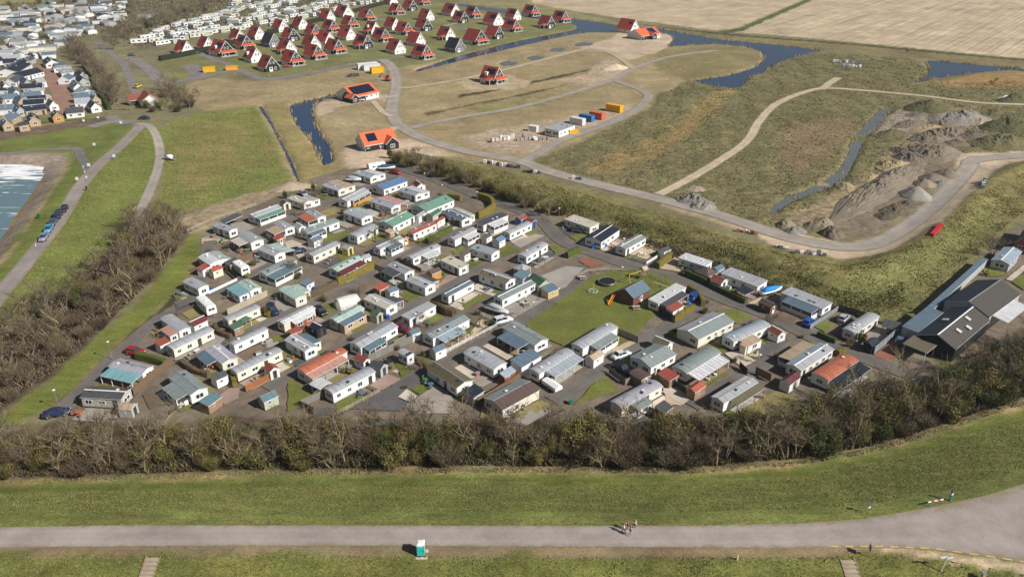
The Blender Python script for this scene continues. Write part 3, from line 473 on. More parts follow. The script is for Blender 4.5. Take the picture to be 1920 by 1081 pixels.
# ------------------------------------------------------------------ water
def water_mat(key, rgb, rough, bump):
    m = mat(key, rgb, rough, var=.1, scale=.3); n = m.node_tree; b = n.nodes['Principled BSDF']; b.inputs['Specular IOR Level'].default_value = .5; b.inputs['IOR'].default_value = 1.33
    t = n.nodes.new('ShaderNodeTexNoise'); t.inputs['Scale'].default_value = 1.8; t.inputs['Detail'].default_value = 3; tc = n.nodes.new('ShaderNodeTexCoord'); n.links.new(tc.outputs['Object'], t.inputs['Vector'])
    bp = n.nodes.new('ShaderNodeBump'); bp.inputs['Strength'].default_value = bump; bp.inputs['Distance'].default_value = .06; n.links.new(t.outputs['Fac'], bp.inputs['Height']); n.links.new(bp.outputs[0], b.inputs['Normal']); return m
WAT = water_mat('water', (.026, .048, .095), .06, .25); MUDW = water_mat('muddy_water', (.13, .135, .13), .2, .1)
for k, poly in WPOLY.items():
    cx = sum(p[0] for p in poly) / len(poly); cy = sum(p[1] for p in poly) / len(poly)
    V = [(a, c, -.55 if 'puddle' not in k else -.35) for a, c in poly]
    bm = bmesh.new(); vs_ = [bm.verts.new(p) for p in V]; bm.faces.new(vs_); bmesh.ops.triangulate(bm, faces=bm.faces[:])
    bmesh.ops.recalc_face_normals(bm, faces=bm.faces[:]); me = bpy.data.meshes.new('water'); bm.to_mesh(me); bm.free()
    if me.polygons and me.polygons[0].normal.z < 0: me.flip_normals()
    me.materials.append(MUDW if k in ('stream', 'pool', 'ditch_2') or 'puddle' in k else WAT); structure(ob('water', me))
sm = water_mat('sea_water', (.12, .19, .21), .12, .5); n = sm.node_tree; N = n.nodes; b = N['Principled BSDF']
tc = N.new('ShaderNodeTexCoord'); mp = N.new('ShaderNodeMapping'); mp.inputs['Scale'].default_value = (.06, .5, 1); mp.inputs['Rotation'].default_value = (0, 0, .25); n.links.new(tc.outputs['Object'], mp.inputs[0])
t = N.new('ShaderNodeTexNoise'); t.inputs['Scale'].default_value = 1.3; t.inputs['Detail'].default_value = 9; t.inputs['Distortion'].default_value = 1.2; n.links.new(mp.outputs[0], t.inputs['Vector'])
sx = N.new('ShaderNodeSeparateXYZ'); n.links.new(tc.outputs['Object'], sx.inputs[0])
yy = N.new('ShaderNodeMapRange'); yy.inputs['From Min'].default_value = G(20, 338)[1]; yy.inputs['From Max'].default_value = G(20, 320)[1]; n.links.new(sx.outputs['Y'], yy.inputs['Value'])
ad = N.new('ShaderNodeMath'); ad.operation = 'MULTIPLY_ADD'; ad.inputs[1].default_value = .55; n.links.new(yy.outputs[0], ad.inputs[0]); tn = N.new('ShaderNodeMath'); tn.operation = 'MULTIPLY_ADD'; tn.inputs[1].default_value = 2.6; tn.inputs[2].default_value = -.85; n.links.new(t.outputs['Fac'], tn.inputs[0]); n.links.new(tn.outputs[0], ad.inputs[2])
cr = N.new('ShaderNodeValToRGB'); cr.color_ramp.elements[0].position = .78; cr.color_ramp.elements[1].position = .9; n.links.new(ad.outputs[0], cr.inputs[0])
mx = N.new('ShaderNodeMixRGB'); mx.inputs[2].default_value = (.82, .80, .80, 1); n.links.new(cr.outputs[0], mx.inputs[0]); n.links.new(b.inputs['Base Color'].links[0].from_socket, mx.inputs[1]); n.links.new(mx.outputs[0], b.inputs['Base Color'])
n.links.new(cr.outputs[0], b.inputs['Roughness'])
me = MB().face([(-900, 60, -1.6), (-90, 60, -1.6), (-90, 420, -1.6), (-900, 420, -1.6)]).data('sea', [sm]); 
# the sea lies only west of the dike: its sheet follows the shore
me = MB().face([(a, c, -1.6) for a, c in [(p[0] * 1.0 + 3, p[1]) for p in SEA][::-1]]).data('sea', [sm]); structure(ob('sea', me))
# ------------------------------------------------------------------ window and door units (shared meshes, scaled)
wm = MB()
for a in ((-.5, .5, -.5, -.4), (-.5, .5, .4, .5), (-.5, -.42, -.4, .4), (.42, .5, -.4, .4), (-.03, .03, -.4, .4)): wm.box(a[0], a[1], -.055, .01, a[2], a[3], 0)
wm.box(-.42, .42, -.02, .005, -.4, .4, 1)
WIN = wm.data('window', [TRIM, GLASS])
wm = MB(); wm.box(-.5, .5, -.03, .005, -.5, .5, 0)
for a in ((-.5, .5, .46, .5), (-.5, -.44, -.5, .46), (.44, .5, -.5, .46)): wm.box(a[0], a[1], -.06, -.031, a[2], a[3], 0)
wm.box(-.3, .3, -.036, -.031, .0, .38, 1)
DOOR = wm.data('door', [TRIM, GLASS]); DDOOR = wm.data('door', [mat('door_dark', (.06, .055, .05), .6), GLASS]); RDOOR = wm.data('door', [mat('door_red', (.5, .03, .03), .5), GLASS])
VENT = MB().box(-.2, .2, -.2, .2, 0, .16).box(-.26, .26, -.26, .26, .16, .21).data('roof_vent', [TRIM])
FLUE = MB().tube((0, 0, 0), (0, 0, .6), .06, .06).tube((0, 0, .6), (0, 0, .72), .11, .11).data('flue', [GALV])
RLT = MB().box(-.35, .35, -.3, .3, 0, .1).data('rooflight', [GLASS])
AERIAL = MB().tube((0, 0, 0), (0, 0, .9), .025, .02, 4).tube((-.4, .1, .95), (.4, -.1, .6), .03, .02, 4).tube((0, -.3, .7), (0, .3, .9), .02, .02, 4).data('aerial', [GALV])
POST = MB().box(-.05, .05, -.05, .05, 0, 1).data('post', [TRIM]); DPOST = MB().box(-.06, .06, -.06, .06, 0, 1).data('post', [WOOD])
def rect(P, z):
    """three roof corners -> centre, long unit vector (pointing right), length, width"""
    w_ = [np.array(G(P[i], P[i + 1], z)) for i in (0, 2, 4)]
    a = w_[0] - w_[1]; b = w_[2] - w_[1]
    lng, sh = (b, a) if np.linalg.norm(b) >= np.linalg.norm(a) else (a, b)
    u = lng / np.linalg.norm(lng)
    if u[0] < 0: u = -u
    v = np.array((-u[1], u[0])); return (w_[0] + w_[2]) / 2, u, np.linalg.norm(lng), max(abs(sh @ v), 1.2), w_
def slab(mb, prof, x0, x1, th, mats):       # roof skin along x over an open (y,z) profile, ends and edges as trim (mat 2)
    lo = [(y, z - th) for y, z in prof]; n = len(prof)
    for k in range(n - 1):
        (ya, za), (yb, zb) = prof[k], prof[k + 1]; (yc, zc), (yd, zd) = lo[k], lo[k + 1]
        mb.face([(x0, ya, za), (x1, ya, za), (x1, yb, zb), (x0, yb, zb)], mats[k])
        mb.face([(x0, yd, zd), (x1, yd, zd), (x1, yc, zc), (x0, yc, zc)], 2)
        mb.face([(x0, ya, za), (x0, yb, zb), (x0, yd, zd), (x0, yc, zc)], 2); mb.face([(x1, yc, zc), (x1, yd, zd), (x1, yb, zb), (x1, ya, za)], 2)
    for k in (0, n - 1): mb.face([(x0, prof[k][0], prof[k][1]), (x1, prof[k][0], prof[k][1]), (x1, lo[k][0], lo[k][1]), (x0, lo[k][0], lo[k][1])], 2)
    return mb
FOOT = []                                    # footprints, to keep plants off the buildings
def put_windows(root, L_, W_, z, side, rr, n, door=True, h=.95, wd=1.15, dm=None):
    """a row of windows (and a door) on the -y side (side=0), +x end (1), +y side (2) or -x end (3)"""
    run = L_ if side in (0, 2) else W_; off = W_ / 2 if side in (0, 2) else L_ / 2; rz = (0, R(90), R(180), R(-90))[side]
    slots = [(-.5 + (i + .5) / n) * run for i in range(n)]; di = rr.randrange(n) if door and n > 2 else -1
    for i, s in enumerate(slots):
        if side == 0: p = (s, -off, 0)
        elif side == 1: p = (off, s, 0)
        elif side == 2: p = (-s, off, 0)
        else: p = (-off, -s, 0)
        if i == di: ob('door', dm or (DOOR if rr.random() < .5 else DDOOR), root, (p[0], p[1], z - .25), rz, (.85, 1, 1.95))
        elif n == 1 or rr.random() < .85: ob('window', WIN, root, (p[0], p[1], z + .1), rz, (min(wd * rr.choice((.8, 1, 1.25)), run / n * .8), 1, h * rr.choice((.85, 1, 1.1))))
def building(P, style, near_c, far_c, wall, exts=(), zE=2.45, name='chalet', label=None, cat='chalet', group=None, short=None, rise=None, plain=False, z0=None):
    c, u, L_, W_, w_ = rect(P, zE); rr = random.Random(int(P[0] * 7 + P[1] * 13)); rz = math.atan2(u[1], u[0])
    zg = .12 if z0 is None else z0; L_ = max(L_, 1.6)
    root = thing(name, label or '', cat, (c[0], c[1], zg), rz, group, short); FOOT.append((c[0], c[1], math.hypot(L_, W_) / 2, rz, L_, W_))
    e = zE - zg; hw = W_ / 2; hl = L_ / 2; rise = rise if rise is not None else min((.105 if style == 'a' else .14) * W_, 1.1)
    tp = .06; ov = .16 if W_ > 2.2 else .1
    if style == 'f': prof = [(-hw, e + .02), (hw, e + .16)]
    elif style == 'm': prof = [(-hw, e - .1), (hw, e + .35)]
    elif style == 'a': prof = [(-hw + W_ * k / 6, e + rise * math.sin(math.pi * k / 6) ** .75) for k in range(7)]
    else: prof = [(-hw, e), (0, e + rise), (hw, e)]
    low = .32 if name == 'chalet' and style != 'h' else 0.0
    open_ = wall == 'open'
    if not open_:
        wallp = [(-hw, low), (hw, low)] + [(y, z - .05) for y, z in prof[::-1]]
        mb = MB()
        if style == 'h': mb.box(-hl, hl, -hw, hw, 0, e)
        else: mb.prism([(y, z) for y, z in wallp], -hl, hl)
        ob('wall', mb.data('wall', [wall_mat(wall)]), root)
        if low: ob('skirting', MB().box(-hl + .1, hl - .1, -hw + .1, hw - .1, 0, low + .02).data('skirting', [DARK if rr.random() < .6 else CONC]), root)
    else:
        for sx in (-1, 1):
            for sy in (-1, 1): ob('post', DPOST if near_c in ('navy', 'dg', 'brown') else POST, root, (sx * (hl - .15), sy * (hw - .15), 0), 0, (1, 1, prof[0][1] if sy < 0 else prof[-1][1] - .08))
    if style == 'h':
        rl = max(hl - hw, .05); mb = MB(); E_ = e; a = [(-hl - .2, -hw - .2, E_), (hl + .2, -hw - .2, E_), (hl + .2, hw + .2, E_), (-hl - .2, hw + .2, E_)]; t0 = (-rl, 0, E_ + rise * 2.2); t1 = (rl, 0, E_ + rise * 2.2)
        mb.face([a[0], a[1], t1, t0], 0).face([a[1], a[2], t1], 0).face([a[2], a[3], t0, t1], 1).face([a[3], a[0], t0], 1).face(a[::-1], 2)
    else:
        slope0 = (prof[1][1] - prof[0][1]) / (prof[1][0] - prof[0][0]); pr = [(prof[0][0] - ov, prof[0][1] - slope0 * ov)] + prof[1:-1]
        s1 = (prof[-1][1] - prof[-2][1]) / (prof[-1][0] - prof[-2][0]); pr.append((prof[-1][0] + ov, prof[-1][1] + s1 * ov)); pr = [(y, z + tp) for y, z in pr]
        n = len(pr) - 1; mats = [0 if (pr[k][0] + pr[k + 1][0]) / 2 < 0.01 else 1 for k in range(n)]
        if n == 1: mats = [0]
        mb = slab(MB(), pr, -hl - ov, hl + ov, .1, mats)
    rf = ob('roof', mb.data('roof', [roof_mat(near_c), roof_mat(far_c), TRIM if wall not in ('black', 'brown') or name == 'barn' else BLACKM]), root)
    if style == 'g' and W_ > 2.2: ob('ridge_cap', MB().prism([(-.16, e + rise + tp - .02), (0, e + rise + tp + .05), (.16, e + rise + tp - .02)], -hl - ov, hl + ov).data('ridge_cap', [TRIM if rr.random() < .4 else GALV]), root)
    sidefree = {0: True, 1: True, 2: True, 3: True}
    for ex in exts:
        kind, ec = ex[6], ex[7]; ew = ex[8] if len(ex) > 8 else wall
        w3 = [np.array(G(ex[i], ex[i + 1], zE - .15)) - c for i in (0, 2, 4)]; v = np.array((-u[1], u[0])); w3 = [np.array((q @ u, q @ v)) for q in w3]
        cc = (w3[0] + w3[2]) / 2; a = w3[0] - w3[1]; b = w3[2] - w3[1]; sx = max(abs(a[0]), abs(b[0])); sy = max(abs(a[1]), abs(b[1]))
        zi, zo = e - .06, e - .38
        if abs(cc[1]) / hw > abs(cc[0]) / hl * .9:
            sgn = 1 if cc[1] > 0 else -1; y0 = sgn * (hw + .17); y1 = cc[1] + sgn * sy / 2
            if abs(y1) - abs(y0) < .9: y1 = y0 + sgn * .9
            x0, x1 = cc[0] - sx / 2, cc[0] + sx / 2; sidefree[0 if sgn < 0 else 2] = sx < L_ * .55
            pr = [(y0, zi), (y1, zo)] if y0 < y1 else [(y1, zo), (y0, zi)]
            mb = slab(MB(), pr, x0, x1, .09, [0]); ax = 'y'
            outer = [(x0 + .1 + (x1 - x0 - .2) * t / 3, y1 - sgn * .12) for t in range(4)]; bx = (x0 + .08, x1 - .08, min(y0, y1) + .12, max(y0, y1) - .14)
        else:
            sgn = 1 if cc[0] > 0 else -1; x0 = sgn * (hl + .17); x1 = cc[0] + sgn * sx / 2
            if abs(x1) - abs(x0) < .9: x1 = x0 + sgn * .9
            y0, y1 = cc[1] - sy / 2, cc[1] + sy / 2; sidefree[1 if sgn > 0 else 3] = False
            mb = MB(); mb.box(min(x0, x1), max(x0, x1), y0, y1, zi - .2, zi - .1, 0); outer = [(x1 - sgn * .1, y0 + .1 + (y1 - y0 - .2) * t) for t in (0, 1)]; zo = zi - .1
            bx = (min(x0, x1) + .08, max(x0, x1) - .08, y0 + .08, y1 - .08)
        er = ob('extension_roof', mb.data('extension_roof', [roof_mat(ec), roof_mat(ec), TRIM]), root)
        if kind == 'o':
            for p in outer: ob('post', POST if rr.random() < .7 else DPOST, root, (p[0], p[1], 0), 0, (1, 1, zo - .09))
            ob('deck', MB().box(bx[0], bx[1], bx[2], bx[3], 0, .12).data('deck', [WOOD if rr.random() < .5 else CONC]), root)
        else:
            hh = zo - .12 if kind == 'w' else 1.0
            ob('extension_wall', MB().box(bx[0], bx[1], bx[2], bx[3], 0, hh).data('extension_wall', [wall_mat(ew)]), root)
            lx, wy = bx[1] - bx[0], bx[3] - bx[2]; ex_c = ((bx[0] + bx[1]) / 2, (bx[2] + bx[3]) / 2); near_sd = ex_c[1] < 0
            if kind == 'w':
                nw = max(1, int(lx / 2.2))
                for k in range(nw): ob('window', WIN, root, (bx[0] + lx * (k + .5) / nw, bx[2] if near_sd else bx[3], 1.3), 0 if near_sd else R(180), (min(1.5, lx / nw * .75), 1, .95))
                ob('window', WIN, root, (bx[1], ex_c[1], 1.3), R(90), (min(1.4, wy * .6), 1, .9))
            else:                                   # glazed or open veranda above a low wall
                ob('veranda_glazing', MB().box(bx[0] + .1, bx[1] - .1, bx[2] + .1, bx[3] - .1, hh, zo - .14).data('veranda_glazing', [mat('veranda_glazing', (.05, .055, .06), .15, 'glass', .3)]), root)
                for p in outer: ob('post', POST, root, (p[0], p[1], hh), 0, (1.6, 1.6, zo - .1 - hh))
    if not open_ and style != 'h' and not plain:
        z = 1.25 if e < 2.6 else 1.5
        if name == 'shed':
            ob('door', rr.choice((DOOR, DDOOR)), root, (hl if L_ < 4 else 0, 0 if L_ < 4 else -hw, .95), R(90) if L_ < 4 else 0, (.8, 1, 1.75)); ob('window', WIN, root, (-hl * .2, -hw, 1.3), 0, (.6, 1, .55))
        else:
            if sidefree[0]: put_windows(root, L_, W_, z, 0, rr, max(2, int(L_ / 2.3)), dm=RDOOR if wall == 'reddoor' else None)
            if sidefree[2]: put_windows(root, L_, W_, z, 2, rr, max(2, int(L_ / 3.2)))
            for sd in (1, 3):
                if sidefree[sd]: put_windows(root, L_, W_, z, sd, rr, 1 if W_ < 4.5 else 2, False, wd=min(2.0, W_ * .5))
            for k in range(rr.choice((2, 2, 3, 4))):
                t = rr.uniform(-.8, .8) * hl; yv = hw * rr.choice((-.45, -.3, .3)); zr = np.interp(yv, [p[0] for p in prof], [p[1] for p in prof]) + tp
                ob(*rr.choice((('roof_vent', VENT), ('roof_vent', VENT), ('rooflight', RLT), ('flue', FLUE), ('aerial', AERIAL))), root, (t, yv, zr - .02), rr.random())
    return root
# roof corners px x3 | roof style | near and far roof colour | wall | extensions: corners, kind (o open, p veranda, w walled), colour, wall
CH = '''396 422 427 433 447 429|a|g g|white
465 402 477 407 527 389|g|lg lg|white|477 406 486 412 533 394 p green
541 372 570 382 585 376|g|beige beige|white|569 367 585 375 601 373 w lg
513 419 534 430 552 425|a|g g|white|497 430 517 439 532 432 p tan
573 397 595 409 611 405|g|lg lg|white|557 406 582 416 595 409 p orange
563 432 577 437 636 415|a|sage mint|white|578 437 585 442 610 431 p slate
447 442 472 457 492 448|a|g g|white|432 451 452 461 463 453 o beige
484 467 515 480 534 472|g|lg lg|white|505 456 534 472 553 469 o mint
575 474 585 481 635 458|g|g g|cream
372 482 393 496 431 485|a|wstripe lg|white
342 527 370 541 392 535|a|lg lg|white
445 530 468 545 490 539|g|mint mint|white|425 540 451 556 468 545 w teal
417 595 428 601 487 576|a|g g|cream
486 510 498 516 555 488|g|sage mint|white|498 516 512 523 567 499 p teald
524 543 554 561 574 553|a|mint mint|cream|545 536 568 549 582 543 w mint
520 601 532 607 590 578|g|w w|cream|543 601 551 605 592 587 w w brick
618 502 631 509 678 485|g|mint mint|white|631 509 641 515 689 493 p maroon
726 497 758 513 777 507|g|g g|white|712 507 739 518 752 511 o dg
762 525 797 540 816 531|g|lg lg|white|783 516 811 529 824 524 w dg tan
762 480 774 485 825 462|g|lg lg|white|791 479 803 485 825 473 o w
828 488 862 504 877 496|f|beige beige|white
700 462 712 467 756 447|g|g slate|white|721 462 732 467 757 457 p slate
827 550 841 555 888 530|g|slate slate|white
683 560 724 579 744 569|g|beige lg|white|724 557 743 567 757 562 o dg
617 597 632 604 682 578|g|mint mint|greenish|632 604 645 610 688 588 w slate tan
754 592 767 599 816 573|f|lg lg|white
882 465 920 477 938 470|a|g lblue|white
971 477 987 482 1027 458|a|lg lg|white
897 513 947 531 967 522|g|olive sage|white
925 555 942 562 1004 531|g|sage slate|white
605 348 635 358 649 352|g|lg lg|cream|622 338 650 351 664 347 w tan cream
635 374 650 378 690 357|g|lg lg|white|651 373 660 377 695 360 p lg orange
664 325 695 334 709 328|g|lg lg|white|684 318 709 328 722 325 w w
698 348 718 356 762 340|g|blue slate|white
748 357 779 367 792 362|g|g g|white|764 350 793 362 804 358 w w
695 377 734 390 750 383|g|lilac lilac|white|715 368 750 382 763 378 o pink
773 386 798 397 849 376|g|green green|white
645 398 679 411 697 403|a|lg lg|white|662 390 697 404 710 401 o mint
711 415 734 426 774 406|g|green mint|white
765 434 775 438 818 419|g|red red|white
832 398 867 414 884 407|g|slate slate|white|857 394 880 405 890 401 w beige
653 439 668 445 707 425|a|lg lg|white
840 445 852 450 893 430|g|g g|white|866 444 877 448 900 437 p w
893 418 907 422 953 403|f|dg dg|white|917 422 927 425 954 414 p w
944 434 956 438 997 419|a|lg lg|white
1060 411 1107 427 1122 419|f|beige beige|cream
1097 446 1128 453 1162 430|g|navy navy|white
1155 461 1173 467 1211 446|g|sage g|white
1273 483 1322 499 1335 491|f|wstripe lg|white
1352 512 1420 537 1439 527|f|lg lg|white
1464 548 1541 578 1561 569|f|lg lg|white|1468 562 1522 587 1535 577 p slate
1579 617 1604 623 1650 592|a|lg lg|cream
1216 562 1235 569 1286 539|f|w w|white|1236 567 1250 575 1291 551 o dg
1269 617 1311 635 1377 602|g|sage lg|cream
1354 630 1377 640 1445 609|a|lg lblue|white|1387 638 1403 648 1429 636 w tan
1181 669 1222 688 1268 663|g|sage sage|white
1261 687 1288 699 1351 660|a|sage sage|white|1292 700 1309 712 1367 675 o wstripe
1335 743 1357 755 1420 716|g|lg w|white|1366 748 1382 757 1437 726 o olive
1475 682 1503 694 1563 654|g|lg lblue|cream|1463 667 1482 676 1521 643 p tan
1521 700 1555 712 1610 675|a|orange orange|white|1557 711 1588 730 1625 687 o navy
792 625 812 634 880 598|g|sage sage|white|817 630 831 641 872 620 o lblue
745 659 762 668 777 663|a|lg lg|reddoor
801 689 857 727 885 712|g|moss olive|white
870 661 925 692 950 680|a|lg lg|white
944 614 1003 647 1027 635|g|sage sage|white|932 631 973 653 990 642 o slate
1072 644 1093 653 1158 613|a|lg lg|white|1108 646 1122 656 1158 630 p sage
992 692 1012 700 1076 660|a|lg lg|white|1024 695 1038 705 1096 672 o stripe
1145 752 1167 764 1242 723|a|lilac lilac|cream|1178 755 1197 767 1227 753 o sage
906 747 945 766 1013 729|g|brown sage|cream
204 686 266 700 287 686|g|lilac lilac|white|189 703 249 717 264 701 o teal
153 744 228 748 243 728|g|dg brown|dirty
317 707 357 740 388 726|g|sage sage|white|303 725 329 749 353 738 p sage
387 657 417 682 444 670|g|lilac lilac|cream|367 667 390 685 410 672 o slate
312 647 324 655 399 619|a|lg lg|cream
302 597 336 622 356 613|a|lg lg|white|304 616 317 632 331 622 w pink
429 642 439 647 502 617|a|lg lg|white
432 691 444 699 528 658|a|lg lg|cream
535 637 572 659 593 648|g|lg lg|white|560 627 587 644 602 638 w slate
557 691 573 700 650 659|a|orange orange|white|573 701 585 710 653 673 o pink
609 727 623 738 702 697|a|lg g|white
657 642 675 652 744 612|g|lg lg|white|674 647 689 657 726 639 p teald'''
SH = '''525 380 532 384 544 380|g|dg|cream
512 445 520 450 534 445|m|red|wood
552 424 562 430 572 424|g|g|white
578 449 587 454 603 447|g|slate|white
639 463 650 467 664 464|g|lg|yellow
372 503 377 508 396 497|m|rbrown|white
392 505 398 510 416 503|g|red|cream
423 493 429 498 448 489|m|dg|wood
353 605 362 612 387 600|g|maroon|white
443 603 452 608 470 597|h|dgreen|open
432 612 437 618 454 610|m|dgreen|wood
565 531 573 536 587 528|m|slate|white
541 622 547 625 567 618|m|rbrown|brick
674 482 683 486 696 481|g|g|white
800 509 810 514 827 507|g|brown|orange
750 444 757 449 765 445|g|rbrown|orange
722 543 731 549 747 543|g|slate|white
704 540 710 545 727 536|m|red|wood
693 588 706 593 718 587|g|dgreen|greenish
861 476 871 479 882 473|g|brown|white
963 501 980 508 996 501|h|lg|open
965 517 979 524 993 513|m|teald|white
991 523 1013 537 1032 528|g|dgreen|greenish
1014 541 1028 548 1048 540|m|slate|ply
1000 488 1008 493 1022 487|h|dg|open
923 450 937 453 948 447|g|blue|white
903 444 912 447 922 441|g|dg|white
775 345 784 351 796 346|g|maroon|white
777 405 784 408 798 399|g|g|white
800 402 810 406 826 396|g|dgreen|greenish
814 414 819 417 833 409|g|rbrown|white
724 434 730 438 738 433|m|tan|tan
985 412 998 417 1006 414|g|rbrown|blue
968 408 974 414 986 408|g|rbrown|blue
1233 468 1246 472 1259 467|g|dg|white
1304 508 1329 519 1345 509|h|brown|grey
1333 503 1345 509 1358 502|g|slate|grey
1332 523 1352 531 1365 525|g|rbrown|white
1379 544 1398 552 1414 545|f|navy|open
1423 566 1445 576 1457 571|g|brown|brown
1619 643 1636 649 1649 639|g|navy|black
1652 610 1682 617 1690 608|m|dg|open
1249 579 1262 584 1282 572|m|rbrown|white
1440 618 1458 628 1475 624|g|rbrown|white
1223 639 1249 650 1262 642|g|olive|white
1234 699 1256 713 1271 706|m|red|wood
1288 728 1303 736 1323 722|g|red|wood
1464 712 1480 722 1500 707|g|maroon|white
806 653 816 661 836 652|g|slate|white
959 677 977 688 1014 666|m|slate|white
937 703 947 706 967 693|m|lblue|brick
871 736 888 744 907 731|m|navy|grey
1098 669 1113 676 1132 663|g|tan|white
1183 699 1205 713 1218 703|a|brown|wood
221 766 246 768 257 756|g|tan|dirty
378 753 387 763 412 745|m|teald|wood
395 705 405 713 426 703|g|dg|white
292 642 298 649 317 640|m|rbrown|white
495 688 506 697 523 690|g|rbrown|white
581 613 595 620 610 611|g|navy|black
692 684 712 692 728 684|g|dg|grey
664 671 682 680 693 673|g|rbrown|white
763 621 773 627 789 621|g|slate|white
481 745 497 752 523 740|g|teald|greenish
414 415 422 418 453 404|m|dg|open
1228 765 1245 774 1262 762|m|dg|wood
582 720 600 729 620 717|a|w|open
1393 646 1397 649 1401 646|f|pink|cream
1158 545 1186 560 1217 543|g|slate|brown'''
PLOTN = [0]
def words_c(k): return RC[k][1]
def nums(s): return [float(x) for x in s.split()]
for ln in CH.strip().split('\n'):
    p = ln.split('|'); a, fcol = p[2].split(); ex = []
    for e in p[4:]:
        t = e.split(); ex.append([float(x) for x in t[:6]] + t[6:])
    wword = {'white': 'white', 'cream': 'cream', 'greenish': 'pale green', 'dirty': 'grimy white', 'reddoor': 'red doored white'}.get(p[3], p[3])
    shape = {'a': 'curved', 'g': 'low gabled', 'f': 'flat', 'h': 'hipped'}[p[1]]
    lab = f"{wword} chalet with {shape} {words_c(a)} roof"
    if a != fcol: lab = f"{wword} chalet with {shape} {words_c(a)} and {words_c(fcol)} roof"
    if ex: lab += ' and ' + {'o': 'open', 'p': 'glazed', 'w': 'closed'}[ex[0][6]] + f" {words_c(ex[0][7])} " + {'o': 'canopy', 'p': 'veranda', 'w': 'annexe'}[ex[0][6]]
    rt = building(nums(p[0]), p[1], a, fcol, p[3], ex, label=lab, group='chalets in the park', short=None)
    # the plot in front of and around each chalet
    c, u, L_, W_, _ = rect(nums(p[0]), 2.45); rq = random.Random(int(c[0] * 11)); v = np.array((-u[1], u[0]))
    for k_, (d0, d1, l0, l1) in enumerate(((-W_ / 2 - rq.uniform(2.8, 4.4), -W_ / 2 - .1, -.5, rq.uniform(.1, .5)), (-W_ / 2 - rq.uniform(2, 3.6), -W_ / 2 - .1, rq.uniform(.1, .3), .55), (W_ / 2 - .1, W_ / 2 + rq.uniform(1.4, 2.8), -.5, .5))):
        key = rq.choices(('lawn', 'paving', 'gravel', 'asphalt', 'lpaving', 'dry', 'pink', 'soil'), (5.5, 2.2, 2, 1.6, 1.3, 2.4, .9, 1.4))[0]; ring = []
        pts = [c + u * (L_ * a_) + v * b_ for a_, b_ in ((l0, d0), (l1, d0), (l1, d1), (l0, d1))]; j = .2 if key in ('lawn', 'dry', 'soil', 'gravel') else .02
        for q0, q1 in zip(pts, pts[1:] + pts[:1]):
            for t_ in range(4): ring.append(tuple(q0 + (q1 - q0) * t_ / 4 + np.array((rq.uniform(-j, j), rq.uniform(-j, j)))))
        PLOTN[0] += 1; structure(ob('lawn' if key in ('lawn', 'dry') else 'paving', MB().face([(a_, b_, .1 + PLOTN[0] * .0003) for a_, b_ in ring]).data('paving', [gmat(key)])))
for ln in SH.strip().split('\n'):
    p = ln.split('|'); op = p[3] == 'open'
    wword = {'greenish': 'pale green', 'ply': 'plywood', 'wood': 'timber'}.get(p[3], p[3])
    kind = 'carport' if op and p[1] in 'mfa' else ('gazebo' if op else 'shed')
    lab = (f"open {kind} with {words_c(p[2])} roof" if op else f"small {wword} shed with {words_c(p[2])} roof")
    c = rect(nums(p[0]), 2.0); big_ = c[2] > 5.5
    building(nums(p[0]), p[1], p[2], p[2], p[3], zE=2.05 if not big_ else 2.4, name=kind if kind != 'shed' else 'shed', label=lab, cat=kind, group='sheds and shelters in the park', rise=None if p[1] != 'g' else .3 * c[3])
# big farm sheds on the right
building([1767, 568, 1860, 590, 1917, 548], 'g', 'weathered', 'navy', 'grey', zE=3.4, name='barn', label='largest barn, dark western and weathered grey eastern roof slope, white canopy beside it', cat='barn', rise=1.9, short='largest barn', plain=True)
building([1861, 592, 1887, 605, 1925, 575], 'm', 'wstripe', 'wstripe', 'open', zE=2.8, name='lean_to', label='white corrugated open lean-to along the largest barn', cat='canopy', short='white corrugated lean-to')
br = building([1720, 627, 1791, 654, 1855, 600], 'g', 'weathered', 'navy', 'black', zE=3.2, name='barn', label='front barn with dark roof, white verge boards and three rooflights', cat='barn', rise=1.7, short='front barn with rooflights', plain=True)
RL = MB().box(-.5, .5, -.6, .6, 0, .06).data('rooflight', [mat('rooflight', (.55, .53, .45), .3)])
for t, yv in ((-3, -1.9), (.5, -2.6), (3.4, -1.2), (0, 2.0)):
    o = ob('rooflight', RL, br, (t, yv, 3.2 - .12 + 1.7 * (1 - abs(yv) / 4.6) + .16)); o.rotation_euler = (R(20) if yv < 0 else R(-20), 0, 0)
building([1692, 613, 1722, 622, 1768, 585], 'f', 'slate', 'slate', 'grey', zE=3.0, name='farm_shed', label='long slate blue flat roofed shed left of the front barn', cat='shed', short='slate blue flat farm shed', plain=True)
building([1694, 645, 1737, 661, 1756, 646], 'f', 'olive', 'olive', 'open', zE=2.8, name='carport', label='olive flat roofed open carport in front of the barns', cat='carport', short='olive carport')
building([1738, 577, 1749, 580, 1852, 486], 'f', 'slate', 'slate', 'grey', zE=2.2, name='farm_shed', label='very long narrow slate blue walkway wall beside the grass bank', cat='shed', short='very long narrow walkway wall', plain=True)  # low flat-roofed walkway wall; the slate colour carries the shade on it
building([1860, 486, 1892, 496, 1915, 472], 'g', 'lblue', 'lblue', 'grey', zE=2.4, name='garden_house', label='grey garden house with pale blue roof behind the largest barn', cat='shed', short='grey garden house', plain=False)
building([1905, 452, 1930, 462, 1950, 432], 'g', 'navy', 'navy', 'brick', zE=2.8, name='garden_house', label='dark roofed house cut off by the right edge, by the grass bank', cat='house', rise=2)
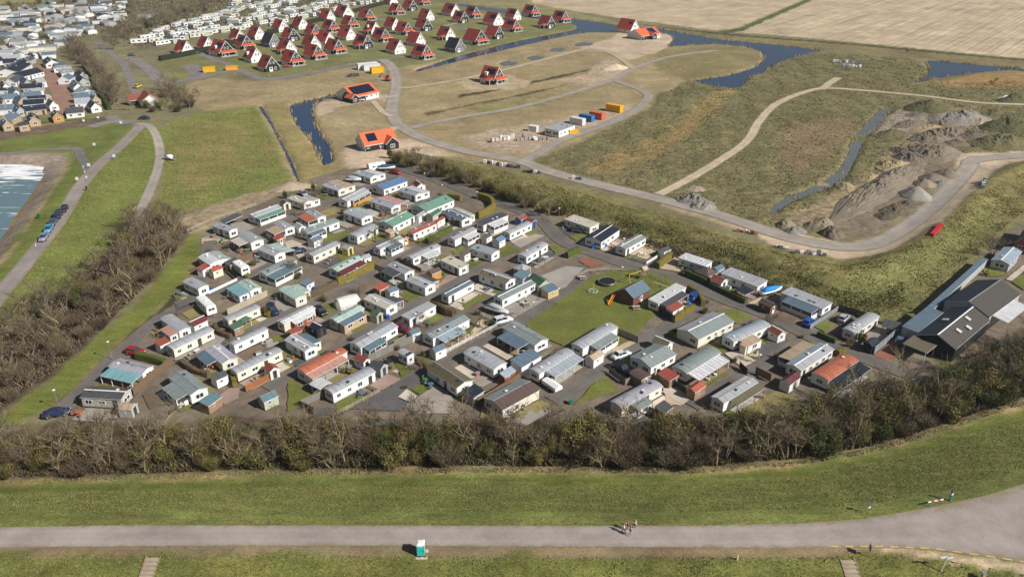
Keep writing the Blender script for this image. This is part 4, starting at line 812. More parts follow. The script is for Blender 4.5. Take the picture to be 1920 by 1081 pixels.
# ------------------------------------------------------------------ the cabins of the village on the left
VI = '''0 131 24 142 50 126|g|navy|white
24 141 28 148 72 137|g|navy|white
65 148 72 158 86 153|f|w|white
57 169 65 175 79 169|f|w|white
17 171 24 180 40 174|g|slate|white
27 187 36 194 51 189|g|slate|tan
70 180 76 185 97 183|f|w|orange
87 195 94 201 108 196|g|dg|white
95 216 100 222 118 217|g|dg|orange
24 205 32 212 47 207|g|slate|grey
0 230 6 238 24 233|g|slate|tan
50 220 55 229 75 225|g|navy|tan
32 232 36 238 54 234|f|dg|tan
110 132 117 140 138 134|f|lg|white
140 138 148 145 164 141|g|navy|grey
143 150 150 156 166 151|g|navy|grey
132 160 140 168 155 161|g|slate|white
140 172 152 179 178 173|g|g|white
168 184 174 189 188 186|g|slate|tan
164 197 172 204 188 199|g|navy|white
80 115 87 122 110 117|g|navy|white
100 119 105 125 124 122|f|slate|orange
14 152 22 158 40 150|g|dg|white
38 152 46 160 58 155|g|slate|grey
0 160 6 166 18 162|g|dg|white
0 190 5 196 12 193|g|tan|tan
0 104 8 111 24 107|f|w|white
26 98 33 104 45 101|g|lg|white
53 100 58 104 70 102|g|lg|white
72 97 76 101 88 98|f|w|white
0 88 6 94 14 90|f|w|white
20 83 30 88 48 84|f|w|white
40 80 52 85 68 81|f|w|white
46 62 56 66 68 62|g|dg|white
52 70 60 74 70 71|g|lg|cream
84 62 92 66 104 62|g|lg|white
88 55 98 60 116 55|g|slate|white
100 70 110 74 132 70|f|w|white
0 72 10 77 24 72|g|slate|white
26 70 34 75 44 71|f|lg|white
8 56 18 61 34 57|g|tan|cream
40 44 52 49 70 44|g|dg|white
14 40 26 45 50 39|g|lblue|white
60 34 70 38 84 34|g|sage|white
92 44 104 48 118 43|g|lg|cream
110 38 122 42 142 36|g|lg|grey
126 30 138 34 156 29|g|g|white
146 24 158 29 172 24|g|beige|white
168 12 178 16 196 11|g|blue|white
180 28 190 32 204 27|g|navy|white
202 18 210 21 222 17|g|slate|white
88 26 98 30 112 26|g|navy|grey
108 18 118 22 134 17|g|tan|cream
30 22 40 26 54 20|g|lg|cream
60 14 72 18 90 12|g|sage|white
140 8 150 12 164 8|g|g|cream
190 42 200 46 214 41|g|g|grey
160 56 168 60 178 55|g|lg|white
262 26 272 30 290 24|g|olive|grey'''
for ln in VI.strip().split('\n'):
    p = ln.split('|'); P = nums(p[0]); far = P[1] < 112
    wword = {'tan': 'tan timber', 'orange': 'orange clad'}.get(p[3], p[3])
    building(P, p[1], p[2], p[2], p[3], zE=2.3, name='cabin', label=f"{wword} holiday cabin with {words_c(p[2])} {'flat' if p[1] == 'f' else 'gabled'} roof in the village", cat='cabin', group='cabins in the village', rise=.8 if far else 1.9, plain=far, z0=.05)

# more cabins packed between those above: placed by ground distance, clear of each other
def to_px(x, y, z):
    d = y * math.cos(TH) + (H - z) * math.sin(TH); return 960 + F * x / d, 540.5 + F * ((H - z) * math.cos(TH) - y * math.sin(TH)) / d
def packed(px, n, L_, W_, cols, walls, rise, seed, sep):
    poly = [G(*p) for p in P2(px)]; rr = random.Random(seed); Q = np.array(poly); got = 0
    for _ in range(n * 40):
        if got >= n: break
        x, y = rr.uniform(Q[:, 0].min(), Q[:, 0].max()), rr.uniform(Q[:, 1].min(), Q[:, 1].max())
        if poly_sd(np.array([x]), np.array([y]), poly)[0] < 2 or any((x - a) ** 2 + (y - b2) ** 2 < (r_ + sep) ** 2 for a, b2, r_, *_ in FOOT): continue
        if rd[min(np.searchsorted(ys, y), ny - 1), min(np.searchsorted(xs, x), nx - 1)] < 3: continue
        an = R(rr.choice((12, 20, 28, 100)) + rr.uniform(-6, 6)); u = np.array((math.cos(an), math.sin(an))); v = np.array((-u[1], u[0])); c = np.array((x, y)); l, w_ = L_ * rr.uniform(.8, 1.3), W_ * rr.uniform(.85, 1.15)
        P = []
        for a, b2 in ((-.5, .5), (-.5, -.5), (.5, -.5)): P += list(to_px(*(c + u * l * a + v * w_ * b2), 2.3))
        k = rr.choice(cols); wl = rr.choice(walls); wword = {'tan': 'tan timber', 'orange': 'orange clad'}.get(wl, wl); got += 1
        building(P, rr.choice('ggf'), k, k, wl, zE=2.3, name='cabin', label=f"{wword} holiday cabin with {words_c(k)} roof in the village", cat='cabin', group='cabins in the village', rise=rise, plain=P[1] < 112, z0=.05)
packed('0 118 60 112 130 128 165 145 200 215 120 225 0 240', 22, 7, 5, ('navy', 'slate', 'slate', 'dg', 'navy', 'lg'), ('white', 'tan', 'grey', 'white'), 1.8, 3, 1.2)
packed('0 20 120 5 240 2 230 40 150 75 110 110 0 112', 62, 8, 6, ('slate', 'dg', 'navy', 'lg', 'lg', 'g', 'tan', 'sage', 'w', 'slate'), ('white', 'cream', 'grey', 'white'), 1.3, 4, 2.0)
# ------------------------------------------------------------------ red roofed holiday houses of the new estate
TILE = mat('roof_tile_red', (.37, .060, .042), .6, 'tile', .26, 3); TILE_LIT = mat('roof_tile_sunlit', (.50, .10, .045), .6, 'tile', .10, 3); TILEO = mat('roof_tile_orange', (.62, .135, .055), .6, 'tile', .10, 3); TILEK = mat('roof_tile_black', (.03, .034, .045), .5, 'tile', .12, 3)  # porch tile: the red tile with sunlight put into a brighter colour
SOLAR = mat('solar_panel', (.012, .016, .032), .15, 'glass', .15); BLKW = mat('wall_tarred_board', (.022, .021, .024), .8, 'wall', .1, 2); GRYW = mat('wall_grey_board', (.17, .17, .18), .8, 'wall', .1, 2)
def gable_body(mb, hw, y0, y1, e, rg, m):
    mb.prism([(-hw, 0), (hw, 0), (hw, e), (0, rg), (-hw, e)], y0, y1, m, axis='y'); return mb
def steep_roof(hw, y0, y1, e, rg, ov=.35, th=.18):
    sl = (rg - e) / hw; pr = [(-hw - ov, e - sl * ov), (0, rg), (hw + ov, e - sl * ov)]; mb = MB()
    for k in range(2):
        (xa, za), (xb, zb) = pr[k], pr[k + 1]; za += .1; zb += .1
        mb.face([(xa, y0, za), (xb, y0, zb), (xb, y1, zb), (xa, y1, za)][::1], 0)
        mb.face([(xa, y1, za - th), (xb, y1, zb - th), (xb, y0, zb - th), (xa, y0, za - th)], 1)
        mb.face([(xa, y0, za - th), (xb, y0, zb - th), (xb, y0, zb), (xa, y0, za)], 1); mb.face([(xa, y1, za), (xb, y1, zb), (xb, y1, zb - th), (xa, y1, za - th)], 1)
        x_, z_ = (xa, za) if k == 0 else (xb, zb)
        mb.face([(x_, y0, z_ - th), (x_, y0, z_), (x_, y1, z_), (x_, y1, z_ - th)], 1)
    return mb, sl
def barge(hw, y, e, rg, ov=.35):
    mb = MB(); sl = (rg - e) / hw
    for s in (-1, 1):
        a = (s * (hw + ov), e - sl * ov); b = (0, rg)
        mb.face([(a[0], y, a[1] + .14), (b[0], y, b[1] + .14), (b[0], y, b[1] - .22), (a[0], y, a[1] - .22)] if s > 0 else [(a[0], y, a[1] - .22), (b[0], y, b[1] - .22), (b[0], y, b[1] + .14), (a[0], y, a[1] + .14)])
        mb.face([(a[0], y + .06, a[1] - .22), (b[0], y + .06, b[1] - .22), (b[0], y + .06, b[1] + .14), (a[0], y + .06, a[1] + .14)])
        mb.face([(a[0], y, a[1] - .22), (a[0], y + .06, a[1] - .22), (b[0], y + .06, b[1] - .22), (b[0], y, b[1] - .22)])
    return mb
def red_house(kind, loc, rz, side=False, dormer=False, solar=1, size=1.0, label='', short=None, name='holiday_house', group='red roofed holiday houses'):
    hw, y0, y1, e, rg = 4.1 * size, -4.9 * size, 4.9 * size, 2.5, 7.9 * (.6 + .4 * size)
    front = {'W': wall_mat('white'), 'B': BLKW, 'N': BLKW, 'K': GRYW, 'O': wall_mat('white')}[kind]; roofm = {'K': TILEK, 'O': TILEO}.get(kind, TILE)
    t = thing(name, label, 'house', loc, rz, group, short)
    ob('wall', gable_body(MB(), hw, y0, y1, e, rg - .08, 0).data('wall', [front]), t)
    if kind in 'BN': ob('side_wall', MB().box(-hw - .03, hw + .03, y0 + 2.6, y1 - .1, 0, e - .1).data('side_wall', [wall_mat('white')]), t)
    mb, sl = steep_roof(hw, y0 - .3, y1 + .3, e, rg); rf = ob('roof', mb.data('roof', [roofm, TRIM]), t)
    ob('barge_board', barge(hw, y0 - .37, e, rg).data('barge_board', [TRIM]), t)
    an = math.atan2(rg - e, hw)
    if solar:
        pw, ph = ((2.6, 1.7) if solar == 1 else (5.6, 2.9)); m_ = MB().box(-.5, .5, -.5, .5, 0, .06).data('solar_panel', [SOLAR])
        s_ = ob('solar_panel', m_, rf, (-hw * (.36 if solar == 1 else .42), y0 + (2.4 if solar == 1 else 3.6), 0)); s_.location.z = rg + .17 - abs(s_.location.x) * sl; s_.rotation_euler = (0, -an, 0); s_.scale = (ph, pw, 1)
    ob('window', WIN, t, (0, y0, rg - 1.6), 0, (.55, 1, .7))
    for s in (-1, 1):
        if kind == 'W': ob('window', WIN, t, (s * .75, y0, 4.2), 0, (.75, 1, 1.7)); ob('window', WIN, t, (s * 1.9, y0, 1.2), 0, (.8, 1, 1.3))
        else: ob('window', WIN, t, (s * 1.0, y0, 4.5), 0, (1.15, 1, 1.25))
        ob('window', WIN, t, (s * (hw + (.03 if kind in 'BN' else 0)), y0 + 4.6, 1.4), R(90) * s, (1.1, 1, 1.0)); ob('window', WIN, t, (s * 1.2, y1, 4.4), R(180), (1.0, 1, 1.2))
    if kind in 'NKO':
        ob('door', DOOR, t, (-.9, y0, 1.15), 0, (1.9, 1, 2.3)); ob('window', WIN, t, (1.7, y0, 1.4), 0, (1.3, 1, 1.5))
    if kind == 'B':
        ob('porch_roof', slab(MB(), [(y0 - 2.3, 2.25), (y0 - .05, 3.35)], -hw + .3, hw + .35, .14, [0]).data('porch_roof', [TILE_LIT, TILE_LIT, TRIM]), t)
        for x in (-hw + .5, 0, hw + .1): ob('porch_post', POST, t, (x, y0 - 2.1, 0), 0, (1.6, 1.6, 2.2))
        ob('door', DOOR, t, (-1.2, y0, 1.1), 0, (1.6, 1, 2.2)); ob('terrace', MB().box(-hw, hw + .6, y0 - 2.9, y0 - .02, 0, .14).data('terrace', [CONC]), t)
    if side:
        mb = MB(); xo = -hw - 2.6
        mb.face([(xo, y0 + .3, 2.2), (-hw + .2, y0 + .3, 3.2), (-hw + .2, y0 + 3.8, 3.2), (xo, y0 + 3.8, 2.2)][::1], 0).face([(xo, y0 + 3.8, 2.05), (-hw, y0 + 3.8, 3.05), (-hw, y0 + .3, 3.05), (xo, y0 + .3, 2.05)], 1)
        mb.face([(xo, y0 + .3, 2.05), (-hw, y0 + .3, 3.05), (-hw, y0 + .3, 3.2), (xo, y0 + .3, 2.2)], 1).face([(xo, y0 + .3, 2.05), (xo, y0 + .3, 2.2), (xo, y0 + 3.8, 2.2), (xo, y0 + 3.8, 2.05)], 1)
        ob('carport_roof', mb.data('carport_roof', [TILE_LIT, TRIM]), t); ob('store', MB().box(-hw - 1.9, -hw - .04, y0 + 1.2, y0 + 3.7, 0, 2.0).data('store', [BLKW]), t)
        for yy in (y0 + .5, y0 + 3.6): ob('post', POST, t, (xo + .15, yy, 0), 0, (1.4, 1.4, 2.1))
    if dormer:
        xz = -hw * .62; zz = rg - abs(xz) * sl
        ob('dormer', MB().box(xz - .9, xz + .9, y0 + 4.9, y0 + 6.7, zz - .8, zz + .9).data('dormer', [TRIM]), rf)
    FOOT.append((loc[0], loc[1], 6 * size, rz, 8, 8)); return t
ESTATE = '''354 103 W s|394 95 W|430 106 B d2 big|468 93 B 2|453 80 W s|489 74 W|516 88 K 0|484 117 W d|512 134 N|546 101 W s|533 60 W|552 77 N|560 124 B|570 55 W|597 70 B|621 40 W|630 61 B 2|654 33 W 2 big|665 53 B|697 39 B|659 75 W|706 64 W s d|690 91 N s 2|620 84 W|640 101 B|592 92 W|602 112 B
727 79 B 2|751 101 W|744 56 W|769 66 B|739 9 W|752 28 B s|775 20 N|800 10 B|807 39 W|802 58 N|789 86 W 0|805 112 B 2|845 75 W s|863 98 K 0|906 84 B 0 big|936 73 N 0|896 34 B 2|871 43 N 2|935 48 W 2 big|972 60 B 2|970 38 W 2|1006 31 B 2|1033 53 N s 0|1063 43 B 2|855 30 W 2 big|941 158 B s d 2|1190 62 W 1 big'''
ang = R(45); KW = {'W': 'white gabled', 'B': 'black boarded', 'N': 'black boarded', 'K': 'grey boarded'}
for i, it in enumerate(ESTATE.replace('\n', '|').split('|')):
    t = it.split(); x, y = G(float(t[0]), float(t[1])); rr = random.Random(i); k = t[2]; a = ang + R(rr.uniform(-4, 4)); sz = 1.18 if 'big' in t else .95
    off = 4.9 * sz + (2.0 if k == 'B' else 0); cx, cy = x - math.sin(a) * off, y + math.cos(a) * off
    sol = 2 if ('2' in t or 'd2' in t) else (0 if '0' in t else 1)
    rw = 'black roof' if k == 'K' else 'red roof'
    lab = f"{'large ' if 'big' in t else ''}{KW[k]} holiday house, {rw}" + {0: '', 1: ' with small solar panel', 2: ' with wide solar panel'}[sol] + (' and orange porch' if k == 'B' else '') + (', orange side canopy' if 's' in t else '') + (', dormer' if 'd' in t or 'd2' in t else '')
    red_house(k, (cx, cy, .03), a, 's' in t, 'd' in t or 'd2' in t, sol, sz, lab)
def long_house(P, zE, rise, roofm, label, short, wall='white', panel=True, wing=None):
    c, u, L_, W_, _ = rect(P, zE); rz = math.atan2(u[1], u[0]); t = thing('holiday_house', label, 'house', (c[0], c[1], .03), rz, None, short); hl, hw = L_ / 2, W_ / 2
    ob('wall', MB().prism([(-hw, 0), (hw, 0), (hw, zE), (0, zE + rise - .1), (-hw, zE)], -hl, hl).data('wall', [wall_mat(wall)]), t)
    rf = ob('roof', slab(MB(), [(-hw - .5, zE - .5 * rise / hw + .1), (0, zE + rise + .1), (hw + .5, zE - .5 * rise / hw + .1)], -hl - .4, hl + .4, .2, [0, 0]).data('roof', [roofm, roofm, TRIM]), t)
    ob('boarding', MB().box(-hl + .1, -.4, -hw - .05, -hw + .2, 0, zE - .1).data('boarding', [BLKW]), t)
    put_windows(t, L_, W_ + .1, 1.4, 0, random.Random(5), 5); put_windows(t, L_, W_, 1.4, 1, random.Random(6), 2, False); put_windows(t, L_, W_, 1.4, 2, random.Random(6), 4)
    if panel:
        s_ = ob('solar_panel', MB().box(-.5, .5, -.5, .5, 0, .06).data('solar_panel', [SOLAR]), rf, (panel[0] * L_, -hw * .5, zE + rise * .5 + .16), 0, (panel[1] * L_, W_ * .42, 1)); s_.rotation_euler = (math.atan2(rise, hw), 0, 0)
    if wing:                                   # cross wing towards the camera
        x, ww, d = wing; y0 = -hw - d
        ob('wing_wall', MB().prism([(x - ww / 2, 0), (x + ww / 2, 0), (x + ww / 2, 2.4), (x, 2.4 + ww * .4), (x - ww / 2, 2.4)], y0, 0, axis='y').data('wing_wall', [BLKW]), t)
        mb, _ = steep_roof(ww / 2, y0 - .3, -hw * .3, 2.4, 2.4 + ww * .42, .3); v0 = [(a + x, b2, c2) for a, b2, c2 in mb.v]; mb.v = v0; ob('wing_roof', mb.data('wing_roof', [roofm, TRIM]), t); ob('window', WIN, t, (x, y0, 1.3), 0, (1.8, 1, 1.3))
    FOOT.append((c[0], c[1], L_ / 2 + 2, rz, L_, W_ + 4)); return t
long_house([640, 172, 655, 184, 701, 174], 2.6, 3.4, TILEO, 'orange roofed house with a roof-wide solar array beside the pond', 'orange house with roof-wide solar array', panel=(.0, .85), wing=(-7, 3.6, .6))
long_house([668, 262, 684, 272, 743, 262], 2.6, 3.4, TILEO, 'long bright orange roofed house nearest the park, with cross wing', 'long bright orange house', panel=(-.22, .3), wing=(3.6, 5, 2.4))
long_house([1184, 62, 1196, 69, 1231, 64], 2.6, 3.4, TILEO, 'bright orange roofed house on the sandy spit beside the canal', 'orange house on the sandy spit', panel=(.2, .35), wing=(.5, 4.5, 2.5))
# old farmhouse on the left
fh = long_house([258, 184, 266, 193, 298, 185], 2.8, 2.6, TILE, 'white farmhouse with red tiled roof among bare trees at the junction', 'white farmhouse among trees', panel=None, wing=(-4.5, 5, 4))
FRM = mat('roof_tile_old', (.24, .075, .05), .7, 'tile', .2, 3)
for c_ in fh.children:
    if 'roof' in c_.name:
        for q_ in range(len(c_.data.materials)):
            if c_.data.materials[q_] == TILE: c_.data.materials[q_] = FRM

# ------------------------------------------------------------------ far static caravans, several shared meshes
def far_van(L_, W_, rc, wc, awn):
    mb = MB(); hw, hl = W_ / 2, L_ / 2
    prof = [(-hw, .3), (hw, .3), (hw, 2.5), (hw * .5, 2.85), (-hw * .5, 2.85), (-hw, 2.5)]
    mb.prism(prof, -hl, hl, 0, [2, 0, 1, 1, 1, 0])
    for k in range(3): x = -hl + L_ * (k + .5) / 3; mb.box(x - .7, x + .7, -hw - .03, -hw + .02, 1.2, 2.0, 2)
    mb.box(hl - .02, hl + .03, -.8, .8, 1.2, 2.0, 2); mb.box(-hl - .03, -hl + .02, -.8, .8, 1.2, 2.0, 2); mb.box(-hl + .2, hl - .2, -hw + .2, hw - .2, 0, .35, 2)
    if awn: mb.box(-hl * .5, hl * .5, -hw - 2.4, -hw - .05, 0, 2.2, 3)
    return mb.data('static_caravan', [wall_mat(wc), roof_mat(rc), GLASS, wall_mat('greenish') if awn else TRIM])
VANS = [(far_van(9.5, 3.1, 'lg', 'white', 0), 'white static caravan with light grey roof'), (far_van(8.5, 3.0, 'w', 'cream', 1), 'cream static caravan with white roof and awning'), (far_van(10, 3.4, 'w', 'white', 0), 'all white static caravan'), (far_van(9, 3.2, 'mint', 'white', 0), 'white static caravan with pale mint roof'), (far_van(8, 3.0, 'slate', 'white', 1), 'white static caravan with slate blue roof and awning'), (far_van(9, 3, 'beige', 'cream', 0), 'cream static caravan with beige roof')]
ROWS = '262 82 330 72|272 74 352 58|290 62 372 44|300 70 400 62|330 50 420 30|350 62 448 48|372 38 470 14|392 50 520 30|410 26 520 2|420 60 470 52|460 36 560 18|520 40 600 22|540 24 640 4|590 12 690 -6|560 34 620 26|430 10 480 -4|640 14 720 0|478 22 560 4|300 84 345 78|500 52 545 42|285 68 340 58|310 78 372 70|360 52 410 44|380 66 430 56|440 44 500 34|400 40 450 32|470 50 520 42|500 14 560 2|570 22 640 10|620 20 680 8|440 22 500 10|520 30 570 22'
k = 0
for row in ROWS.split('|'):
    a, b2, c2, d = nums(row); A = Vector(G(a, b2)); B = Vector(G(c2, d)); n_ = int((B - A).length / 10.6); dirv = (B - A).normalized(); base = math.atan2(dirv.y, dirv.x)
    for i in range(n_ + 1):
        rr = random.Random(k * 31); k += 1
        p = A + dirv * (i * 10.6 + rr.uniform(-1.5, 1.5)); q = p + Vector((-dirv.y, dirv.x)) * rr.uniform(-4, 4)
        if rr.random() < .06: continue
        me_, lab = rr.choice(VANS); o = ob('static_caravan', me_, None, (q.x, q.y, .05), base + R(rr.choice((0, 0, 90, 75, -25, 20)) + rr.uniform(-12, 12))); tag(o, lab + ' on the far site', 'caravan', 'caravans on the far site')
        FOOT.append((q.x, q.y, 5, 0, 9, 4))

# ------------------------------------------------------------------ building-site things
def paint(key, rgb, rough=.5): return mat('paint_' + key, rgb, rough, 'plain', .1, 2.5)
def container(px, py, rz, rgb, key, L_=6.06, W_=2.44, Hh=2.6, name='shipping_container', label='', short=None, cat='container', white_roof=False):
    p = GT(px, py); t = thing(name, label, cat, (p.x, p.y, p.z + .1), rz, 'containers and cabins on the building site', short); pm = paint(key, rgb); mb = MB()
    n = int(L_ / .45); hl, hw = L_ / 2, W_ / 2
    for sgn in (-1, 1):                                         # corrugated long sides
        mb = MB()
        for i in range(n):
            x0 = -hl + .08 + (L_ - .16) * i / n; x1 = -hl + .08 + (L_ - .16) * (i + 1) / n; d = .04 if i % 2 else 0
            mb.box(x0, x1, sgn * (hw - .08) - (.03 if sgn > 0 else d), sgn * (hw - .08) + (d if sgn > 0 else .03), .15, Hh - .12)
        ob('side_panel', mb.data('side_panel', [pm]), t)
    fr = MB()
    for sx in (-1, 1):
        for sy in (-1, 1): fr.box(sx * hl - .09, sx * hl + .09, sy * hw - .09, sy * hw + .09, 0, Hh)
    for z in (0, Hh - .14):
        for sy in (-1, 1): fr.box(-hl, hl, sy * hw - .07, sy * hw + .07, z, z + .14)
        for sx in (-1, 1): fr.box(sx * hl - .07, sx * hl + .07, -hw, hw, z, z + .14)
    ob('frame', fr.data('frame', [pm]), t); ob('roof', MB().box(-hl + .06, hl - .06, -hw + .06, hw - .06, Hh - .05, Hh + .03).data('roof', [pm if not white_roof else TRIM]), t)
    ob('floor', MB().box(-hl + .1, hl - .1, -hw + .1, hw - .1, .1, .2).data('floor', [WOOD]), t)
    for s in (-1, 1):
        d = ob('door', MB().box(-.02, .04, -hw * .47, hw * .47, .16, Hh - .16).data('door', [pm]), t, (hl, s * hw * .5, 0)); ob('lock_rod', MB().tube((.07, 0, .2), (.07, 0, Hh - .2), .03, .03, 5).data('lock_rod', [GALV]), d)
    ob('end_panel', MB().box(-hl, -hl + .05, -hw + .06, hw - .06, .1, Hh - .1).data('end_panel', [pm]), t)
    FOOT.append((p.x, p.y, 4, rz, 6, 3)); return t
cr_ = R(-38)
container(1152, 209, cr_, (.72, .40, .02), 'yellow', 7, 2.8, 2.9, label='yellow shipping container at the end of the site row', short='yellow end container')
container(1119, 222, cr_, (.62, .13, .06), 'rust red', label='orange red shipping container between the blue and the yellow', short='orange red container')
container(1100, 227, cr_, (.04, .17, .42), 'blue', label='blue shipping container beside the orange red one', short='blue container')
container(1083, 233, cr_, (.66, .66, .66), 'white', label='white shipping container beside the blue one', short='white site container')
container(1000, 246, cr_ + .2, (.7, .7, .7), 'white2', 3.5, 2.2, 2.2, label='small white box store among building materials', short='small white box store')
building([1024, 240, 1046, 247, 1076, 236], 'f', 'lg', 'lg', 'white', zE=2.7, name='site_office', label='grey flat roofed site office among the building materials', cat='cabin', short='grey site office')
container(689, 129, R(28), (.66, .67, .66), 'offwhite', 11, 3, 3, label='long white storage container by the estate road', short='long white storage container', white_roof=True)
container(697, 131, R(28), (.66, .67, .66), 'offwhite', 9, 2.8, 2.8, label='white storage container between the long white and the yellow one', short='middle white storage container')
container(707, 137, R(28), (.75, .47, .03), 'yellow', 6.5, 3, 3, label='yellow container beside the two white storage containers', short='yellow container by white ones')
container(393, 135, R(20), (.75, .50, .01), 'yellow', 6, 2.8, 2.6, label='bright yellow container at the parking bays', short='bright yellow parking container')
container(435, 131, R(20), (.78, .36, .02), 'amber', 6, 2.5, 1.8, label='amber yellow skip container on the estate road', short='amber skip')
container(1075, 250, R(20), (.74, .40, .02), 'yellow', 4, 2, 1.2, name='skip', label='low yellow skip beside the site office', short='low yellow skip', cat='skip')
container(1755, 433, R(50), (.55, .02, .03), 'red', 9, .9, .6, name='steel_beam_bundle', label='long bright red steel trough lying by the grass bank', short='long red trough', cat='beam')
def heap(name, px, py, rx, ry, h, key, rgb, label, rot=0.0, seed=1, rgh=.25, cat='heap'):
    rgh = rgh * .75
    p = GT(px, py); n, rings = 56, 18; V = [(0, 0, 0)]; V = []; Fc = []; o3 = Vector((seed * 7.3, seed * 3.1, 0))
    for r_ in range(rings + 1):
        t = r_ / rings
        for k in range(n):
            a = 2 * math.pi * k / n; x, y = rx * t * math.cos(a), ry * t * math.sin(a)
            nn = .7 * noise.fractal(Vector((x * .3, y * .3, 0)) + o3, .8, 2.1, 5) + .5 * noise.noise(Vector((x * 1.1, y * 1.1, 3)) + o3); edge = 1 + .22 * noise.noise(Vector((math.cos(a) * 1.6, math.sin(a) * 1.6, seed)))
            z = h * max(0, 1 - t ** 1.15) * (1 + rgh * nn) + rgh * .7 * nn * (1 - t) * math.sqrt(h)
            V.append((x * edge, y * edge, max(z, -.2) if r_ < rings else -.35))
    for r_ in range(rings):
        for k in range(n): a = r_ * n + k; b2 = r_ * n + (k + 1) % n; Fc.append((a, a + n, b2 + n, b2))
    me = bpy.data.meshes.new(name); me.from_pydata(V, [], Fc); me.materials.append(mat('earth_' + key, rgb, .95, 'ground', .35, 2.2)); me.polygons.foreach_set('use_smooth', [rgh < .3] * len(Fc)); me.update()
    o = ob(name, me, None, (p.x, p.y, p.z), rot); return tag(o, label, cat, 'heaps on the building site')
SOIL = (.19, .155, .115); GREYS = (.25, .225, .195); SANDC = (.48, .38, .27); DSOIL = (.115, .095, .065)
heap('soil_heap', 1655, 352, 40, 6.0, 2.9, 'soil', SOIL, 'very long ridge of brown spoil beside the muddy basin', R(47), 1, .55)
heap('soil_heap', 1756, 290, 14, 7, 3.4, 'soil', SOIL, 'grassy brown spoil ridge at the far end of the basin', R(40), 2, .5)
heap('sand_heap', 1716, 367, 5.2, 5.2, 3.2, 'grey_sand', GREYS, 'pointed pale grey sand heap beside the haul road', 0, 3, .1)
heap('sand_heap', 1748, 336, 5.0, 4.2, 2.4, 'soil', SOIL, 'round brown heap behind the pale sand heap', 0, 4, .2)
heap('sand_heap', 1733, 346, 4, 3.6, 2.0, 'soil2', (.26, .21, .15), 'small brown heap next to the pale sand heap', 0, 5, .2)
heap('sand_heap', 1775, 328, 4.6, 4.2, 2.4, 'soil', SOIL, 'brown heap next to the wide turn of the haul road', 0, 6, .25)
heap('rubble_heap', 1685, 395, 6, 4.6, 2.2, 'dark', DSOIL, 'dark lumpy rubble heap in front of the pale sand heap', .4, 7, .6)
heap('rubble_heap', 1475, 425, 3.6, 3.2, 2.4, 'soil2', (.26, .21, .15), 'brown clod heap left of the basin end', 0, 8, .5)
heap('rubble_heap', 1490, 434, 3.2, 2.6, 1.8, 'grey_sand', GREYS, 'grey rubble heap touching the road by the basin end', 0, 9, .5)
heap('rubble_heap', 1560, 440, 3.6, 3.8, 2.8, 'dark2', (.15, .12, .09), 'dark brown clod heap between road and long spoil ridge', 0, 10, .6)
heap('rubble_heap', 1300, 378, 6.5, 3.6, 2.6, 'grey_sand', GREYS, 'grey broken concrete heap beside the track junction', -.5, 11, .7)
heap('rubble_heap', 1318, 388, 4.2, 3.2, 2.2, 'grey_sand', GREYS, 'smaller grey concrete heap nearest the road junction', 0, 12, .7)
heap('rubble_heap', 1302, 355, 4.2, 2.6, 1.6, 'soil2', (.26, .21, .15), 'low brown rubble heap behind the grey concrete heaps', 0, 13, .5)
heap('sand_heap', 1152, 128, 9, 5.5, 2.4, 'sand', SANDC, 'large pale sand heap beside the ring track', .5, 14, .25)
heap('soil_heap', 1735, 205, 10, 7.5, 4.2, 'scrubby', (.10, .095, .04), 'dark overgrown mound beyond the basin', 0, 15, .4)
heap('soil_heap', 1800, 225, 15, 9, 3.6, 'grey_sand', GREYS, 'broad pale rubble mound beyond the basin', .3, 16, .5)
heap('soil_heap', 1885, 240, 11, 8, 4.0, 'scrubby', (.10, .095, .04), 'dark overgrown mound near the right edge', 0, 17, .4)
heap('soil_heap', 1875, 272, 13, 8, 4.4, 'scrubby2', (.13, .115, .055), 'dark overgrown mound in front of the right edge mound', 0, 18, .4)
heap('soil_heap', 1745, 262, 9, 6, 3.6, 'soil', SOIL, 'brown lumpy mound at the head of the basin', 0, 19, .5)
heap('soil_heap', 1900, 190, 8, 5, 3.4, 'scrubby', (.10, .095, .04), 'dark mound beside a white tarpaulin at the right edge', 0, 20, .4)
heap('sand_heap', 1885, 185, 6, 2.4, 1.6, 'tarp', (.62, .62, .62), 'white tarpaulin covered stack by the far right track', .5, 21, .2)
heap('sand_heap', 545, 352, 8, 3.4, 1.8, 'pink_earth', (.30, .235, .165), 'pinkish earth heap outside the upper left park corner', .35, 22, .2)
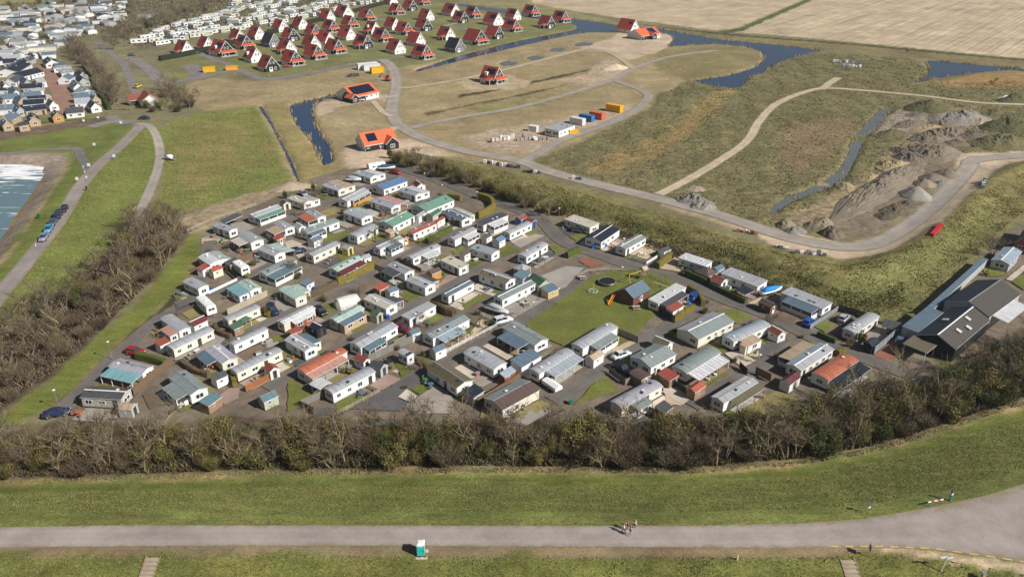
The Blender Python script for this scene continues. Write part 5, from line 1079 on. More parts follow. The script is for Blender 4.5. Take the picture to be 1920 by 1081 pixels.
for i_, (px_, py_, rx_, ry_, h_, k_, c_) in enumerate(((1600, 372, 5, 3, 1.5, 'soil2', (.26, .21, .15)), (1630, 335, 6, 3, 1.4, 'dry', (.29, .225, .125)), (1660, 310, 6, 3.4, 1.6, 'dry', (.29, .225, .125)), (1585, 350, 5, 3, 1.2, 'dry', (.29, .225, .125)), (1690, 285, 6, 4, 1.6, 'dark2', (.15, .12, .09)), (1705, 300, 7, 4, 2.2, 'soil', SOIL), (1730, 280, 6, 4, 2.0, 'dark2', (.15, .12, .09)), (1780, 250, 8, 5, 2.4, 'soil2', (.26, .21, .15)), (1790, 270, 6, 4, 2.0, 'soil', SOIL), (1765, 235, 7, 4, 2.4, 'dark2', (.15, .12, .09)), (1820, 255, 8, 5, 2.0, 'dark2', (.15, .12, .09)), (1660, 405, 4, 3, 1.2, 'dark', DSOIL), (1700, 385, 4, 3, 1.4, 'dark', DSOIL), (1545, 418, 4, 3, 1.5, 'soil2', (.26, .21, .15)), (1520, 425, 3, 2.4, 1.3, 'dark2', (.15, .12, .09)), (1765, 345, 3, 2.6, 1.2, 'grey_sand', GREYS), (1840, 232, 6, 4, 1.8, 'sand', SANDC), (1535, 345, 4, 2.6, 1.0, 'dry', (.29, .225, .125)))):
    heap('soil_heap', px_, py_, rx_, ry_, h_, k_, c_, {'soil': 'ragged brown', 'soil2': 'light brown', 'dry': 'dry grass grown', 'dark': 'very dark', 'dark2': 'dark brown', 'grey_sand': 'grey', 'sand': 'pale sandy'}[k_] + ' earth heap beside the basin', .6 + .3 * i_, 30 + i_, .6)
rq_ = random.Random(41)
for i_ in range(20):
    px_, py_ = rq_.uniform(1600, 1870), rq_.uniform(205, 330)
    if px_ < 1960 - (py_ - 150) * 1.55 and px_ < 1660 or px_ > 1800 and py_ > 270: continue
    k_, c_, w_ = rq_.choice((('dry', (.26, .205, .115), 'dry grass grown'), ('dark2', (.15, .12, .09), 'dark brown'), ('scrubby2', (.13, .115, .055), 'overgrown green brown'), ('soil', SOIL, 'ragged brown')))
    heap('soil_heap', px_, py_, rq_.uniform(5, 10), rq_.uniform(3, 5.5), rq_.uniform(.8, 1.9), k_, c_, 'low broad ' + w_ + ' mound in the spoil area', rq_.uniform(.3, 1.1), 60 + i_, .7)
def pallet_stack(px, py, n, rgb, key, label, rz=0.0, sz=1.0):
    p = GT(px, py); t = thing('material_stack', label, 'material stack', (p.x, p.y, p.z + .05), rz, 'stacks of building materials'); rr = random.Random(int(px)); M_ = paint(key, rgb, .8)
    for i in range(n):
        x = (i - n / 2) * 1.25 * sz + rr.uniform(-.1, .1); y = rr.uniform(-.35, .35); hh = rr.uniform(.5, 1.25) * sz
        pl = ob('pallet', MB().box(-.55 * sz, .55 * sz, -.45 * sz, .45 * sz, 0, .14).data('pallet', [WOOD]), t, (x, y, 0), rr.uniform(-.2, .2)); ob('load', MB().box(-.5 * sz, .5 * sz, -.4 * sz, .4 * sz, .14, .14 + hh).data('load', [M_ if rr.random() < .7 else TRIM]), pl)
for px, py, n, rgb, key, lab, rz in ((1405, 437, 5, (.45, .25, .2), 'brickpink', 'pinkish wrapped brick pallets at the road edge by the grass bank', -.5), (1512, 476, 4, (.25, .24, .24), 'slategrey', 'grey wrapped pallets in a row on the bank side of the bend', -.2), (1535, 478, 4, (.2, .2, .21), 'slategrey2', 'dark grey pallets nearest the bend of the haul road', -.2),
    (1590, 118, 9, (.3, .31, .34), 'bluegrey', 'row of blue grey and white sacks at the far track spur', -.2), (1600, 126, 6, (.35, .36, .4), 'bluegrey2', 'second row of pale sacks at the far track spur', -.2), (1845, 345, 8, (.3, .33, .38), 'slab', 'row of tilted grey slabs on the sandy yard', 1.0), (965, 258, 7, (.4, .28, .2), 'mixed', 'jumble of brown and white building materials in the site yard', .4), (945, 263, 6, (.5, .45, .4), 'mixed2', 'pale stacked boards at the left of the site yard', .5), (990, 262, 5, (.3, .3, .3), 'mixed3', 'grey stacked goods in the middle of the site yard', .3), (1020, 262, 4, (.28, .25, .22), 'mixed4', 'low stack of planks in front of the site office', .3),
    (925, 308, 5, (.12, .11, .10), 'darkjunk', 'dark crates on the bank beside the estate road', -.35), (960, 314, 6, (.10, .10, .11), 'darkjunk2', 'black crates and pipes on the bank beside the estate road', -.3), (1000, 325, 5, (.07, .06, .06), 'darkjunk3', 'row of black boxes farthest along the bank', -.3), (1085, 337, 3, (.12, .15, .18), 'bluejunk', 'small bluish crates at the road edge', -.3), (665, 144, 4, (.06, .06, .07), 'pipes', 'black piled pipes by the white storage containers', .4), (1470, 466, 3, (.5, .55, .56), 'palepipe', 'pale blue pipes lying along the road edge', -.3)):
    pallet_stack(px, py, n, rgb, key, lab, rz, 1.3 if py < 300 else 1.0)
def excavator(px, py, label):
    p = GT(px, py); t = thing('excavator', label, 'excavator', (p.x, p.y, p.z), R(70)); om = paint('excavator', (.55, .08, .03))
    for s in (-1, 1): ob('track', MB().prism([(-1.4, .35), (-1.1, 0), (1.1, 0), (1.4, .35), (1.1, .75), (-1.1, .75)], s * .9 - .22, s * .9 + .22, axis='x').data('track', [TYRE]), t)
    ob('body', MB().box(-1.1, 1.1, -1.2, 1.0, .8, 1.9).data('body', [om]), t); ob('cab', MB().prism([(-1.0, 1.9), (.4, 1.9), (.3, 3.0), (-.9, 3.0)], -1.0, -.1).data('cab', [GLASS]), t)
    a = ob('boom', MB().tube((.3, 1.0, 1.6), (.3, 3.2, 3.8), .22, .18).tube((.3, 3.2, 3.8), (.3, 4.6, 2.2), .17, .14).data('boom', [om]), t); ob('bucket', MB().prism([(4.3, 2.2), (4.9, 2.0), (5.0, 1.4), (4.4, 1.5)], -.1, .7).data('bucket', [BLACKM]), a)
excavator(727, 152, 'red excavator standing at the edge of the estate road')
# ------------------------------------------------------------------ vegetation
def leaf_mat(key, rgb, var=.35, scale=.9, trans=0.0):
    m = mat(key, rgb, .8, 'plain', var, scale); b = m.node_tree.nodes['Principled BSDF']; b.inputs['Specular IOR Level'].default_value = .2; return m
BARK = leaf_mat('bark', (.23, .19, .125), .25); BARKY = leaf_mat('bark_lichen', (.30, .245, .14), .25); TWIG = leaf_mat('twigs', (.135, .10, .062), .3); TWIGP = leaf_mat('twigs_pale', (.19, .15, .09), .3)
OLIVE = leaf_mat('leaf_olive', (.125, .115, .034)); BUD = leaf_mat('leaf_bud', (.19, .15, .055)); IVY = leaf_mat('leaf_ivy', (.055, .075, .022)); HEDGE = leaf_mat('leaf_hedge', (.075, .095, .018)); HEDGEO = leaf_mat('leaf_hedge_olive', (.165, .135, .028)); BROWNL = leaf_mat('leaf_brown', (.11, .078, .047)); GOLD = leaf_mat('leaf_gold', (.38, .28, .03))
def blade(mb, p, d, L_, w_, rr, m=0):
    s = d.cross(Vector((rr.uniform(-1, 1), rr.uniform(-1, 1), rr.uniform(-1, 1)))).normalized() * w_; q = p + d * L_
    mb.face([p - s, p + s, q + s * .3, q - s * .3], m)
def bare_tree(seed, h, stems=1, dense=1.0, wide=.55, mats=(None, None), tw=.026):
    rr = random.Random(seed); lm = MB(); tg = MB()
    def rv(a): return Vector((rr.uniform(-a, a), rr.uniform(-a, a), rr.uniform(-a, a)))
    def grow(p, d, L_, r, lv):
        n = 3 if lv < 2 else 2; pts = [p]
        for i in range(n):
            d = (d + rv(.16) + Vector((0, 0, .07))).normalized(); q = pts[-1] + d * L_ / n; r1 = r * (1 - .62 * (i + 1) / n)
            lm.tube(pts[-1], q, r * (1 - .62 * i / n), r1, 5 if lv < 1 else 3, 0, False); pts.append(q)
        nb = (rr.randint(6, 8), rr.randint(5, 6), 0)[lv] if lv < 2 else 0
        for k in range(nb):
            t = rr.uniform(.28 if lv == 0 else .15, 1) * n; i = min(int(t), n - 1); base = pts[i].lerp(pts[i + 1], t - i)
            dd = (d * .55 + Vector((math.cos(k * 2.4 + seed), math.sin(k * 2.4 + seed), rr.uniform(.05, .6))) * (wide * 1.5) + rv(.25)).normalized()
            grow(base, dd, L_ * rr.uniform(.42, .62) * (1.15 if lv == 0 else .9), r * .45, lv + 1)
        if lv >= 1:
            for k in range(int((9 if lv == 2 else 6) * dense)):
                t = rr.uniform(.1, 1) * n; i = min(int(t), n - 1); base = pts[i].lerp(pts[i + 1], t - i)
                blade(tg, base, (d + rv(.9) + Vector((0, 0, .2))).normalized(), rr.uniform(.5, 1.25) * h / 9, tw * rr.uniform(.5, 1.1), rr)
    for s in range(stems):
        a = s * 2.1 + seed; lean = .12 if stems == 1 else .38
        grow(Vector((math.cos(a) * .2 * (stems > 1), math.sin(a) * .2 * (stems > 1), -.2)), Vector((math.cos(a) * lean, math.sin(a) * lean, 1)).normalized(), h * rr.uniform(.62, .72), h * .021, 0)
    return lm.data('trunk', [mats[0] or BARK]), tg.data('crown', [mats[1] or TWIG])
def leafy(seed, r, h, n, size, mats, lobes=7, squash=1.0, twigs=0, name='crown'):
    rr = random.Random(seed); mb = MB(); L_ = []
    for i in range(lobes):
        a = rr.uniform(0, 6.28); q = r * math.sqrt(rr.random()) * .72; L_.append((Vector((math.cos(a) * q, math.sin(a) * q, rr.uniform(.28, .8) * h)), rr.uniform(.3, .52) * r, rr.uniform(.2, .34) * h))
    for i in range(n):
        c, lr, lh = rr.choice(L_); d = Vector((rr.gauss(0, 1), rr.gauss(0, 1), rr.gauss(0, 1))).normalized(); q = rr.random() ** .4
        p = c + Vector((d.x * lr * q, d.y * lr * q, d.z * lh * q)); p.z = max(p.z, .05)
        u = (d + Vector((rr.uniform(-.9, .9), rr.uniform(-.9, .9), rr.uniform(-.9, .9)))).normalized(); s = u.orthogonal().normalized(); t = u.cross(s); s_ = size * rr.uniform(.5, 1.3); an = rr.uniform(0, 3.14); e1 = s * math.cos(an) + t * math.sin(an); e2 = t * math.cos(an) - s * math.sin(an)
        mb.face([p - e1 * s_, p + e2 * s_ * .55, p + e1 * s_, p - e2 * s_ * .55], 0 if rr.random() < .72 else (1 if len(mats) > 1 else 0))
    for i in range(twigs):
        a = rr.uniform(0, 6.28); d = Vector((math.cos(a) * rr.uniform(.1, .9), math.sin(a) * rr.uniform(.1, .9), 1)).normalized(); blade(mb, Vector((math.cos(a) * r * .2, math.sin(a) * r * .2, 0)), d, h * rr.uniform(.7, 1.15), .03, rr, len(mats) - 1)
    return mb.data(name, list(mats))
def stem_mesh(h): 
    rr = random.Random(int(h * 10)); mb = MB()
    for i in range(4): a = i * 1.6; mb.tube((0, 0, -.1), (math.cos(a) * h * .22, math.sin(a) * h * .22, h * .62), .07, .03, 4)
    return mb.data('trunk', [BARK])
BT = [bare_tree(1, 10, 1, 2.0), bare_tree(2, 9, 2, 1.6, .6), bare_tree(3, 10, 1, 2.0, .5, (BARKY, TWIGP)), bare_tree(4, 8.5, 3, 1.3, .6, (BARKY, TWIG)), bare_tree(5, 9.5, 2, 1.7, .55, (BARK, TWIGP)), bare_tree(6, 8, 3, 1.5, .7)]
BTW = ['upright brown bare tree', 'twin stemmed brown bare tree', 'pale lichen covered bare tree', 'many stemmed lichen yellow bare tree', 'pale twin stemmed bare tree', 'spreading dark bare tree']
SB = [(leafy(11, 2.3, 3.6, 2400, .15, (OLIVE, BUD), 9, twigs=120), stem_mesh(3.4), 'dense olive green shrub'), (leafy(12, 2.5, 3.2, 1900, .10, (BROWNL, TWIGP), 11, twigs=500), stem_mesh(3.0), 'dense brown leafless shrub'), (leafy(13, 2.0, 4.4, 2200, .13, (BUD, OLIVE), 9, twigs=250), stem_mesh(4.2), 'yellowish budding shrub'), (leafy(14, 2.2, 4.0, 2400, .13, (IVY, OLIVE), 10, twigs=120), stem_mesh(3.8), 'dark ivy clad shrub'), (leafy(15, 2.6, 2.8, 1700, .09, (BROWNL, TWIG), 11, twigs=600), stem_mesh(2.6), 'low purplish brown thicket')]
def clear_of_buildings(x, y, m=.6):
    for a, b2, r_, rz, L_, W_ in FOOT:
        if (x - a) ** 2 + (y - b2) ** 2 < (r_ + m) ** 2:
            dx, dy = x - a, y - b2; u = dx * math.cos(rz) + dy * math.sin(rz); v = -dx * math.sin(rz) + dy * math.cos(rz)
            if abs(u) < L_ / 2 + m and abs(v) < W_ / 2 + m: return False
    return True
N_T = [0]
def plant(kind, i, x, y, s, where, group, rr, cat='tree'):
    z = hz(x, y); N_T[0] += 1
    if kind == 't':
        tm, cm = BT[i]; lab = BTW[i] + where; nm = 'bare_tree'
    else: cm, tm, w0 = SB[i]; lab = w0 + where; nm = 'shrub'; cat = 'shrub'
    t = thing(nm, lab, cat, (x, y, z - .05), rr.uniform(0, 6.28), group); t.scale = (s * rr.uniform(.85, 1.15), s * rr.uniform(.85, 1.15), s)
    ob('trunk', tm, t); ob('crown', cm, t); return t
def belt(px, n_tree, n_shrub, where, seed, hs=(.75, 1.15), ss=(.8, 1.3), wt=(1, 1, 1, 1, 1, 1), ws=(1, 1, 1, 1, 1), sep=2.6):
    poly = [G(*p) for p in P2(px)]; rr = random.Random(seed); x0 = min(p[0] for p in poly); x1 = max(p[0] for p in poly); y0 = min(p[1] for p in poly); y1 = max(p[1] for p in poly); pts = []
    C = np.array([[rr.uniform(x0, x1), rr.uniform(y0, y1)] for _ in range(9000)]); C = C[poly_sd(C[:, 0], C[:, 1], poly) > 0]
    for x, y in C:
        if len(pts) >= n_tree + n_shrub: break
        if all((x - a) ** 2 + (y - b2) ** 2 > sep * sep for a, b2 in pts) and clear_of_buildings(x, y, 1.0): pts.append((x, y))
    rr.shuffle(pts); f = n_tree / (n_tree + n_shrub)
    for j, (x, y) in enumerate(pts):
        if j < f * len(pts): plant('t', rr.choices(range(6), wt)[0], x, y, rr.uniform(*hs), where, 'bare trees' + where, rr)
        else: plant('s', rr.choices(range(5), ws)[0], x, y, rr.uniform(*ss), where, 'shrubs' + where, rr)
BELT_A = '-70 838 150 832 330 828 480 825 800 822 1000 815 1150 812 1300 810 1420 806 1500 792 1600 765 1660 748 1760 722 1860 690 1930 655 1990 640 1990 724 1880 760 1800 786 1720 814 1620 841 1480 863 1300 877 900 875 500 881 250 889 -70 901'
BELT_B = '250 428 330 405 350 440 285 528 160 646 78 716 0 768 -80 826 -80 705 0 650 50 610 92 570 152 538 170 510 203 477 228 447'
belt(BELT_A, 82, 150, ' in the front tree belt', 5, (.6, 1.02), (.7, 1.4), (1, 1, 2, 2, 1.4, 1), (1.9, 1.5, 1.6, .9, 1.3), 2.05)
belt(BELT_B, 54, 32, ' in the left tree belt', 6, (.6, .95), (.75, 1.2), (1.3, 1.3, .6, .8, 1, 1.3), (.25, 2, .5, .3, 2.4), 2.9)
belt('742 296 770 300 850 328 930 352 1000 378 1062 400 1056 410 990 392 930 370 850 345 780 322 738 306', 10, 34, ' along the park side of the bank', 7, (.35, .6), (.7, 1.15), ws=(1.4, 1.4, 1.4, .7, .6), sep=2.4)
belt('128 78 150 84 178 118 205 150 222 190 206 200 190 186 172 140 150 118 128 96', 46, 12, ' in the tree strip beside the village', 8, (.7, 1.1), (.7, 1.2), (1.4, 1.4, .6, .6, 1.4, 1.4), (.3, 2, .4, .6, 2), 2.8)
belt('222 214 262 208 310 215 372 205 380 192 345 178 325 165 300 172 312 196 255 202', 18, 10, ' around the white farmhouse', 9, (.6, .95), (.7, 1.2), ws=(1, 1.6, 1, 1.6, 1), sep=3.6)
belt('205 60 300 36 420 -4 470 -8 330 44 250 72 225 96 200 92', 48, 8, ' in the wood between the two sites', 10, (.7, 1.2), (.8, 1.4), (1.4, 1.4, .5, .5, 1.4, 1.4), (.6, 1.6, .3, 1.6, 1.6), 5.5)
belt('0 8 250 -4 250 30 200 60 150 70 60 100 0 112', 30, 14, ' between the far cabins', 11, (.5, 1.0), (.7, 1.3), ws=(1, 1.4, .6, 1.2, 1), sep=6)
belt('262 92 420 62 600 26 720 2 700 -4 560 10 420 36 300 66', 14, 6, ' among the far caravans', 12, (.4, .7), (.6, 1.0), ws=(1, 1.6, .6, 1.2, 1), sep=6)
belt('395 445 640 340 830 370 1000 440 930 520 800 560 600 600 430 640 300 640 380 520', 3, 14, ' between the chalets', 13, (.35, .55), (.25, .5), ws=(1.5, 1.5, 1, 1.2, .5), sep=4)
belt('560 640 800 570 1000 520 1060 540 960 600 900 690 700 770 600 740', 3, 12, ' among the middle chalets', 14, (.35, .5), (.22, .45), ws=(1.5, 1.2, 1, 1.4, .5), sep=4)
belt('1100 660 1300 560 1480 600 1640 660 1480 740 1250 770 1150 720', 2, 8, ' among the right hand chalets', 15, (.35, .5), (.22, .45), ws=(1.5, 1.5, 1, 1.4, .5), sep=4)
for px, py, i, s, w_ in ((258, 432, 4, .9, 'at the end of the gravel path'), (250, 425, 2, .8, 'behind the end of the gravel path'), (1858, 478, 5, .8, 'beside the grey garden house'), (818, 462, 5, .5, 'by the yellow shed'), (745, 425, 1, .6, 'beside the red roofed chalet'), (740, 470, 3, .5, 'behind the slate veranda'), (985, 395, 0, .62, 'at the foot of the bank'), (1030, 408, 2, .7, 'beside the park road bend'), (550, 515, 3, .55, 'beside the dark teal veranda'), (600, 478, 4, .5, 'in front of the cream grey chalet'), (700, 452, 2, .55, 'in front of the grey awning'), (1700, 100, 5, .4, 'on the far reed bank'), (1860, 160, 5, .5, 'in the orange reeds')):
    p = GT(px, py); plant('t', i, p.x, p.y, s, ' ' + w_, 'single bare trees', random.Random(px))
GB = leafy(31, 1.2, 1.6, 500, .13, (GOLD, OLIVE), 5)
for px, py, w_ in ((658, 702, 'yellow flowering bush beside the red roofed chalet terrace'), (1850, 517, 'yellow flowering bush on the lawn by the garden house'), (463, 522, 'golden bush beside the touring caravan'), (502, 595, 'golden round bush beside the navy pickup')):
    p = GT(px, py); t = thing('bush', w_, 'bush', (p.x, p.y, .1)); ob('crown', GB, t); ob('trunk', stem_mesh(1.2), t)
CON = leafy(32, .9, 3.0, 900, .13, (IVY, HEDGE), 7)
for px, py, s, w_ in ((587, 358, 1, 'small dark round conifer by the upper park corner'), (534, 372, 1, 'small dark conifer beside the cream shed'), (730, 297, 1.4, 'dark bushy conifer at the top of the hedge'), (1610, 645, 1.2, 'dark conifer beside the black shed'), (90, 14, 2, 'dark conifer among the far cabins'), (275, 54, 2.4, 'dark conifer in the wood between the sites'), (50, 25, 2, 'dark conifer left of the far cabins'), (145, 580, 1.5, 'dark evergreen shrub in the left belt edge'), (70, 598, 1.7, 'dark evergreen at the left belt edge')):
    p = GT(px, py); t = thing('conifer', w_, 'conifer', (p.x, p.y, p.z)); t.scale = (s * 1.2, s * 1.2, s); ob('crown', CON, t); ob('trunk', stem_mesh(2.0), t)
# palms
pm = MB(); rr = random.Random(2)
for k in range(22):
    a = k * 2.4; el = rr.uniform(-.2, .9); p = Vector((0, 0, 1.7)); d = Vector((math.cos(a) * math.cos(el), math.sin(a) * math.cos(el), math.sin(el)))
    for j in range(3): q = p + d * .32; s = d.cross(Vector((0, 0, 1))).normalized() * (.14 - .04 * j); pm.face([p - s, p + s, q + s * .7, q - s * .7]); p = q; d = (d + Vector((0, 0, -.35))).normalized()
PALM = pm.data('crown', [leaf_mat('palm_leaf', (.10, .13, .05))]); PTR = MB().tube((0, 0, 0), (0, 0, 1.75), .11, .08).data('trunk', [BARK])
for px, py, w_ in ((899, 611, 'tallest palm at the top of the sandy terrace'), (911, 617, 'palm beside the white rail at the top of the sandy terrace'), (846, 652, 'small palm at the bottom of the sandy terrace'), (863, 643, 'small palm halfway along the white rail'), (879, 610, 'palm against the white chalet wall')):
    p = GT(px, py); t = thing('palm_tree', w_, 'palm', (p.x, p.y, .12), px, 'palms on the sandy terrace'); ob('crown', PALM, t); ob('trunk', PTR, t)
# clipped hedges
def hedge(px, wd, h, m, label):
    line = smooth_line([G(*p) for p in P2(px)], 1.0); rr = random.Random(int(line[0][0] * 10)); mb = MB(); t = np.gradient(line, axis=0); t /= np.linalg.norm(t, axis=1)[:, None] + 1e-9
    prof = [(-.5, 0), (-.5, .55), (-.42, .95), (0, 1), (.42, .95), (.5, .55), (.5, 0)]; V = []; n = len(prof); o = Vector((line[0][0], line[0][1], .1))
    for i, p in enumerate(line):
        for a, b2 in prof:
            j = .07 * noise.noise(Vector((p[0] * 1.3, p[1] * 1.3, b2 * 3 + a))); V.append((p[0] - t[i][1] * (a * wd + j * 2) - o.x, p[1] + t[i][0] * (a * wd + j * 2) - o.y, b2 * h * (1 + j)))
    Fc = [(i * n + k, i * n + k + 1, (i + 1) * n + k + 1, (i + 1) * n + k) for i in range(len(line) - 1) for k in range(n - 1)]; Fc += [tuple(range(n)), tuple(range((len(line) - 1) * n + n - 1, (len(line) - 1) * n - 1, -1))]
    for i in range(int(len(line) * 55)):
        f_ = rr.randrange(len(line) - 1); a, b2 = rr.choice(((-.5, rr.random()), (.5, rr.random()), (rr.uniform(-.5, .5), 1))); u = rr.random(); q = line[f_] * (1 - u) + line[f_ + 1] * u
        p = Vector((q[0] - t[f_][1] * a * wd - o.x, q[1] + t[f_][0] * a * wd - o.y, b2 * h)); e1 = Vector((rr.uniform(-1, 1), rr.uniform(-1, 1), rr.uniform(-1, 1))) * .12; e2 = Vector((rr.uniform(-1, 1), rr.uniform(-1, 1), rr.uniform(-1, 1))) * .1; k = len(V); V += [tuple(p - e1), tuple(p + e2), tuple(p + e1)]; Fc.append((k, k + 1, k + 2))
    me = bpy.data.meshes.new('hedge'); me.from_pydata(V, [], Fc); me.materials.append(m); me.update(); tag(ob('hedge', me, None, o), label, 'hedge', 'clipped hedges in the park')
for px, wd, h, m, lab in (('300 114 345 106 400 93 480 72 560 50 640 30 745 2', 2.2, 2.6, mat('leaf_black', (.022, .026, .014), .9), 'very long dark hedge between the estate and the far caravans'), ('160 124 175 150 190 180 206 207', 1.6, 2.0, IVY, 'dark hedge between the village and the bare tree strip'), ('632 535 660 522 700 503', 1.2, 1.9, HEDGEO, 'tall olive clipped hedge in front of the maroon veranda'), ('572 563 600 550 632 536', .8, 1.5, BROWNL, 'brown hedge beside the mint chalet and the park lane'), ('800 458 822 447 846 434', 1.2, 1.7, HEDGE, 'green clipped hedge in front of the red roofed chalet'), ('835 412 850 418 864 426', 1.3, 1.9, HEDGE, 'square green hedge beside the slate blue chalet'), ('840 372 864 376', 1.3, 1.6, HEDGEO, 'short hedge beside the big green roof'), ('896 372 916 378 924 386 922 396 895 410', 1.3, 2.0, HEDGEO, 'hooked olive hedge at the park road bend'), ('1062 484 1086 472', 1.2, 1.6, HEDGE, 'green hedge behind the flat roofed brick building'), ('1232 505 1256 483', 1.2, 1.8, HEDGEO, 'olive hedge beside the paved plot on the park road'), ('1286 516 1326 534', 1.3, 1.6, IVY, 'dark hedge in front of the brown hipped shed'), ('1328 536 1360 552 1398 570', 1.1, 1.3, IVY, 'long dark hedge in front of the red roofed shed'), ('1262 605 1282 592 1300 580', 1.0, 1.4, HEDGEO, 'olive hedge in front of the white flat roofed chalet'), ('1318 576 1310 558 1290 545', 1.1, 1.6, OLIVE, 'curved hedge round the blue covered car'), ('258 672 285 678 312 686', 1.2, 1.5, HEDGE, 'green hedge behind the turquoise canopy'), ('442 728 437 712 430 702', .9, 1.3, HEDGEO, 'short hedge beside the dark gabled shed'), ('1532 630 1566 644', 1.0, 1.2, IVY, 'dark hedge along the lawn by the silver car'), ('404 614 412 628 434 636', .9, 1.2, BROWNL, 'brown hedge round the dark green gazebo'), ('1568 668 1580 662', 1.2, 1.4, HEDGEO, 'hedge stub behind the orange roofed chalet'), ('820 578 838 590 850 592', 1.2, 1.6, BROWNL, 'brown overgrown hedge beside the sandy terrace'), ('765 668 800 690', .7, .9, BROWNL, 'low brown hedge beside the wagon with red doors'), ('340 682 365 698 392 706', .9, 1.1, BROWNL, 'brown hedge behind the sage grey chalet')):
    hedge(px, wd, h, m, lab)
# grass that nobody could count: tufts on the slopes and in the scrub, reeds along the water, brambles under the trees
def tufts(name, px, n, h0, h1, wd, mats, label, seed, zz=0, minsd=.3):
    poly = [G(*p, zz) for p in P2(px)] if isinstance(px, str) else px; rs2 = np.random.RandomState(seed); P = np.array(poly); C = np.stack([rs2.uniform(P[:, 0].min(), P[:, 0].max(), n * 6), rs2.uniform(P[:, 1].min(), P[:, 1].max(), n * 6)], 1)
    C = C[poly_sd(C[:, 0], C[:, 1], poly) > minsd]
    gx = np.clip(np.searchsorted(xs, C[:, 0]), 0, nx - 1); gy = np.clip(np.searchsorted(ys, C[:, 1]), 0, ny - 1); C = C[rd[gy, gx] > .6][:n]; n = len(C)
    z = HGT(C[:, 0], C[:, 1]) - .05; h = rs2.uniform(h0, h1, n); V = []; an = rs2.uniform(0, 6.28, (n, 2)); w_ = rs2.uniform(.5, 1.2, n) * wd; ln = rs2.normal(0, .35, (n, 2, 2))
    out = np.zeros((n, 6, 3))
    for b2 in range(2):
        dx, dy = np.cos(an[:, b2]) * w_, np.sin(an[:, b2]) * w_
        out[:, b2 * 3] = np.stack([C[:, 0] - dx, C[:, 1] - dy, z], 1); out[:, b2 * 3 + 1] = np.stack([C[:, 0] + dx, C[:, 1] + dy, z], 1); out[:, b2 * 3 + 2] = np.stack([C[:, 0] + ln[:, b2, 0] * h, C[:, 1] + ln[:, b2, 1] * h, z + h], 1)
    me = bpy.data.meshes.new(name); me.vertices.add(n * 6); me.vertices.foreach_set('co', out.ravel()); me.loops.add(n * 6); me.loops.foreach_set('vertex_index', np.arange(n * 6, dtype=np.int32)); me.polygons.add(n * 2); me.polygons.foreach_set('loop_start', np.arange(0, n * 6, 3, dtype=np.int32))
    for m in mats: me.materials.append(m)
    me.polygons.foreach_set('material_index', np.repeat(rs2.randint(0, len(mats), n), 2).astype(np.int32)); me.update(calc_edges=True)
    o = ob(name, me); o['kind'] = 'stuff'; o['label'] = label; return o
T1 = leaf_mat('grass_green', (.185, .215, .05), .25, .2); T2 = leaf_mat('grass_straw', (.34, .285, .115), .25, .2); T3 = leaf_mat('grass_dark', (.125, .135, .036), .25, .2); T4 = leaf_mat('reed', (.36, .26, .125), .2, .2); T5 = leaf_mat('bramble', (.075, .058, .036), .3, .3); T6 = leaf_mat('grass_olive', (.245, .22, .085), .25, .2)
tufts('slope_grass', '-120 918 250 906 500 900 900 893 1300 897 1480 882 1620 860 1720 836 1820 804 1960 762 1960 880 1850 916 1750 938 1620 960 1500 969 1300 973 960 973 250 972 -120 976', 34000, .08, .22, .09, (T1, T6, T2, T2, T6, T3), 'tufted grass on the inner dike slope', 1, 1.5)
tufts('slope_grass', '-120 1043 500 1042 1500 1046 1660 1040 1750 1046 1850 1064 2000 1090 2000 1180 -120 1180', 20000, .08, .24, .09, (T1, T3, T6, T1, T2), 'tufted grass on the seaward dike slope', 2, DIKE - .5)
tufts('scrub_grass', '1000 303 1100 264 1218 205 1232 180 1292 152 1385 165 1440 137 1470 114 1560 100 1700 110 1740 130 1720 157 1960 150 1960 285 1826 286 1700 300 1500 400 1440 425 1250 372', 34000, .12, .45, .3, (T6, T3, T6, T2, T1, T6), 'rough tussock grass on the undeveloped land', 3)
tufts('bank_grass', '760 290 930 340 1060 380 1200 420 1330 462 1480 530 1600 570 1690 600 1740 560 1800 500 1900 410 1960 370 1960 305 1830 372 1740 448 1660 486 1580 494 1440 468 1300 424 1150 381 1000 336 860 306', 24000, .12, .36, .2, (T6, T3, T1, T2), 'long grass on the bank', 4, .8)
tufts('bank_scrub', '900 338 1010 362 1150 405 1300 450 1440 496 1580 540 1650 545 1700 520 1700 560 1640 590 1560 570 1440 528 1300 474 1150 428 1010 390 900 356', 16000, .15, .45, .2, (T3, T3, BROWNL, OLIVE, T6), 'dark scrub on the park side of the bank', 14, .8)
tufts('bank_thicket', '1062 404 1200 444 1330 486 1480 545 1600 585 1690 614 1640 606 1480 557 1330 508 1200 462 1062 416', 9000, .3, .9, .2, (BROWNL, T5, TWIG, OLIVE), 'brown thicket along the foot of the bank', 15)
tufts('bramble', BELT_A, 26000, .3, 1.2, .18, (T5, T5, BROWNL, OLIVE), 'brambles and saplings under the front tree belt', 5)
tufts('bramble', BELT_B, 12000, .3, 1.1, .22, (T5, TWIG, BROWNL, TWIGP), 'brambles and saplings under the left tree belt', 6)
tufts('belt_edge_grass', '-60 903 250 891 500 882 900 875 1300 878 1480 864 1620 841 1720 814 1800 786 1880 760 1960 738 1960 752 1880 774 1800 800 1720 828 1620 854 1480 876 1300 889 900 888 500 894 250 902 -60 912', 11000, .2, .55, .08, (T2, T6, T6, T1), 'pale rank grass at the foot of the tree belt', 7)
tufts('left_slope_grass', '170 330 215 290 255 248 300 250 308 300 285 360 258 410 230 436 200 468 165 498 150 526 90 556 20 612 0 630 0 575 70 490 130 400', 12000, .14, .34, .14, (T1, T1, T6, T2), 'grass on the left dike slope', 8, 1)
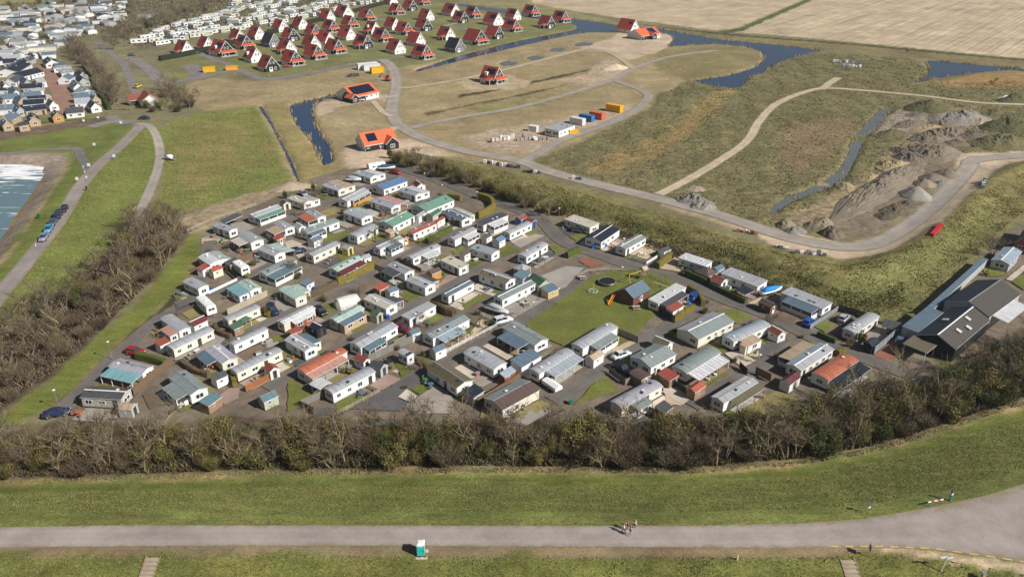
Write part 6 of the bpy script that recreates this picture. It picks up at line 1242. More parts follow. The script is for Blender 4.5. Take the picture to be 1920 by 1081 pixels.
tufts('scrub_bushes', '0 8 250 -4 420 -6 700 -6 600 26 420 62 262 92 200 60 60 100 0 112', 16000, .5, 1.4, .4, (BROWNL, T5, OLIVE, TWIG), 'scrub between the far cabins and caravans', 19)
tufts('tree_strip_undergrowth', '128 78 150 84 178 118 205 150 222 190 206 200 190 186 172 140 150 118 128 96', 5000, .5, 1.8, .4, (BROWNL, T5, TWIG), 'brown undergrowth of the tree strip beside the village', 20)
STN = mat('stone_fleck', (.5, .45, .38), .9, 'plain', .25, 2)
tufts('stone_flecks', '-120 979 250 976 960 977 1300 977 1500 973 1620 964 1620 972 1500 981 1300 985 960 985 250 984 -120 988', 420, .04, .1, .09, (STN,), 'pale stones along the dike road edge', 31, DIKE, 0)
tufts('stone_flecks', '300 905 500 899 900 893 1000 894 1000 899 900 899 500 906 300 911', 260, .05, .14, .12, (STN,), 'pale stones on the grass path below the dike', 32, .6, 0)
tufts('stone_flecks', '-120 1046 700 1046 1500 1050 1500 1090 -120 1090', 260, .05, .12, .08, (STN,), 'pale stones and daisies on the seaward grass', 33, DIKE - .5, 0)
tufts('meadow_grass', '310 232 380 212 478 202 498 232 540 340 440 368 335 400 300 395 306 310', 9000, .2, .45, .2, (T1, T6, T2, T1), 'grass of the green meadow', 9)
for k_, (nm, n_) in enumerate((('pond', 900), ('ditch', 60), ('canal', 260), ('canal_2', 900), ('lake', 900), ('stream', 90), ('pool', 60))):
    ring = np.array(WPOLY[nm]); c = ring.mean(0); rr = random.Random(k_); mb = MB(); closed = np.vstack([ring, ring[:1]]); seg = np.linalg.norm(np.diff(closed, axis=0), axis=1); tot = seg.sum()
    for i in range(n_):
        u = rr.uniform(0, tot); j = 0
        while u > seg[j] and j < len(seg) - 1: u -= seg[j]; j += 1
        p = closed[j] + (closed[j + 1] - closed[j]) * (u / seg[j]); nn = noise.noise(Vector((p[0] * .12, p[1] * .12, 0)))
        if nn < -.12: continue
        p = p + np.array((rr.gauss(0, .6), rr.gauss(0, .6))); h = rr.uniform(.6, 1.5); a = rr.uniform(0, 6.28); q = Vector((p[0], p[1], -.6)); s = Vector((math.cos(a), math.sin(a), 0)) * .22; mb.face([q - s, q + s, q + Vector((rr.uniform(-.3, .3), rr.uniform(-.3, .3), h + .3))])
    o = ob('reeds', mb.data('reeds', [T4])); o['kind'] = 'stuff'; o['label'] = 'dry reeds along the water edge'
# ------------------------------------------------------------------ vehicles
def loft(mb, secs, m=0, cap=True):            # sections: list of rings of equal length
    i = len(mb.v); n = len(secs[0])
    for s in secs: mb.v += [tuple(p) for p in s]
    for a in range(len(secs) - 1):
        for k in range(n): mb.f.append((i + a * n + k, i + a * n + (k + 1) % n, i + (a + 1) * n + (k + 1) % n, i + (a + 1) * n + k)); mb.m.append(m)
    if cap: mb.f += [tuple(i + k for k in range(n))[::-1], tuple(i + (len(secs) - 1) * n + k for k in range(n))]; mb.m += [m, m]
    return mb
def car_meshes(kind):
    # x forward; body profile: x, belt height, half width
    prof = {'hatch': [(-2.0, .78, .72), (-1.95, .92, .82), (-1.2, .96, .88), (.4, .94, .88), (1.1, .90, .87), (1.85, .76, .80), (2.0, .62, .68)], 'suv': [(-2.25, .95, .78), (-2.2, 1.1, .88), (-1.2, 1.15, .94), (.5, 1.12, .94), (1.2, 1.08, .93), (2.1, .92, .86), (2.3, .75, .74)], 'sedan': [(-2.3, .78, .74), (-2.2, .9, .84), (-1.4, .94, .89), (.5, .92, .89), (1.2, .88, .88), (2.1, .74, .82), (2.3, .6, .7)]}[kind]
    cab = {'hatch': [(-1.9, .7), (-1.5, 1.46), (.1, 1.48), (.95, .9)], 'suv': [(-2.15, 1.0), (-1.9, 1.72), (.3, 1.74), (1.05, 1.08)], 'sedan': [(-1.55, .92), (-.95, 1.42), (.35, 1.43), (1.15, .9)]}[kind]
    b = MB(); secs = [[(x, -w_, .28), (x, -w_ * 1.0, z * .75), (x, -w_ * .93, z), (x, w_ * .93, z), (x, w_, z * .75), (x, w_, .28)] for x, z, w_ in prof]; loft(b, secs)
    (xa, za), (xb, zb), (xc, zc), (xd, zd) = cab; w0, w1 = .80 if kind != 'suv' else .86, .60 if kind != 'suv' else .68
    g = MB(); g.face([(xa, -w0, za), (xb, -w1, zb), (xb, w1, zb), (xa, w0, za)][::-1]).face([(xd, -w0, zd), (xd, w0, zd), (xc, w1, zc), (xc, -w1, zc)])
    for s in (-1, 1): f_ = [(xa, s * w0, za), (xd, s * w0, zd), (xc, s * w1, zc), (xb, s * w1, zb)]; g.face(f_ if s < 0 else f_[::-1])
    r_ = MB().box(xb - .02, xc + .02, -w1 - .02, w1 + .02, zb - .03, zb + .03)
    for s in (-1, 1): r_.tube((xd, s * w0, zd), (xc, s * w1, zc), .035, .035, 4).tube((xa, s * w0, za), (xb, s * w1, zb), .05, .05, 4).tube(((xb + xc) / 2, s * w1, zb), ((xa + xd) / 2 - .1, s * w0, za), .04, .04, 4)
    return b, g, r_, prof
WHEEL = MB().tube((0, -.11, 0), (0, .11, 0), .32, .32, 14).tube((0, -.125, 0), (0, .125, 0), .19, .19, 10, 1).data('wheel', [TYRE, GALV])
LAMP = MB().box(-.04, .04, -.17, .17, -.07, .07).data('headlight', [CHROME]); TAIL = MB().box(-.03, .03, -.15, .15, -.08, .08).data('tail_light', [mat('tail_light', (.4, .01, .01), .3)])
CARM = {}
for k in ('hatch', 'suv', 'sedan'):
    b, g, r_, prof = car_meshes(k); CARM[k] = (b, g.data('windows', [GLASS]), r_, prof, {})
def car(px, py, deg, kind, cname, rgb, where, zoff=0.0):
    b, g, r_, prof, cache = CARM[kind]
    if cname not in cache:
        pm_ = mat('car_' + cname, rgb, .25, 'plain', .03, 1.0, metal=.15); pm_.node_tree.nodes['Principled BSDF'].inputs['Coat Weight'].default_value = .6; cache[cname] = (b.data('body', [pm_], True), r_.data('roof', [pm_]))
    body, roof = cache[cname]; p = GT(px, py); t = thing('car', f"{cname} {dict(hatch='hatchback', suv='estate car', sedan='saloon car')[kind]} {where}", 'car', (p.x, p.y, p.z + .18 + zoff), R(deg), 'cars')
    ob('body', body, t); ob('windows', g, t); ob('roof', roof, t); wd = prof[3][2] - .08; xf = prof[4][0] + .15; xr_ = prof[2][0] - .05
    for x in (xf, xr_):
        for s in (-1, 1): ob('wheel', WHEEL, t, (x, s * wd, .32))
    for s in (-1, 1): ob('headlight', LAMP, t, (prof[-1][0] - .06, s * .52, .64)); ob('tail_light', TAIL, t, (prof[0][0] + .01, s * .58, .8))
    FOOT.append((p.x, p.y, 2.5, R(deg), 4.4, 1.8))
dd = Vector(DIKE_ROAD[5]) - Vector(DIKE_ROAD[3]); dk = math.degrees(math.atan2(dd.y, dd.x)) + 180
for a in ((121, 396, dk, 'hatch', 'black', (.015, .018, .03), 'first in the row parked on the dike verge'), (110, 408, dk, 'suv', 'navy', (.02, .03, .07), 'second in the row parked on the dike verge'), (100, 421, dk, 'sedan', 'steel blue', (.08, .12, .22), 'in the middle of the dike verge row'), (92, 434, dk, 'hatch', 'light blue', (.10, .36, .60), 'next to last in the dike verge row'), (83, 449, dk, 'sedan', 'silver lilac', (.30, .31, .40), 'nearest in the row parked on the dike verge'),
    (272, 224, 4, 'sedan', 'dark blue', (.02, .04, .12), 'parked below the white farmhouse'), (260, 165, 80, 'suv', 'yellow', (.7, .55, .02), 'on the lane behind the farmhouse'), (248, 105, 10, 'hatch', 'grey blue', (.1, .14, .2), 'at the top of the parking lane'), (63, 205, 60, 'hatch', 'black', (.015, .018, .03), 'beside the tan cabin in the village'), (79, 201, 60, 'hatch', 'dark grey', (.06, .065, .07), 'between two cabins in the village'), (131, 216, 20, 'suv', 'charcoal', (.04, .045, .05), 'at the foot of the brick village road'),
    (675, 190, 20, 'sedan', 'silver', (.45, .46, .48), 'in front of the solar roofed house by the pond'), (539, 126, 30, 'hatch', 'red', (.4, .02, .02), 'beside an orange porch at the estate road'), (371, 101, 40, 'hatch', 'black', (.015, .018, .03), 'beside the first white estate house'), (570, 367, -57, 'hatch', 'silver', (.45, .46, .48), 'parked beside the beige roofed chalet'), (558, 476, 35, 'suv', 'navy', (.02, .03, .07), 'parked under the mint canopy'), (512, 587, -57, 'suv', 'navy', (.02, .03, .07), 'backed beside the golden bush'), (601, 587, -50, 'sedan', 'black', (.015, .018, .03), 'behind the white brick fronted chalet'),
    (1164, 670, 33, 'sedan', 'white', (.75, .75, .75), 'on the lane beside the sandy forecourt'), (1166, 697, -50, 'suv', 'black', (.015, .018, .03), 'parked across from the white saloon'), (943, 606, 30, 'suv', 'white', (.75, .75, .75), 'at the entrance of the sandy terrace'), (755, 621, -20, 'hatch', 'maroon', (.2, .01, .03), 'squeezed between chalet and blue shed'), (1302, 561, 45, 'suv', 'cobalt blue', (.01, .06, .35), 'behind the curved hedge'), (1518, 609, 38, 'hatch', 'bright blue', (.01, .12, .55), 'in front of the slate veranda'), (1581, 601, 48, 'hatch', 'silver', (.45, .46, .48), 'on the dark drive beside the curved cream chalet'), (255, 664, -15, 'hatch', 'red', (.5, .01, .01), 'beside the green hedge near the turquoise canopy'),
    (108, 779, 20, 'sedan', 'dark blue', (.02, .04, .12), 'at the lower left park corner'), (1083, 436, -20, 'hatch', 'dark grey', (.06, .065, .07), 'in front of the flat beige chalet'), (1686, 643, 60, 'hatch', 'grey blue', (.1, .14, .2), 'on the brick yard before the barns'), (742, 326, -30, 'hatch', 'red', (.4, .02, .02), 'below the corner of the bank'), (1875, 655, 60, 'suv', 'dark grey', (.06, .065, .07), 'behind the trees at the barn yard')): car(*a)
# touring caravans, boats, trailers
def touring(px, py, deg, L_, label):
    p = GT(px, py); t = thing('touring_caravan', label, 'caravan', (p.x, p.y, .12), R(deg), 'touring caravans'); hl = L_ / 2
    ob('body', MB().prism([(-1.1, .45), (1.1, .45), (1.15, 1.5), (1.05, 2.45), (.7, 2.62), (-.7, 2.62), (-1.05, 2.45), (-1.15, 1.5)], -hl, hl).data('body', [mat('caravan_white', (.78, .77, .74), .35, 'plain', .06, 1.5)]), t)
    ob('window', WIN, t, (hl, 0, 1.7), R(90), (1.6, 1, .7)); ob('window', WIN, t, (-hl * .4, -1.13, 1.6), 0, (1.1, 1, .6)); ob('window', WIN, t, (hl * .45, -1.13, 1.6), 0, (.9, 1, .6)); ob('door', DOOR, t, (.2, -1.13, 1.3), 0, (.6, 1, 1.6)); ob('roof_vent', VENT, t, (0, 0, 2.6), 0)
    for s in (-1, 1): ob('wheel', WHEEL, t, (-.2, s * 1.0, .32))
    ob('tow_bar', MB().tube((hl, -.5, .45), (hl + 1.2, 0, .45), .05, .05, 5).tube((hl, .5, .45), (hl + 1.2, 0, .45), .05, .05, 5).data('tow_bar', [GALV]), t); FOOT.append((p.x, p.y, 3, R(deg), L_, 2.3))
touring(454, 512, -48, 5, 'small white touring caravan on the gravel plot'); touring(389, 583, -50, 6.5, 'large white touring caravan with rounded roof beside the maroon gabled shed'); touring(706, 319, 30, 6, 'white camper with sloping front behind the uppermost chalet')
def boat(px, py, deg, label, cover, L_=5.5):
    p = GT(px, py); t = thing('boat', label, 'boat', (p.x, p.y, .12), R(deg), 'boats on trailers'); hl = L_ / 2; secs = []
    for u in np.linspace(-1, 1, 9): w_ = 1.0 * (1 - max(0, u) ** 2.2) + .02; z = .55 + .25 * max(0, u) ** 2; secs.append([(u * hl, -w_, 1.35 + .2 * max(0, u)), (u * hl, -w_ * .75, z + .2), (u * hl, 0, z), (u * hl, w_ * .75, z + .2), (u * hl, w_, 1.35 + .2 * max(0, u))])
    ob('hull', loft(MB(), secs).data('hull', [TRIM], True), t)
    cm = mat('boat_' + cover[0], cover[1], .7); ob('cover', loft(MB(), [[(u * hl * .9, -w_ * .9, 1.36), (u * hl * .9, -w_ * .5, 1.36 + h_), (u * hl * .9, w_ * .5, 1.36 + h_), (u * hl * .9, w_ * .9, 1.36)] for u, w_, h_ in ((-1, .9, .2), (-.5, 1, .75), (.2, .95, .65), (1, .2, .25))]).data('cover', [cm], True), t)
    ob('trailer', MB().box(-hl * .8, hl * 1.1, -.06, .06, .4, .5).box(-.5, -.3, -.8, .8, .35, .45).data('trailer', [GALV]), t)
    for s in (-1, 1): ob('wheel', WHEEL, t, (-.4, s * .85, .32))
boat(664, 342, -10, 'boat under a grey cover between the uppermost chalets', ('grey', (.4, .41, .42))); boat(932, 588, -35, 'boat under a grey cover behind the white estate car', ('pale', (.45, .45, .47)), 6.5); boat(1445, 552, 25, 'white motor boat with blue cockpit cover on a trailer', ('blue', (.02, .22, .55)), 6.5); boat(725, 320, 5, 'boat under a dark blue cover at the hedge corner', ('navy', (.03, .08, .16)), 6)
p = GT(1035, 728); t = thing('trailer_tent', 'white covered trailer at the end of the ribbed canopy', 'trailer', (p.x, p.y, .1), R(-52)); ob('cover', MB().prism([(-.95, .5), (.95, .5), (.9, 1.2), (.0, 1.5), (-.9, 1.2)], -2, 2).data('cover', [TRIM]), t); ob('panel', MB().box(-2.9, -2.05, -.9, .9, .5, 1.1).data('panel', [SOLAR]), t)
for s in (-1, 1): ob('wheel', WHEEL, t, (0, s * .9, .32))
p = GT(318, 300); t = thing('water_tanker', 'white water tank trailer beside the gravel path', 'trailer', (p.x, p.y, p.z), R(-20)); ob('tank', MB().tube((-1.3, 0, 1.3), (1.3, 0, 1.3), .75, .75, 14).data('tank', [TRIM], True), t); ob('frame', MB().box(-1.4, 2.4, -.5, .5, .45, .6).data('frame', [GALV]), t)
for s in (-1, 1): ob('wheel', WHEEL, t, (0, s * .8, .32))
# polytunnel, white round greenhouse tent
p = GT(652, 572); t = thing('polytunnel', 'whitish domed polytunnel by the park lane', 'polytunnel', (p.x, p.y, .1), R(33)); secs = [[(x, 2.0 * math.cos(a) * w_, 2.3 * math.sin(a) * w_) for a in np.linspace(0, math.pi, 9)] for x, w_ in ((-3, .55), (-2.4, .95), (0, 1), (2.4, .95), (3, .55))]; ob('sheeting', loft(MB(), secs).data('sheeting', [mat('sheeting', (.6, .58, .54), .5, 'wall', .2, 1.0)]), t); ob('door', DDOOR, t, (3.02, 0, .8), R(90), (.9, 1, 1.5))
# ------------------------------------------------------------------ fences: posts and panels
FM = {'grey': mat('fence_grey', (.22, .205, .185), .9, 'wall', .15, 2), 'brown': mat('fence_brown', (.19, .12, .075), .9, 'wall', .15, 2), 'dark': mat('fence_dark', (.06, .055, .05), .9, 'wall', .15, 2), 'white': TRIM, 'pale': mat('fence_pale', (.42, .36, .27), .9, 'wall', .15, 2), 'steel': mat('fence_steel', (.28, .30, .32), .5, 'wall', .1, 2), 'orange': mat('fence_orange', (.33, .13, .05), .9, 'wall', .15, 2)}
PAN = {}
for k, m in FM.items():
    mb = MB()
    for i in range(12): mb.box(-.5 + i / 12 + .004, -.5 + (i + 1) / 12 - .004, -.012 + (.012 if i % 2 else 0), .012 + (.012 if i % 2 else 0), .03, 1)
    rl = MB()
    for z in (.35, .62, .9): rl.box(-.5, .5, -.02, .02, z, z + .09)
    PAN[k] = (mb.data('panel', [m]), rl.data('rail', [m]), MB().box(-.05, .05, -.05, .05, 0, 1.04).data('post', [m]))
def fence(px, h, k, label, style='panel', step=1.85):
    pts = [G(*p) for p in P2(px)]; o = pts[0]; t = thing('fence', label, 'fence', (o[0], o[1], .1), 0, 'fences in the park'); first = True
    for a, b2 in zip(pts, pts[1:]):
        L_ = math.dist(a, b2); n = max(1, round(L_ / step)); an = math.atan2(b2[1] - a[1], b2[0] - a[0])
        for i in range(n + 1):
            q = (a[0] + (b2[0] - a[0]) * i / n - o[0], a[1] + (b2[1] - a[1]) * i / n - o[1], 0)
            if i or first: ob('post', PAN[k][2], t, q, an, (1, 1, h))
            if i < n: ob('panel' if style == 'panel' else 'rail', PAN[k][0 if style == 'panel' else 1], t, (a[0] + (b2[0] - a[0]) * (i + .5) / n - o[0], a[1] + (b2[1] - a[1]) * (i + .5) / n - o[1], 0), an, (L_ / n - .1, 1, h))
        first = False
for px, h, k, lab, st in (('566 764 606 746', 1.7, 'grey', 'grey timber fence left of the long white chalet at the bottom edge', 'panel'), ('566 766 590 778 634 779', 1.7, 'grey', 'grey timber fence along the ditch at the bottom edge', 'panel'), ('634 779 712 737', 1.0, 'pale', 'pale rail fence along the asphalt fan', 'rail'), ('692 680 742 656 778 641', 1.8, 'grey', 'grey panel fence behind the wagon with red doors', 'panel'), ('740 652 772 634', 1.6, 'grey', 'short panel fence beside the slate blue shed', 'panel'), ('818 672 870 645 932 613', .9, 'white', 'white rail along the sandy terrace', 'rail'), ('896 588 930 606', .9, 'white', 'short white rail behind the white estate car', 'rail'), ('895 762 940 735 976 712', 1.7, 'brown', 'brown panel fence beside the mossy roofed chalet', 'panel'), ('1002 698 1030 678 1056 656', 1.2, 'brown', 'low brown fence behind the ribbed canopy chalet', 'rail'), ('1160 628 1196 644', 1.6, 'grey', 'grey fence at the end of the playing lawn', 'panel'), ('1216 575 1240 590 1264 606', 1.8, 'dark', 'dark tall fence beside the playing lawn', 'panel'), ('1082 522 1100 512 1140 508 1180 510 1220 521 1262 538', 1.0, 'pale', 'pale fence round the playground', 'rail'), ('1416 702 1444 716', 1.8, 'brown', 'brown fence beside the lilac lamp post', 'panel'), ('1518 618 1572 582', 1.3, 'steel', 'steel fence between bright blue car and lawn', 'panel'), ('1570 582 1622 598', 1.6, 'dark', 'black fence behind the silver hatchback', 'panel'), ('1638 665 1662 645 1686 624', 2.0, 'steel', 'tall steel fence before the brick yard', 'panel'), ('252 742 290 708 326 682', 1.7, 'brown', 'brown panel fence right of the turquoise canopy', 'panel'), ('428 592 465 574 502 556', 1.7, 'pale', 'pale panel fence below the turquoise and mint chalet', 'panel'), ('333 592 364 578', .9, 'brown', 'low timber edging by the large touring caravan', 'rail'), ('392 552 445 527', .8, 'white', 'low white wall beside the lane', 'panel'), ('352 437 400 416 440 402 480 388', 1.2, 'pale', 'old pale post and rail fence along the upper park edge', 'rail'), ('1182 487 1212 496 1238 480', .8, 'white', 'white low fence round the paved plot by the park road', 'panel'), ('438 500 475 485', 1.6, 'brown', 'brown fence beside the navy car', 'panel'), ('428 510 446 526', 1.5, 'dark', 'dark fence behind the small touring caravan', 'panel'), ('462 735 506 712', 1.4, 'orange', 'orange stained fence beside the red brown shed', 'panel'), ('1232 705 1290 742', 1.5, 'dark', 'dark fence below the red shed roofs', 'panel'), ('1142 700 1172 722 1190 716', 1.4, 'grey', 'grey wall round the black estate car', 'panel'), ('1240 735 1205 752', 1.0, 'brown', 'brown low fence behind the pale lilac chalet', 'rail'), ('755 495 790 512', 1.3, 'brown', 'brown fence behind the orange shed', 'panel'), ('690 498 722 512', 1.4, 'pale', 'pale fence beside the maroon veranda drive', 'panel'), ('1500 700 1515 692', 1.2, 'brown', 'short fence beside the maroon roofed shed', 'panel'), ('808 575 846 592', 1.5, 'brown', 'brown fence at the head of the sandy terrace', 'panel'), ('1386 690 1400 704', 1.5, 'dark', 'dark screen at the end of the white ribbed canopy', 'panel'), ('1010 556 1048 548', 1.5, 'brown', 'brown screen by the plywood shed', 'panel')):
    fence(px, h, k, lab, st)
# wire fence posts of the estate road, one thing each
for i, (px, py) in enumerate(P2('505 144 530 139 555 136 580 132 605 127 630 123 655 118 680 113 440 142 352 128 330 140')):
    p = GT(px, py); o = ob('marker_post', MB().box(-.08, .08, -.08, .08, 0, 1.3).box(-.1, .1, -.1, .1, 1.3, 1.36).data('marker_post', [FM['pale']]), None, p); tag(o, 'pale marker post beside the estate road', 'post', 'marker posts along the estate road')
LPM = MB().tube((0, 0, 0), (0, 0, 4.2), .07, .045, 8).data('pole', [GALV]); LHD = MB().tube((0, 0, 4.2), (0, 0, 4.45), .12, .26, 8).tube((0, 0, 4.45), (0, 0, 4.55), .3, .1, 8).data('lamp_head', [TRIM])
for px, py, w_ in ((211, 675, 'beside the ditch behind the turquoise canopy'), (112, 768, 'at the lower left corner of the park'), (1420, 700, 'at the lane beside the white ribbed canopy'), (1000, 599, 'at the left edge of the playing lawn'), (1047, 572, 'beside the plywood shed and playing lawn'), (1165, 531, 'at the playground fence'), (797, 349, 'at the top of the park road'), (830, 372, 'behind the big green roof'), (895, 385, 'at the hooked hedge'), (1048, 417, 'at the park road bend'), (672, 533, 'at the foot of the tall olive hedge'), (877, 520, 'beside the flat beige chalet'), (714, 228, 'in the dry field beside the estate road'), (395, 116, 'at the turning place of the estate')):
    p = GT(px, py); t = thing('street_lamp', 'slim grey lamp post ' + w_, 'lamp post', p, 0, 'lamp posts'); ob('pole', LPM, t); ob('lamp_head', LHD, t)
# ------------------------------------------------------------------ playground
YEL = paint('play_yellow', (.70, .42, .02)); GRN = paint('play_green', (.25, .6, .08)); ORG = paint('play_orange', (.75, .25, .02)); BLU = paint('play_blue', (.03, .12, .5))
p = GT(1150, 566); t = thing('slide', 'orange yellow slide with blue ladder on the playing lawn', 'slide', (p.x, p.y, .2), R(-120)); ob('chute', slab(MB(), [(-.28, 0), (-.25, 0), (.25, 0), (.28, 0)], -.1, .1, .05, [0, 0, 0]).face([(0, -.28, 1.6), (2.6, -.28, .25), (2.6, .28, .25), (0, .28, 1.6)]).face([(0, -.28, 1.6), (0, -.28, 1.85), (2.6, -.28, .5), (2.6, -.28, .25)]).face([(0, .28, 1.85), (0, .28, 1.6), (2.6, .28, .25), (2.6, .28, .5)]).data('chute', [ORG]), t)
lad = MB()
for s in (-.3, .3): lad.tube((-.9, s, 0), (0, s, 2.1), .05, .05, 6)
for k in range(5): lad.tube((-.8 + k * .17, -.3, .25 + k * .36), (-.8 + k * .17, .3, .25 + k * .36), .035, .035, 5)
ob('ladder', lad.data('ladder', [BLU]), t)
p = GT(1193, 528); t = thing('swing_frame', 'yellow swing frame with timber climbing tower', 'swing', (p.x, p.y, .2), R(35)); ob('beam', MB().tube((-2.6, 0, 2.4), (1.6, 0, 2.4), .08, .08, 6).data('beam', [YEL]), t)
for s in (-1, 1): ob('leg', MB().tube((-2.6, 0, 2.4), (-2.9, s * 1.1, 0), .07, .07, 6).data('leg', [YEL]), t)
tw = MB()
for a in (-1, 1):
    for b2 in (-1, 1): tw.tube((2.3 + a * .7, b2 * .7, 0), (2.3 + a * .7, b2 * .7, 3.0), .08, .08, 6)
tw.box(1.6, 3.0, -.7, .7, 1.3, 1.4); ob('tower', tw.data('tower', [WOOD]), t); ob('tower_roof', MB().prism([(-.9, 2.7), (.9, 2.7), (0, 3.4)], 1.5, 3.1).data('tower_roof', [FM['pale']]), t)
for x in (-1.6, -.2):
    s_ = ob('swing_seat', MB().box(x - .22, x + .22, -.1, .1, .5, .55).data('swing_seat', [BLACKM]), t); ob('chain', MB().tube((x - .2, 0, .55), (x - .2, 0, 2.4), .015, .015, 4).tube((x + .2, 0, .55), (x + .2, 0, 2.4), .015, .015, 4).data('chain', [GALV]), s_)
p = GT(1138, 533); t = thing('trampoline', 'round black trampoline beside the playground fence', 'trampoline', (p.x, p.y, .15)); ob('mat', MB().tube((0, 0, .75), (0, 0, .8), 2.0, 2.0, 28).data('mat', [BLACKM]), t); ring_ = MB()
for k in range(28): a, b2 = k * math.pi / 14, (k + 1) * math.pi / 14; ring_.tube((2.1 * math.cos(a), 2.1 * math.sin(a), .78), (2.1 * math.cos(b2), 2.1 * math.sin(b2), .78), .07, .07, 5, 0, False)
ob('rim', ring_.data('rim', [GALV]), t)
for k in range(6): a = k * math.pi / 3; ob('leg', MB().tube((2.05 * math.cos(a), 2.05 * math.sin(a), 0), (2.05 * math.cos(a), 2.05 * math.sin(a), .75), .04, .04, 5).data('leg', [GALV]), t)
p = GT(1112, 549); t = thing('roundabout', 'bright green playground roundabout with centre pole', 'roundabout', (p.x, p.y, .2)); ob('pole', MB().tube((0, 0, 0), (0, 0, 2.4), .09, .09, 8).data('pole', [GRN]), t); ring_ = MB()
for k in range(20): a, b2 = k * math.pi / 10, (k + 1) * math.pi / 10; ring_.tube((1.1 * math.cos(a), 1.1 * math.sin(a), .4), (1.1 * math.cos(b2), 1.1 * math.sin(b2), .4), .07, .07, 5, 0, False)
for k in range(4): a = k * math.pi / 2; ring_.tube((0, 0, .5), (1.1 * math.cos(a), 1.1 * math.sin(a), .4), .04, .04, 5)
ob('ring', ring_.data('ring', [mat('play_pale', (.5, .65, .55), .5)]), t)
p = GT(1239, 539); t = thing('seesaw', 'yellow seesaw near the playground fence', 'seesaw', (p.x, p.y, .2), R(-30)); ob('beam', MB().tube((-1.9, 0, .9), (1.9, 0, .35), .08, .08, 6).data('beam', [YEL]), t); ob('stand', MB().prism([(-.4, 0), (.4, 0), (0, .65)], -.15, .15).data('stand', [BLU]), t)
for px, py, deg, lab in ((987, 574, 20, 'grey picnic table on the paved yard by the long white chalet'), (1092, 524, 15, 'picnic table beside the flat roofed brick building'), (1192, 580, 10, 'small bench on the playing lawn')):
    p = GT(px, py); t = thing('picnic_table', lab, 'table', (p.x, p.y, .16), R(deg)); ob('table_top', MB().box(-.9, .9, -.4, .4, .7, .76).data('table_top', [FM['pale']]), t)
    for s in (-1, 1): ob('bench', MB().box(-.9, .9, s * .75 - .14, s * .75 + .14, .42, .47).data('bench', [FM['pale']]), t); ob('leg', MB().box(s * .6 - .05, s * .6 + .05, -.8, .8, .3, .4).box(s * .6 - .05, s * .6 + .05, -.3, .3, 0, .7).data('leg', [FM['grey']]), t)
p = GT(812, 770); t = thing('rotary_dryer', 'grey rotary washing line in front of the mossy roofed chalet', 'washing line', (p.x, p.y, .1)); mb = MB().tube((0, 0, 0), (0, 0, 2.1), .05, .05, 6)
for k in range(10): a = k * math.pi / 5; mb.tube((0, 0, 1.9), (2.3 * math.cos(a), 2.3 * math.sin(a), 2.3), .03, .03, 4); b2 = a + math.pi / 5; mb.tube((2.3 * math.cos(a), 2.3 * math.sin(a), 2.3), (2.3 * math.cos(b2), 2.3 * math.sin(b2), 2.3), .02, .02, 4)
ob('frame', mb.data('frame', [GALV]), t)
# small garden clutter: bins and tables, one thing each
BIN = MB().box(-.3, .3, -.35, .35, .05, 1.0).box(-.33, .33, -.38, .38, 1.0, 1.08); BINW = MB().tube((-.3, .3, .1), (.3, .3, .1), .1, .1, 8).data('wheels', [TYRE])
for px, py, rgb, key, w_ in ((728, 598, (.02, .12, .5), 'blue', 'blue wheelie bin beside the dark green shed'), (432, 655, (.02, .25, .6), 'lightblue', 'light blue bin behind the pale lilac chalet'), (440, 662, (.02, .2, .6), 'lightblue', 'light blue bin nearest the pale lilac chalet'), (590, 545, (.02, .15, .6), 'blue', 'blue bin beside the slate roofed store'), (397, 547, (.03, .15, .5), 'blue', 'blue bin at the white low wall'), (1112, 466, (.02, .1, .5), 'blue', 'blue bin left of the navy roofed chalet'), (1135, 463, (.02, .1, .5), 'blue', 'blue bin before the navy roofed chalet'), (73, 408, (.01, .12, .05), 'green', 'dark green litter bin on the outer dike slope'), (1290, 572, (.02, .2, .4), 'bluegreen', 'blue bin under the dark canopy'), (1070, 757, (.02, .2, .18), 'teal', 'teal bin beside the trailer tent')):
    p = GT(px, py); t = thing('wheelie_bin', w_, 'bin', p); ob('body', BIN.data('body', [paint('bin_' + key, rgb)]), t); ob('wheels', BINW, t)
# ------------------------------------------------------------------ dike road furniture
p = GT(790, 1037); t = thing('portable_toilet', 'turquoise portable toilet with white roof beside the dike road', 'toilet', p, R(2)); TQ = mat('toilet_turquoise', (.03, .52, .45), .45)
ob('cabin', MB().box(-.52, .52, -.52, .52, .1, 1.98).data('cabin', [mat('toilet_side', (.42, .46, .47), .5)]), t); d = ob('door', MB().box(-.42, .42, -.56, -.525, .18, 1.72).data('door', [TQ]), t); ob('handle', MB().box(.28, .34, -.6, -.565, .9, 1.1).data('handle', [BLACKM]), d)
ob('door_frame', MB().box(-.53, -.43, -.555, -.522, .1, 1.98).box(.43, .53, -.555, -.522, .1, 1.98).box(-.43, .43, -.555, -.522, 1.74, 1.98).data('door_frame', [TQ]), t); ob('sign_panel', MB().box(-.3, .3, -.566, -.558, 1.78, 1.92).data('sign_panel', [mat('toilet_sign', (.62, .85, .80), .5)]), t)
ob('roof', loft(MB(), [[(-.56, -.56, 1.98), (.56, -.56, 1.98), (.56, .56, 1.98), (-.56, .56, 1.98)], [(-.5, -.5, 2.12), (.5, -.5, 2.12), (.5, .5, 2.12), (-.5, .5, 2.12)], [(-.3, -.3, 2.2), (.3, -.3, 2.2), (.3, .3, 2.2), (-.3, .3, 2.2)]]).data('roof', [TRIM]), t); ob('skid', MB().box(-.56, .56, -.56, .56, 0, .1).data('skid', [BLACKM]), t)
